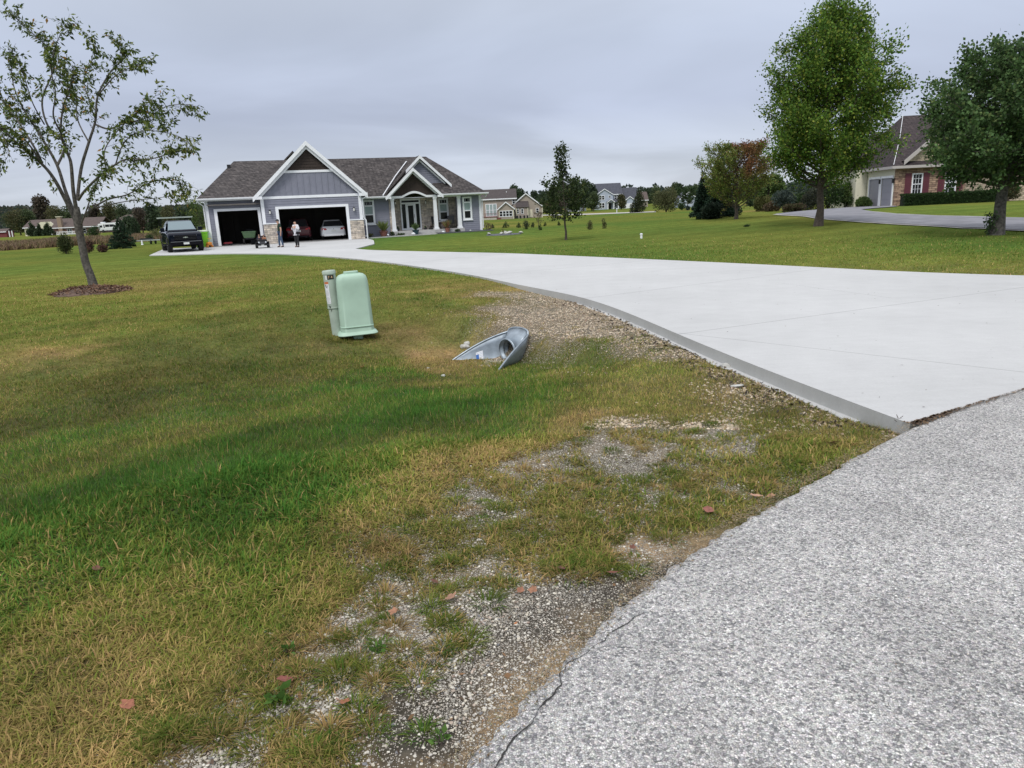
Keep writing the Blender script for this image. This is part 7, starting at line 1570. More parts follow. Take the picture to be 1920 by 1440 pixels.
person(jpos(-.14, .42, .10), jr + .15, .84, 'small dark-haired child in navy seated on the left of the toy jeep', M_('navy_jacket', (.012, .018, .05)), M_('dark_leggings', (.03, .03, .05)), M_('tiny_shoes', (.3, .3, .3)), M_('child_dark_hair', (.012, .01, .01)), sit, sleeve='long')
person(jpos(.13, .42, .10), jr - .2, .80, 'small fair-haired child in an orange top seated on the right of the toy jeep', M_('orange_top', (.50, .22, .12)), M_('tan_leggings', (.25, .18, .14)), M_('tiny_white_shoes', (.5, .5, .5)), M_('fair_hair', (.42, .25, .12)), sit, sleeve='long')
# ================================================================ DISTANT HOUSES
MT['beige'] = mat('beige_siding', (.33, .285, .245), .8, noise=.05, nscale=.8); MT['cream'] = mat('cream_siding', (.62, .60, .47), .8, noise=.05); MT['pale_blue'] = mat('pale_blue_grey_siding', (.40, .45, .54), .8, noise=.05)
MT['roof_dark'] = mat('dark_brown_roofing', (.060, .050, .050), .9, noise=.2, nscale=1.5); MT['roof_slate'] = mat('slate_grey_roofing', (.062, .066, .085), .9, noise=.2, nscale=1.5)
MT['brick'] = mat('dull_red_brick', (.20, .12, .10), .9, noise=.2); MT['win_dark'] = MT['glass']; MT['deck_red'] = mat('reddish_deck_stain', (.16, .05, .045), .8)
MT['roof_brown'] = mat('weathered_brown_roofing', (.095, .072, .066), .9, noise=.2, nscale=1.2)
def fwin(root, x0, x1, y, z0, z1, n=1, rows=2, t=.1, pane='glass'):
    f = G(); f.box(x0 - t, x1 + t, y - .06, y + .04, z1, z1 + t); f.box(x0 - t, x1 + t, y - .06, y + .04, z0 - t, z0); f.box(x0 - t, x0, y - .06, y + .04, z0, z1); f.box(x1, x1 + t, y - .06, y + .04, z0, z1)
    for k in range(1, n): xm = x0 + (x1 - x0) * k / n; f.box(xm - t * .6, xm + t * .6, y - .055, y + .04, z0, z1)
    for k in range(1, rows): zm = z0 + (z1 - z0) * k / rows; f.box(x0, x1, y - .05, y + .03, zm - t * .3, zm + t * .3)
    F = f.obj('window', 'white', root); p = G(); p.box(x0, x1, y - .02, y + .02, z0, z1); p.obj('pane', pane, F)
def gable_roof(root, x0, x1, ye, yr, ze, zr, m, over=.3, back=None, gab=None, fas='white'):
    """ridge along x; front eave at ye, ridge at yr"""
    yb = back or 2 * yr - ye; g = G(); slab(g, [(x0 - over, ye, ze), (x1 + over, ye, ze), (x1 + over, yr, zr), (x0 - over, yr, zr)], .18); slab(g, [(x0 - over, yb, ze), (x1 + over, yb, ze), (x1 + over, yr, zr), (x0 - over, yr, zr)], .18); g.obj('roof', m, root)
    g = G(); g.box(x0 - over, x1 + over, ye - .05, ye + .05, ze - .28, ze); g.obj('fascia', fas, root)
def front_gable(root, xc, hw_, y, zb, zr, depth, m, wallm, z_wall0, rakem='white'):
    """ridge along y, gable end facing the viewer"""
    g = G(); slab(g, [(xc - hw_ - .3, y - .3, zb), (xc, y - .3, zr), (xc, y + depth, zr), (xc - hw_ - .3, y + depth, zb)], .15); slab(g, [(xc + hw_ + .3, y - .3, zb), (xc, y - .3, zr), (xc, y + depth, zr), (xc + hw_ + .3, y + depth, zb)], .15); g.obj('roof', m, root)
    g = G(); g.extr([(xc - hw_, y, z_wall0), (xc + hw_, y, z_wall0), (xc + hw_, y, zb), (xc, y, zr - .15), (xc - hw_, y, zb)], (0, depth * .98, 0)); g.obj('wall', wallm, root)
    g = G()
    for s in (-1, 1): rake(g, (xc, zr + .02), (xc + s * (hw_ + .35), zb - .1), y - .4, y - .3, .3)
    g.obj('barge_board', rakem, root)
# beige two-storey house (camera axis aligned local frame)
Y0 = 190; bz = -1.5
r_ = empty('house', (0, Y0, 0), 0, 'beige two-storey house with a tall window wall, sunroom and big plain side gable', 'house')
g = G(); g.box(-6, 3.1, 0, 9, bz - 1.5, 3.9); g.obj('wall', 'beige', r_); gable_roof(r_, -6.2, 3.1, -.4, 4.5, 3.85, 6.3, 'roof_dark')
front_gable(r_, 5.75, 4.25, .4, 1.45, 4.95, 10, 'roof_dark', 'beige', bz - 1.5)
front_gable(r_, .49, 1.95, -2.6, 1.25, 3.0, 2.8, 'roof_dark', 'beige', bz - 1.0)
g = G(); g.box(3.1, 6.1, -1.2, .4, bz - 1, 1.35); g.obj('wall', 'beige', r_); g = G(); slab(g, [(3.0, -1.5, 1.4), (6.35, -1.5, 1.4), (6.35, .39, 2.95), (3.0, .39, 2.95)]); g.obj('roof', 'roof_dark', r_)
fwin(r_, -4.65, -2.05, 0, -.4, 2.45, 3, 2, .16, 'blind'); fwin(r_, -1.2, 2.0, -2.6, -.62, .62, 4, 2, .14); fwin(r_, 2.25, 2.85, 0, 2.4, 3.5, 1, 2); fwin(r_, 3.3, 3.75, -1.2, -.1, .95); fwin(r_, 4.4, 4.9, -1.2, -.1, .95); fwin(r_, 8.35, 8.95, .4, -.1, .95); fwin(r_, 2.5, 2.85, -.02, .1, 1.1)
g = G(); g.box(6.35, 7.35, .33, .4, -1.2, .75); g.obj('door', mat('cream_door', (.66, .62, .50), .6), r_)
for x, z0, z1, y in ((3.1, bz - .3, 1.35, -1.28), (6.05, bz - .3, 1.35, -1.28), (9.85, bz - .3, 1.3, .3), (-1.4, bz - .5, 1.2, -2.68), (2.3, bz - .5, 1.2, -2.68)): g = G(); g.box(x, x + .18, y, y + .08, z0, z1); g.obj('corner_board', 'cream', r_)
g = G(); g.box(-6, -1.9, -3.6, 0, -.75, -.55); dk = g.obj('deck', 'deck_red', r_); g = G(); g.box(-6, -2.0, -3.5, -3.3, bz - 1, -.75); g.obj('deck_skirt', mat('pale_lattice', (.45, .42, .36), .8, noise=.3, nscale=4), dk)
g = G()
for k in range(14): g.box(-5.9 + k * .3, -5.84 + k * .3, -3.62, -3.58, -.55, .2)
g.box(-6, -1.9, -3.65, -3.57, .2, .26); g.obj('railing', 'deck_red', dk); g = G(); g.box(-1.9, -.9, -3.6, -2.8, bz - .6, -.9); g.obj('deck_stair', 'deck_red', dk)
g = G(); g.lathe([(.08, 0), (.08, .45)], (.8, 2.6, 5.2), 8); g.obj('roof_vent', 'white', r_)
g = G(); g.box(2.9, 8.2, -2.6, -1.3, bz - .6, bz + .02); o = g.obj('patio', 'porchc'); o.parent = r_
b = Vector((4.6, Y0 - 2.1, bz + .02)); q = empty('patio_set', b, 0, 'dark patio furniture outside the beige house', 'patio table'); g = G(); g.box(-.9, .9, -.4, .4, .65, .72); g.obj('table_top', 'black', q)
for x in (-1.3, -.5, .5, 1.3): g = G(); g.box(x - .22, x + .22, -.7, -.3, .0, .45); g.box(x - .22, x + .22, -.35, -.28, .45, .85); g.obj('seat', 'black', q)
# pale blue house
Y1 = 276; f = lambda x, z: (x * 1.2, (z - 1.65) * 1.2 + 1.65)
r_ = empty('house', (35 + 5, Y1, -1.3), 0, 'pale blue-grey two-storey house with a white gable, porch and dark roof in the distance', 'house'); ox, oz = 40, -1.3
def bx(x): return x * 1.2 - ox
def bzz(z): return (z - 1.65) * 1.2 + 1.65 - oz
g = G(); g.box(bx(29.0), bx(37.2), 0, 10, -1, bzz(4.1)); g.obj('wall', 'pale_blue', r_); gable_roof(r_, bx(29.2), bx(37.2), -.4, 5, bzz(4.1), bzz(7.55), 'roof_slate', .15)
front_gable(r_, bx(31.5), (bx(34.2) - bx(28.8)) / 2, -1.2, bzz(4.05), bzz(5.85), 4, 'roof_slate', 'pale_blue', -1)
front_gable(r_, bx(33.3), 1.15, -2.8, bzz(1.85), bzz(2.65), 1.7, 'roof_slate', 'pale_blue', bzz(1.6))
g = G(); slab(g, [(bx(33), -2.9, bzz(1.8)), (bx(37.3), -2.9, bzz(1.8)), (bx(37.3), -.01, bzz(2.6)), (bx(33), -.01, bzz(2.6))]); g.obj('porch_roof', 'roof_slate', r_)
for x in (32.35, 34.2, 35.6, 37.0): g = G(); g.box(bx(x) - .16, bx(x) + .16, -2.8, -2.5, -.5, bzz(1.7)); g.obj('column', 'white', r_)
fwin(r_, bx(29.9), bx(31.4), -1.2, bzz(2.6), bzz(3.7), 2, 2, .16); fwin(r_, bx(29.9), bx(31.4), -1.2, bzz(0.1), bzz(1.5), 2, 2, .16); fwin(r_, bx(32.85), bx(33.4), -1.2, bzz(3.1), bzz(3.65), 1, 2, .12); fwin(r_, bx(34.8), bx(36.3), 0, bzz(2.6), bzz(3.7), 2, 2, .16); fwin(r_, bx(34.9), bx(35.9), 0, bzz(.2), bzz(1.4), 2, 2, .14)
g = G(); g.box(bx(32.7), bx(33.7), -1.28, -1.2, 0.3, bzz(1.4)); g.obj('door', 'glass', r_)
g = G(); g.box(bx(37.25), bx(42.5), 1.5, 9, -1, bzz(2.0)); g.obj('garage_wall', 'pale_blue', r_); gable_roof(r_, bx(37.6), bx(42.5), 1.3, 6, bzz(2.1), bzz(6.0), 'roof_slate', .1)
front_gable(r_, bx(39.7), 1.8, 0.6, bzz(2.05), bzz(3.25), 3, 'roof_slate', 'pale_blue', -1)
g = G(); g.box(bx(37.9), bx(40.9), .5, .62, -.2, bzz(1.1)); g.obj('garage_door', 'white', r_)
# third roofline further right + far gable behind the dark tree
r_ = empty('house', (53, 300, -1), 0, 'low house with a brown roof between the arborvitae and the olive bush', 'house'); g = G(); g.box(-5, 6, 0, 8, -1, 3.0); g.obj('wall', 'beige', r_); gable_roof(r_, -5, 6, -.5, 4, 3.0, 6.3, 'roof_brown')
g = G(); g.box(-3.4, -.4, -.1, 0, 0, 2.4); g.obj('garage_door', 'white', r_); front_gable(r_, -4.6, 2.4, -.8, 3.0, 5.2, 4, 'roof_brown', 'beige', -1)
q = at(1291, 380, 230); r_ = empty('house', (q[0], 230, th(q[0], 230)), 0, 'grey gabled house corner showing behind the distant dark tree', 'house'); front_gable(r_, 0, 2.6, 0, 2.6, 4.8, 8, 'roof_slate', 'pale_blue', -1); fwin(r_, -.5, .5, 0, 1, 2.1)
q = at(1082, 382, 260); r_ = empty('house', (q[0], 260, th(q[0], 260)), 0, 'white house gable glimpsed through the young tree crown', 'house'); front_gable(r_, 0, 3.2, 0, 3.2, 6.2, 8, 'roof_slate', 'white', -1); fwin(r_, -.9, .9, 0, 1.2, 2.6, 2)
# mailboxes on the far road
for px, py, lb in ((1156.6, 399.5, 'white mailbox post in front of the pale blue house'), (1084, 405, 'pale mailbox post on the far road behind the young tree'), (1039, 408, 'pale mailbox post on the far road near the beige house')):
    b, h, w_ = size_at(px, py, 8 if px > 1100 else 5, 2); r2 = empty('mailbox', b, 0, lb, 'mailbox'); g = G(); g.box(-.07, .07, -.07, .07, -.1, 1.0); g.obj('post', 'white', r2); g = G(); g.box(-.12, .12, -.3, .25, 1.0, 1.25); g.obj('box', 'white', r2, bevel=.04)
# left distant houses (y = 260)
YL = 260
r_ = empty('house', (-160, YL, -1.0), math.radians(0), 'long low house with a brick chimney and brown roof beyond the brown field', 'house')
X_ = lambda x: x + 160; Z_ = lambda z: z + 1.0
g = G(); g.box(X_(-161), X_(-143.5), 0, 9, -1, Z_(1.5)); g.obj('wall', 'brick', r_); gable_roof(r_, X_(-160.6), X_(-144), -.6, 4.5, Z_(1.5), Z_(4.6), 'roof_brown', .4)
g = G(); g.box(X_(-158.3), X_(-156.9), -.6, .5, -1, Z_(5.1)); ch = g.obj('chimney', mat('tan_brick', (.27, .20, .15), .9, noise=.15), r_); g = G(); g.box(X_(-158.5), X_(-156.7), -.75, .65, Z_(5.1), Z_(5.35)); g.obj('chimney_cap', 'cream', ch)
fwin(r_, X_(-155.5), X_(-154), 0, 0.3, 1.8, 2); fwin(r_, X_(-151), X_(-149), 0, .3, 1.8, 2); fwin(r_, X_(-147.5), X_(-146), 0, .3, 1.8, 2)
r_ = empty('house', (-166, YL + 2, -1.0), 0, 'brown-roofed house with a cream gable wall behind three dark spruces', 'house'); X_ = lambda x: x + 166
g = G(); g.box(X_(-172), X_(-160.8), 0, 9, -1, Z_(2.0)); g.obj('wall', 'cream', r_); gable_roof(r_, X_(-172), X_(-160.9), -.5, 4.5, Z_(2.0), Z_(4.6), 'roof_brown', .3)
g = G(); g.extr([(X_(-166.5), -.8, -1), (X_(-160.7), -.8, -1), (X_(-160.7), -.8, Z_(2.4)), (X_(-162.0), -.8, Z_(3.7)), (X_(-165.2), -.8, Z_(3.7)), (X_(-166.5), -.8, Z_(3.0))], (0, .7, 0)); g.obj('gable_wall', 'cream', r_); fwin(r_, X_(-171), X_(-170), 0, .4, 1.6)
g = G(); g.box(X_(-163.5), X_(-161.2), -.9, -.81, .1, 2.2); g.obj('garage_door', 'white', r_)
r_ = empty('house', (-139, YL + 8, -1.0), 0, 'brown hipped roof rising behind the white motorhome', 'house'); g = G(); g.box(-7, 7, 0, 9, -1, 3.0); g.obj('wall', 'brick', r_); g = G(); slab(g, [(-7.5, -.5, 3.0), (7.5, -.5, 3.0), (1.2, 4.5, 6.0), (-1.2, 4.5, 6.0)], .15); slab(g, [(-7.5, -.5, 3.0), (-7.5, 9.5, 3.0), (-1.2, 4.5, 6.0)], .15); slab(g, [(7.5, -.5, 3.0), (7.5, 9.5, 3.0), (1.2, 4.5, 6.0)], .15); slab(g, [(-7.5, 9.5, 3.0), (7.5, 9.5, 3.0), (1.2, 4.5, 6.0), (-1.2, 4.5, 6.0)], .15); g.obj('roof', 'roof_brown', r_)
q = at(8, 438, YL); r_ = empty('garden_shed', (q[0] - 1, YL, -1.0), 0, 'dull red shed with white posts at the far left', 'shed'); g = G(); g.box(-3, 1.8, 0, 4, -.5, 2.0); g.obj('wall', mat('dull_red_boards', (.16, .04, .045), .9), r_); gable_roof(r_, -3, 1.8, -.4, 2, 2.0, 3.0, 'roof_brown', .2)
for x in (2.6, 3.6): g = G(); g.box(x, x + .25, 0, .25, -.5, 2.2); g.obj('post', 'white', r_)
# white fence
r_ = empty('picket_fence', (-153.2, YL - 8, -1.0), 0, 'white rail fence in front of the long low house', 'fence')
g = G(); g.box(-7.5, 7, 0, .1, .15, .35); g.objs('rail', 'white', r_); g = G(); g.box(-1.5, 7, 0, .1, 1.0, 1.12); g.objs('rail', 'white', r_)
for k in range(18): g = G(); g.box(-1.5 + k * .5, -1.38 + k * .5, -.05, .15, -.3, 1.2); g.obj('picket', 'white', r_)
# motorhome
q = at(217, 434, 215); gz_ = -.75
r_ = empty('motorhome', (q[0], 215, gz_ + .25), 0, 'white motorhome with dark windows parked before the brown roofs', 'motorhome'); MT['rv'] = mat('white_coachwork', (.72, .74, .76), .4, noise=.05)
g = G(); g.extr([(-4.8, 0, .6), (4.9, 0, .6), (5.2, 0, 1.4), (4.6, 0, 2.75), (-3.6, 0, 2.75), (-4.9, 0, 2.5)], (0, 2.4, 0)); g.obj('body', 'rv', r_, bevel=.08)
for x0, x1, z0, z1 in ((-4.5, -3.7, 1.5, 2.1), (-2.8, -1.6, 1.6, 2.3), (-1.5, -.4, 1.6, 2.3), (.6, 1.6, 1.6, 2.2), (4.0, 4.7, 1.5, 2.35), (-3.3, -3.0, 1.4, 2.3)): g = G(); g.box(x0, x1, -.04, -.005, z0, z1); g.obj('window', 'glass', r_)
g = G(); g.box(-2.9, .4, -.35, -.01, 1.5, 2.6); g = G(); g.box(-4.4, 4.6, -.02, .02, .95, 1.02); g.obj('stripe', mat('grey_stripe', (.35, .37, .4), .5), r_)
for x, w2 in ((-3.9, .5), (2.5, .55)): g = G(); g.box(x - w2, x + w2, .6, 1.6, 2.76, 3.05); g.obj('roof_unit', 'rv', r_, bevel=.06)
for x in (-3.6, 2.6, 3.5): g = G(); g.tube([(x, -.02, .42), (x, .3, .42)], .42, 16); g.obj('wheel', 'tyre', r_)
g = G(); g.box(-4.6, 4.7, .05, 2.35, .3, .6); g.obj('chassis', 'black', r_)

# ================================================================ NEIGHBOUR'S BRICK AND STONE HOUSE (right)
NO = at(*(1580 + 535 / 5.647, 220 + 940 / 5.647), 57); NA = math.radians(-6); nh = empty('house', (NO[0], NO[1], NO[2]), NA, 'stone-fronted house with burgundy shutters and grey garage doors on the rise at right', 'house')
MT['nstone'] = brickmat('warm_brown_ledge_stone', (.44, .31, .22), (.20, .13, .10), (.10, .07, .06), .5, .15, .012, .03, .35); MT['nstone2'] = brickmat('pale_ledge_stone', (.55, .47, .36), (.38, .31, .24), (.25, .2, .16), .5, .15, .012, .03, .3)
MT['grey_door'] = mat('grey_garage_door', (.27, .27, .31), .6); MT['burgundy'] = mat('burgundy_shutter', (.115, .025, .04), .6); MT['trim_tan'] = mat('taupe_trim', (.42, .39, .38), .6); MT['nroof'] = brickmat('dark_plum_shingle', (.075, .06, .062), (.045, .037, .04), (.03, .025, .027), .3, .12, .012, .02, .3)
w1 = (1.22, 2.02, .78, 2.40); w2 = (3.66, 4.50, .78, 2.40)
g = G(); plate(g, 0, 5.2, -.6, 2.85, 0, .2, [w1, w2]); g.obj('stone_wall', 'nstone', nh); g = G(); plate(g, 5.2, 12.5, -.6, 2.85, .01, .2); g.obj('stone_wall', 'nstone2', nh)
for (a, b_, c, d) in (w1, w2):
    f_ = G(); t = .09
    f_.box(a, a + t, -.04, .1, c, d); f_.box(b_ - t, b_, -.04, .1, c, d); f_.box(a + t, b_ - t, -.04, .1, d - t, d); f_.box(a + t, b_ - t, -.05, .1, c, c + t); f_.box(a + t, b_ - t, -.03, .1, (c + d) / 2 - .03, (c + d) / 2 + .03)
    for k in (1, 2): xm = a + t + (b_ - a - 2 * t) * k / 3; f_.box(xm - .012, xm + .012, .0, .03, c + t, d - t)
    for q in (.27, .75): zm = c + (d - c) * q; f_.box(a + t, b_ - t, .0, .03, zm - .012, zm + .012)
    F = f_.obj('window', 'white', nh); p = G(); p.box(a + t, b_ - t, .04, .06, c + t, d - t); p.obj('pane', 'glass', F)
    for x0 in (a - .50, b_ + .04):
        s = G(); s.box(x0, x0 + .44, -.05, -.002, c - .03, d + .03)
        for q in range(13): zz = c + .05 + q * (d - c - .1) / 13; s.box(x0 + .05, x0 + .39, -.065, -.051, zz, zz + .05)
        s.obj('shutter', 'burgundy', nh)
# garage side (faces -x)
g = G(); T = Matrix.Rotation(PI / 2, 4, 'Z')
gd = [(.45, 2.55), (2.95, 5.05)]
cur = 0
for a, b_ in gd + [(5.6, 5.6)]:
    g.box(-.0, .2, cur + (.2 if cur == 0 else 0), a, -.6, 2.85); 
    if b_ > a: g.box(0, .2, a, b_, 2.15, 2.85)
    cur = b_
g.obj('garage_wall', 'cream', nh)
for a, b_ in gd:
    s = G(); s.box(.05, .12, a, b_, -.1, 2.15); D_ = s.obj('garage_door', 'grey_door', nh); s = G()
    for k in range(4): s.box(.035, .049, a + .06, b_ - .06, .0 + k * .54, .46 + k * .54)
    s.obj('door_panels', 'grey_door', D_)
    s = G(); s.box(-.05, .05, a - .16, a, -.1, 2.3); s.box(-.05, .05, b_, b_ + .16, -.1, 2.3); s.box(-.055, .05, a - .16, b_ + .16, 2.15, 2.33); s.obj('door_casing', 'white', nh)
for y in (2.75, .2): l = G(); l.box(-.16, -.01, y - .07, y + .07, 1.75, 2.1); l.obj('wall_lamp', 'black', nh)
g = G(); g.box(-.9, .0, 5.7, 12, -.6, 3.0); g.obj('side_wing', 'cream', nh)
g = G(); g.box(-.45, 12.5, -.5, 6, 2.80, 2.86); g.box(-.48, 12.6, -.56, -.48, 2.80, 3.0); g.box(-.52, -.44, -.5, 6, 2.80, 3.0); g.obj('eave', 'trim_tan', nh)
g = G(); slab(g, [(-.5, -.5, 3.02), (12.6, -.5, 3.02), (12.6, 5, 7.1), (2.2, 5, 7.1)]); slab(g, [(-.5, -.5, 3.02), (-.5, 11, 3.02), (2.2, 5, 7.1)]); slab(g, [(-.5, 11, 3.02), (12.6, 11, 3.02), (12.6, 5, 7.1), (2.2, 5, 7.1)]); g.obj('roof', 'nroof', nh)
g = G(); slab(g, [(-1.3, 5.6, 3.1), (-1.3, 12.4, 3.1), (1.6, 9, 6.2)]); slab(g, [(-1.3, 5.6, 3.1), (3, 5.6, 3.1), (3, 9, 6.2), (1.6, 9, 6.2)]); g.obj('roof', 'nroof', nh)
g = G(); slab(g, [(2.9, -.55, 5.6), (.3, -.55, 3.35), (.3, 1.0, 3.35), (2.9, 3.4, 5.6)]); slab(g, [(2.9, -.55, 5.6), (5.5, -.55, 3.35), (5.5, 1.0, 3.35), (2.9, 3.4, 5.6)]); g.obj('gable_roof', 'nroof', nh)
g = G(); g.extr([(.55, -.1, 3.1), (5.25, -.1, 3.1), (5.25, -.1, 3.3), (2.9, -.1, 5.35), (.55, -.1, 3.3)], (0, .2, 0)); g.obj('stone_gable', 'nstone2', nh)
g = G()
for s in (-1, 1): rake(g, (2.9, 5.62), (2.9 + s * 2.6, 3.37), -.62, -.55, .34)
g.obj('barge_board', 'trim_tan', nh)
g = G(); g.tube([(-.4, -.45, 3.1), (1.0, 2.3, 5.15), (2.2, 5, 7.12)], .025, 4); g.obj('ridge_flashing', 'gutter', nh)
# clipped hedge
def nw(x, y, z=0): c, s = math.cos(NA), math.sin(NA); return Vector((NO[0] + x * c - y * s, NO[1] + x * s + y * c, z))
p = nw(3.7, -1.1); p.z = th(p.x, p.y); hd_ = empty('hedge', p, NA, 'clipped dark green box hedge along the stone-fronted house', 'hedge')
n = 15000; Q = np.stack([RNG.uniform(-3.6, 3.6, n), RNG.uniform(-.5, .5, n), RNG.uniform(.02, .80, n)], 1); side = RNG.random(n)
Q[:, 2] = np.where(side < .4, .80 + RNG.normal(0, .03, n), Q[:, 2]); Q[:, 1] = np.where((side >= .4) & (side < .85), -.5 + RNG.normal(0, .04, n), Q[:, 1])
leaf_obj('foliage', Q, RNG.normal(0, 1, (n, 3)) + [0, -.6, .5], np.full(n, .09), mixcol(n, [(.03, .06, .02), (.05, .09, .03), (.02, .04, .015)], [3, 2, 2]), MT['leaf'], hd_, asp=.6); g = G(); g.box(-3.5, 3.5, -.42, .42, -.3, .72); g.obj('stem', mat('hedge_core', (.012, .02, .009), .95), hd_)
p = nw(7.7, -1.3); p.z = th(p.x, p.y); shrub('shrub', p, 1.0, 1.5, 2600, .12, [(.10, .11, .05), (.13, .10, .05), (.07, .08, .04)], [2, 1, 2], 'loose rusty-green bush at the right end of the clipped hedge')
for x, lb in ((5.1, 'pale grassy plant behind the hedge under the second window'), (6.0, 'pale grassy plant behind the right part of the hedge')):
    p = nw(x, -.45); p.z = th(p.x, p.y); shrub('shrub', p, .5, 1.15, 700, .12, [(.28, .32, .2), (.2, .26, .14)], [1, 1], lb, shape='spiky')

# ================================================================ DISTANT TREES
def far_tree(px, hp, Yd, wp, pal, label, shape='round', group='trees along the far edge of the subdivision', base_px=None, n=2600):
    q = at(px, 395, Yd); x, y = q[0], Yd; z = th(x, y); k = Yd / FPX; h = hp * k; r = wp * k / 2
    root = empty('far_tree', (x, y, z), 0, label, 'tree', group); L_ = []
    m_ = 16
    for j in range(m_):
        t = (j + .5) / m_
        if shape == 'cone': rr = r * (1 - t) * .6; zz = h * (.08 + .88 * t); s = r * (1.05 - t) * .6
        else: rr = r * .75 * math.sin(PI * min(1, t * .9 + .1)) ** .6 * random.random() ** .4; zz = h * (.18 + .72 * t); s = r * random.uniform(.35, .55)
        a = random.uniform(0, 2 * PI); L_.append((math.cos(a) * rr, math.sin(a) * rr, zz, s))
    L_ = np.array(L_); ci = RNG.choice(m_, n, p=L_[:, 3] ** 2 / (L_[:, 3] ** 2).sum()); d = RNG.normal(0, 1, (n, 3)); d /= np.linalg.norm(d, axis=1)[:, None]
    Q = L_[ci, :3] + d * (L_[ci, 3] * (.5 + .6 * RNG.random(n)))[:, None]; Q[:, 2] = np.clip(Q[:, 2], .15 * h * (shape != 'cone'), 1.02 * h); lum = RNG.uniform(.75, 1.25, m_)[ci][:, None]
    leaf_obj('crown', Q, d + [0, 0, .4], np.full(n, max(.35, h * .055)), mixcol(n, pal, [3, 3, 2], .25) * lum, MT['leaf'], root, asp=.8)
    g = G(); g.tube([(0, 0, -.2), (0, 0, h * .7)], [h * .03, h * .01], 6); g.obj('trunk', 'bark_dark', root); return root
FD = [(.05, .075, .042), (.07, .10, .052), (.036, .055, .034)]; FM = [(.08, .11, .052), (.105, .14, .065), (.06, .08, .045)]; FO = [(.10, .11, .05), (.13, .12, .06), (.08, .085, .045)]; FB = [(.08, .065, .05), (.10, .08, .06), (.06, .055, .045)]
ft = [(893, 34, 260, 26, FM, 'pale treetop just right of the house roof edge'), (925, 42, 260, 50, FM, 'rounded light trees behind the left half of the beige roof'), (966, 53, 250, 28, FD, 'dark round tree behind the beige house ridge'), (978, 46, 255, 22, FD, 'second dark treetop touching the beige side gable'),
 (1002, 38, 290, 20, FD, 'dark tree above the right slope of the beige gable'), (1020, 34, 300, 30, FD, 'low dark tree right of the beige gable'), (1036, 44, 270, 34, FD, 'dark tree left of the slender young tree crown'), (1052, 52, 260, 36, FM, 'tall green tree behind the slender young tree left side'), (1074, 55, 260, 40, FD, 'broad dark tree directly behind the young tree'), (1094, 56, 255, 34, FD, 'dark tree behind the right side of the young tree'), (1110, 48, 262, 22, FD, 'dark tree touching the left edge of the pale blue house'),
 (1113, 34, 240, 26, FM, 'small round green tree left of the pale blue house porch', 'round'), (1165, 26, 250, 20, FO, 'olive tree in front of the pale blue house garage'), (1022 + 4, 22, 230, 26, FO, 'ochre shrubby tree beside the beige house right corner'), (1048, 24, 235, 24, FB, 'brownish low tree under the dark trees'), (1170, 38, 330, 22, FD, 'dark treetop between the two roofs of the pale blue house'),
 (1213, 30, 340, 26, FD, 'low dark tree right of the arborvitae'), (1228, 34, 330, 30, FM, 'green treetops left behind the olive bush'), (1265, 38, 330, 22, FM, 'green treetop right behind the olive bush'), (1274, 40, 260, 20, FD, 'small dark tree left of the distant dark round tree'), (1302, 34, 300, 22, FM, 'pale green tree left of the spruces'), (1185 + 12, 24, 330, 20, FD, 'distant tree peeping over the roof right of the arborvitae'),
 (1415, 40, 120, 40, FD, 'dark tree right of the red maple trunk'), (1450, 44, 140, 40, FM, 'green tree in the gap between red maple and tall maple'), (1660, 60, 120, 50, FD, 'dark tree behind the cream garage wing'), (1885, 30, 100, 60, FM, 'green tree behind the trunk of the right tree'), (1930, 40, 110, 70, FD, 'dark tree at the far right edge behind the lawn')]
for t_ in ft: far_tree(*t_[:6], shape=t_[6] if len(t_) > 6 else 'round')
fl = [(30, 46, 300, 40, FO, 'olive tree left of the cream gable house'), (16, 38, 320, 40, FD, 'dark tree at the far left edge'), (46, 44, 300, 30, FM, 'green rounded tree behind the brown-roofed house'), (52, 30, 245, 18, FD, 'left of three dark spruces before the cream gable', 'cone'), (66, 24, 243, 16, FD, 'middle of three dark spruces before the cream gable', 'cone'), (83, 27, 243, 20, FD, 'right of three dark spruces before the cream gable', 'cone'),
 (78, 62, 420, 34, FB, 'bare-topped tree standing above the wooded ridge'), (100, 46, 330, 40, FO, 'olive tree behind the brick chimney'), (128, 44, 330, 40, FM, 'green tree behind the long brown roof'), (178, 50, 300, 26, FB, 'greyish tree left of the motorhome'), (205, 50, 300, 34, FO, 'yellowish tree behind the motorhome'), (228, 44, 330, 34, FM, 'green tree above the motorhome right end'),
 (284, 56, 160, 30, FD, 'tall dark tree left of the pickup rack'), (262, 44, 200, 34, FB, 'brownish tree right of the motorhome'), (316, 46, 190, 34, FO, 'olive tree behind the pickup cab'), (340, 44, 170, 34, FD, 'dark tree right behind the pickup cab'), (362, 48, 200, 34, FM, 'green tree behind the lime bin'), (240, 34, 150, 30, FD, 'dark bush-like tree right of the motorhome'), (300, 40, 230, 40, FM, 'green tree far behind the pickup')]
for t_ in fl: far_tree(*t_[:6], shape=t_[6] if len(t_) > 6 else 'round', group='trees around the houses beyond the brown field')
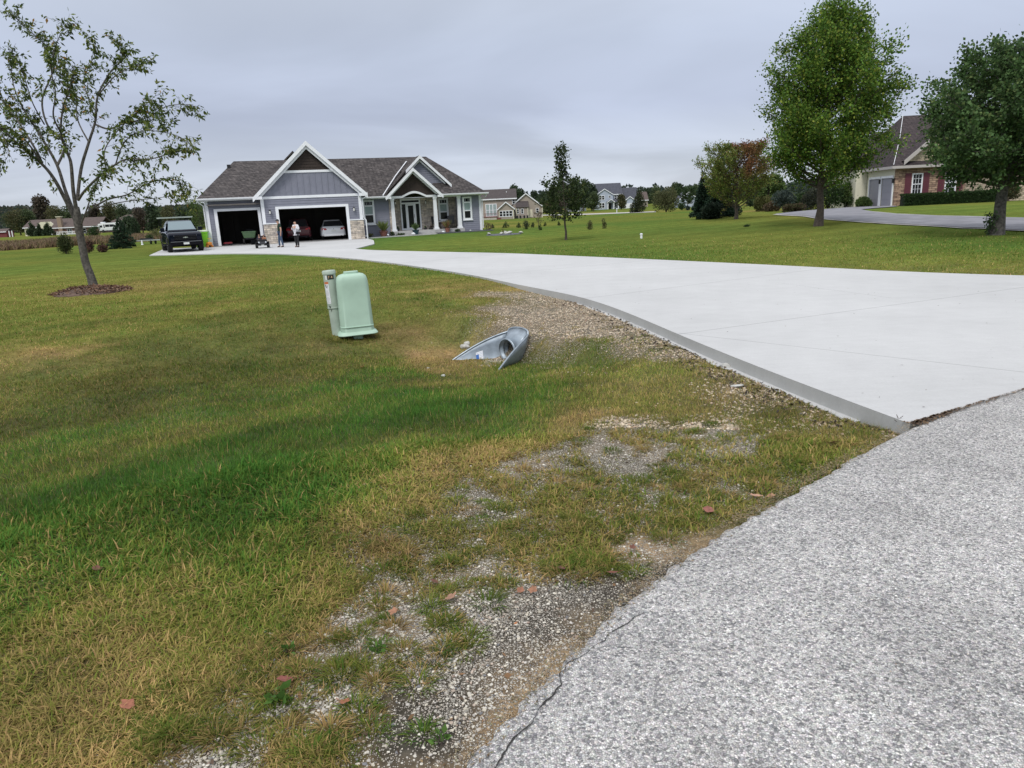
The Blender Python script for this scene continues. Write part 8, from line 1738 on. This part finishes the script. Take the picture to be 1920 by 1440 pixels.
# wooded ridge far left: one uncountable mass of crowns
pts = []
for i in range(2600):
    px = random.uniform(-260, 500); Yd = random.uniform(430, 900); 
    if px > 420 and random.random() < .5: continue
    q = at(px, 400, Yd); top = np.interp(px, [-260, 0, 40, 78, 110, 160, 200, 280, 330, 400, 500], [380, 390, 387, 389, 398, 404, 398, 390, 386, 384, 392]); zt = at(px, top, 850)[2] * (Yd - 380) / 470
    pts.append((q[0], Yd, zt))
pts = np.array(pts); nn_ = len(pts); m_ = 46; ci = np.repeat(np.arange(nn_), m_); n = len(ci); d = RNG.normal(0, 1, (n, 3)); d[:, 2] = np.abs(d[:, 2]); d /= np.linalg.norm(d, axis=1)[:, None]
rad = RNG.uniform(4, 8, nn_)[ci]; Q = pts[ci] + d * rad[:, None] * [1, 1, .85]; Q[:, 2] -= 6.5
pal = np.array([(.045, .065, .05), (.06, .08, .055), (.075, .08, .055), (.035, .05, .045), (.09, .085, .06)])[RNG.integers(0, 5, nn_)][ci] * RNG.uniform(.75, 1.25, (n, 1))
o = leaf_obj('woodland', Q, d, np.full(n, 2.4), pal, MT['leaf'], None, asp=.9); tag(o, 'wooded ridge of mixed autumn trees on the left skyline', 'woodland', kind='stuff')
hx = np.linspace(-1100, -150, 60); hy = np.linspace(400, 1100, 30); HX, HY = np.meshgrid(hx, hy)
pxs = []
HZ = np.zeros_like(HX)
for i in range(HX.shape[0]):
    for j in range(HX.shape[1]):
        v = np.array([HX[i, j], HY[i, j], 0]) - CP; zf = v @ CF; px = 960 + FPX * (v @ CR) / zf
        top = np.interp(px, [-260, 0, 40, 78, 110, 160, 200, 280, 330, 400, 500], [380, 390, 387, 389, 398, 404, 398, 390, 386, 384, 392]); HZ[i, j] = at(px, top, 850)[2] * np.clip((HY[i, j] - 380) / 470, 0, 1) - 8
HZ[:, -1] = -10; HZ[0, :] = -6; HZ[-1, :] = -10
idx = np.arange(HX.size).reshape(HX.shape); F = np.stack([idx[:-1, :-1], idx[:-1, 1:], idx[1:, 1:], idx[1:, :-1]], -1).reshape(-1, 4)
o = bulk('hills', np.stack([HX.ravel(), HY.ravel(), HZ.ravel()], 1), F, np.full(len(F), 4), mat('ridge_floor', (.03, .04, .025), .95), smooth=True); tag(o, kind='structure')
# distant tree belt right of centre
nn_ = 900; pxr = RNG.uniform(960, 2300, nn_); Yr = RNG.uniform(420, 700, nn_); qs = np.array([at(a, 395, b_) for a, b_ in zip(pxr, Yr)]); zz = base_h(qs[:, 0], Yr) + RNG.uniform(0, 5, nn_)
pts = np.stack([qs[:, 0], Yr, zz], 1); m_ = 40; ci = np.repeat(np.arange(nn_), m_); n = len(ci); d = RNG.normal(0, 1, (n, 3)); d[:, 2] = np.abs(d[:, 2]); d /= np.linalg.norm(d, axis=1)[:, None]
Q = pts[ci] + d * RNG.uniform(4, 7, nn_)[ci][:, None]; pal = np.array([(.045, .065, .05), (.06, .08, .055), (.035, .05, .045)])[RNG.integers(0, 3, nn_)][ci] * RNG.uniform(.75, 1.25, (n, 1))
o = leaf_obj('woodland', Q, d, np.full(n, 2.0), pal, MT['leaf'], None, asp=.9); tag(o, 'low distant tree belt on the horizon behind the houses and the rise', 'woodland', kind='stuff')
# ================================================================ SKY AND LIGHT
w = bpy.data.worlds.new('World'); SC.world = w; w.use_nodes = True
nt = w.node_tree; N = nt.nodes; L = nt.links; bg = N['Background']
SUN_EL, SUN_AZ = math.radians(52), math.radians(200)      # azimuth: direction the light comes from, clockwise from +Y
sky = N.new('ShaderNodeTexSky'); sky.sky_type = 'NISHITA'; sky.sun_disc = False; sky.sun_elevation = SUN_EL; sky.sun_rotation = SUN_AZ
tc = N.new('ShaderNodeTexCoord'); sp = N.new('ShaderNodeSeparateXYZ'); L.new(tc.outputs['Generated'], sp.inputs[0])
# overcast: brightest overhead
el = N.new('ShaderNodeValToRGB'); e = el.color_ramp.elements
e[0].position = 0; e[0].color = (.55, .59, .66, 1); e[1].position = 1; e[1].color = (1.12, 1.14, 1.18, 1)
for p, c in ((.05, (.50, .545, .635)), (.12, (.43, .475, .60)), (.20, (.455, .505, .62)), (.30, (.54, .59, .685)), (.40, (.57, .61, .68)), (.62, (.86, .88, .93))):
    k = e.new(p); k.color = (*c, 1)
L.new(sp.outputs[2], el.inputs[0])
# cloud layer: vector stretched on a plane overhead so bands flatten to the horizon
mz = N.new('ShaderNodeMath'); mz.operation = 'MAXIMUM'; L.new(sp.outputs[2], mz.inputs[0]); mz.inputs[1].default_value = 0
mz2 = N.new('ShaderNodeMath'); mz2.operation = 'ADD'; L.new(mz.outputs[0], mz2.inputs[0]); mz2.inputs[1].default_value = .10
dv = N.new('ShaderNodeVectorMath'); dv.operation = 'DIVIDE'; L.new(tc.outputs['Generated'], dv.inputs[0])
cb = N.new('ShaderNodeCombineXYZ'); [L.new(mz2.outputs[0], cb.inputs[i]) for i in range(3)]; L.new(cb.outputs[0], dv.inputs[1])
mp = N.new('ShaderNodeMapping'); mp.inputs['Scale'].default_value = (.22, .26, 0); mp.inputs['Rotation'].default_value = (0, 0, .35); L.new(dv.outputs[0], mp.inputs[0])
n = N.new('ShaderNodeTexNoise'); n.inputs['Scale'].default_value = 1.5; n.inputs['Detail'].default_value = 5; n.inputs['Roughness'].default_value = .48; n.inputs['Distortion'].default_value = .8
L.new(mp.outputs[0], n.inputs['Vector'])
nr = N.new('ShaderNodeMapRange'); nr.interpolation_type = 'SMOOTHSTEP'; nr.inputs[1].default_value = .33; nr.inputs[2].default_value = .67; nr.inputs[3].default_value = .89; nr.inputs[4].default_value = 1.15; L.new(n.outputs['Fac'], nr.inputs[0])
v = N.new('ShaderNodeVectorMath'); v.operation = 'SCALE'; L.new(el.outputs[0], v.inputs[0]); L.new(nr.outputs[0], v.inputs['Scale'])
s1 = N.new('ShaderNodeVectorMath'); s1.operation = 'SCALE'; s1.inputs['Scale'].default_value = .10; L.new(sky.outputs[0], s1.inputs[0])
mx = N.new('ShaderNodeMix'); mx.data_type = 'RGBA'; mx.inputs['Factor'].default_value = .93; L.new(s1.outputs[0], mx.inputs['A']); L.new(v.outputs[0], mx.inputs['B'])
L.new(mx.outputs['Result'], bg.inputs['Color']); bg.inputs['Strength'].default_value = 1.0
sd = bpy.data.lights.new('sun', 'SUN'); sd.energy = 1.7; sd.angle = math.radians(16); sd.color = (1, .96, .9)
so = bpy.data.objects.new('sun', sd); COL.objects.link(so)
dirv = Vector((math.sin(SUN_AZ) * math.cos(SUN_EL), math.cos(SUN_AZ) * math.cos(SUN_EL), math.sin(SUN_EL)))
so.rotation_euler = dirv.to_track_quat('Z', 'Y').to_euler(); so.location = (0, 0, 60)
SC.view_settings.view_transform = 'Standard'; SC.view_settings.look = 'None'; SC.view_settings.gamma = 1; SC.view_settings.exposure = .24
SC.render.engine = 'CYCLES'; SC.cycles.max_bounces = 6; SC.cycles.transparent_max_bounces = 8
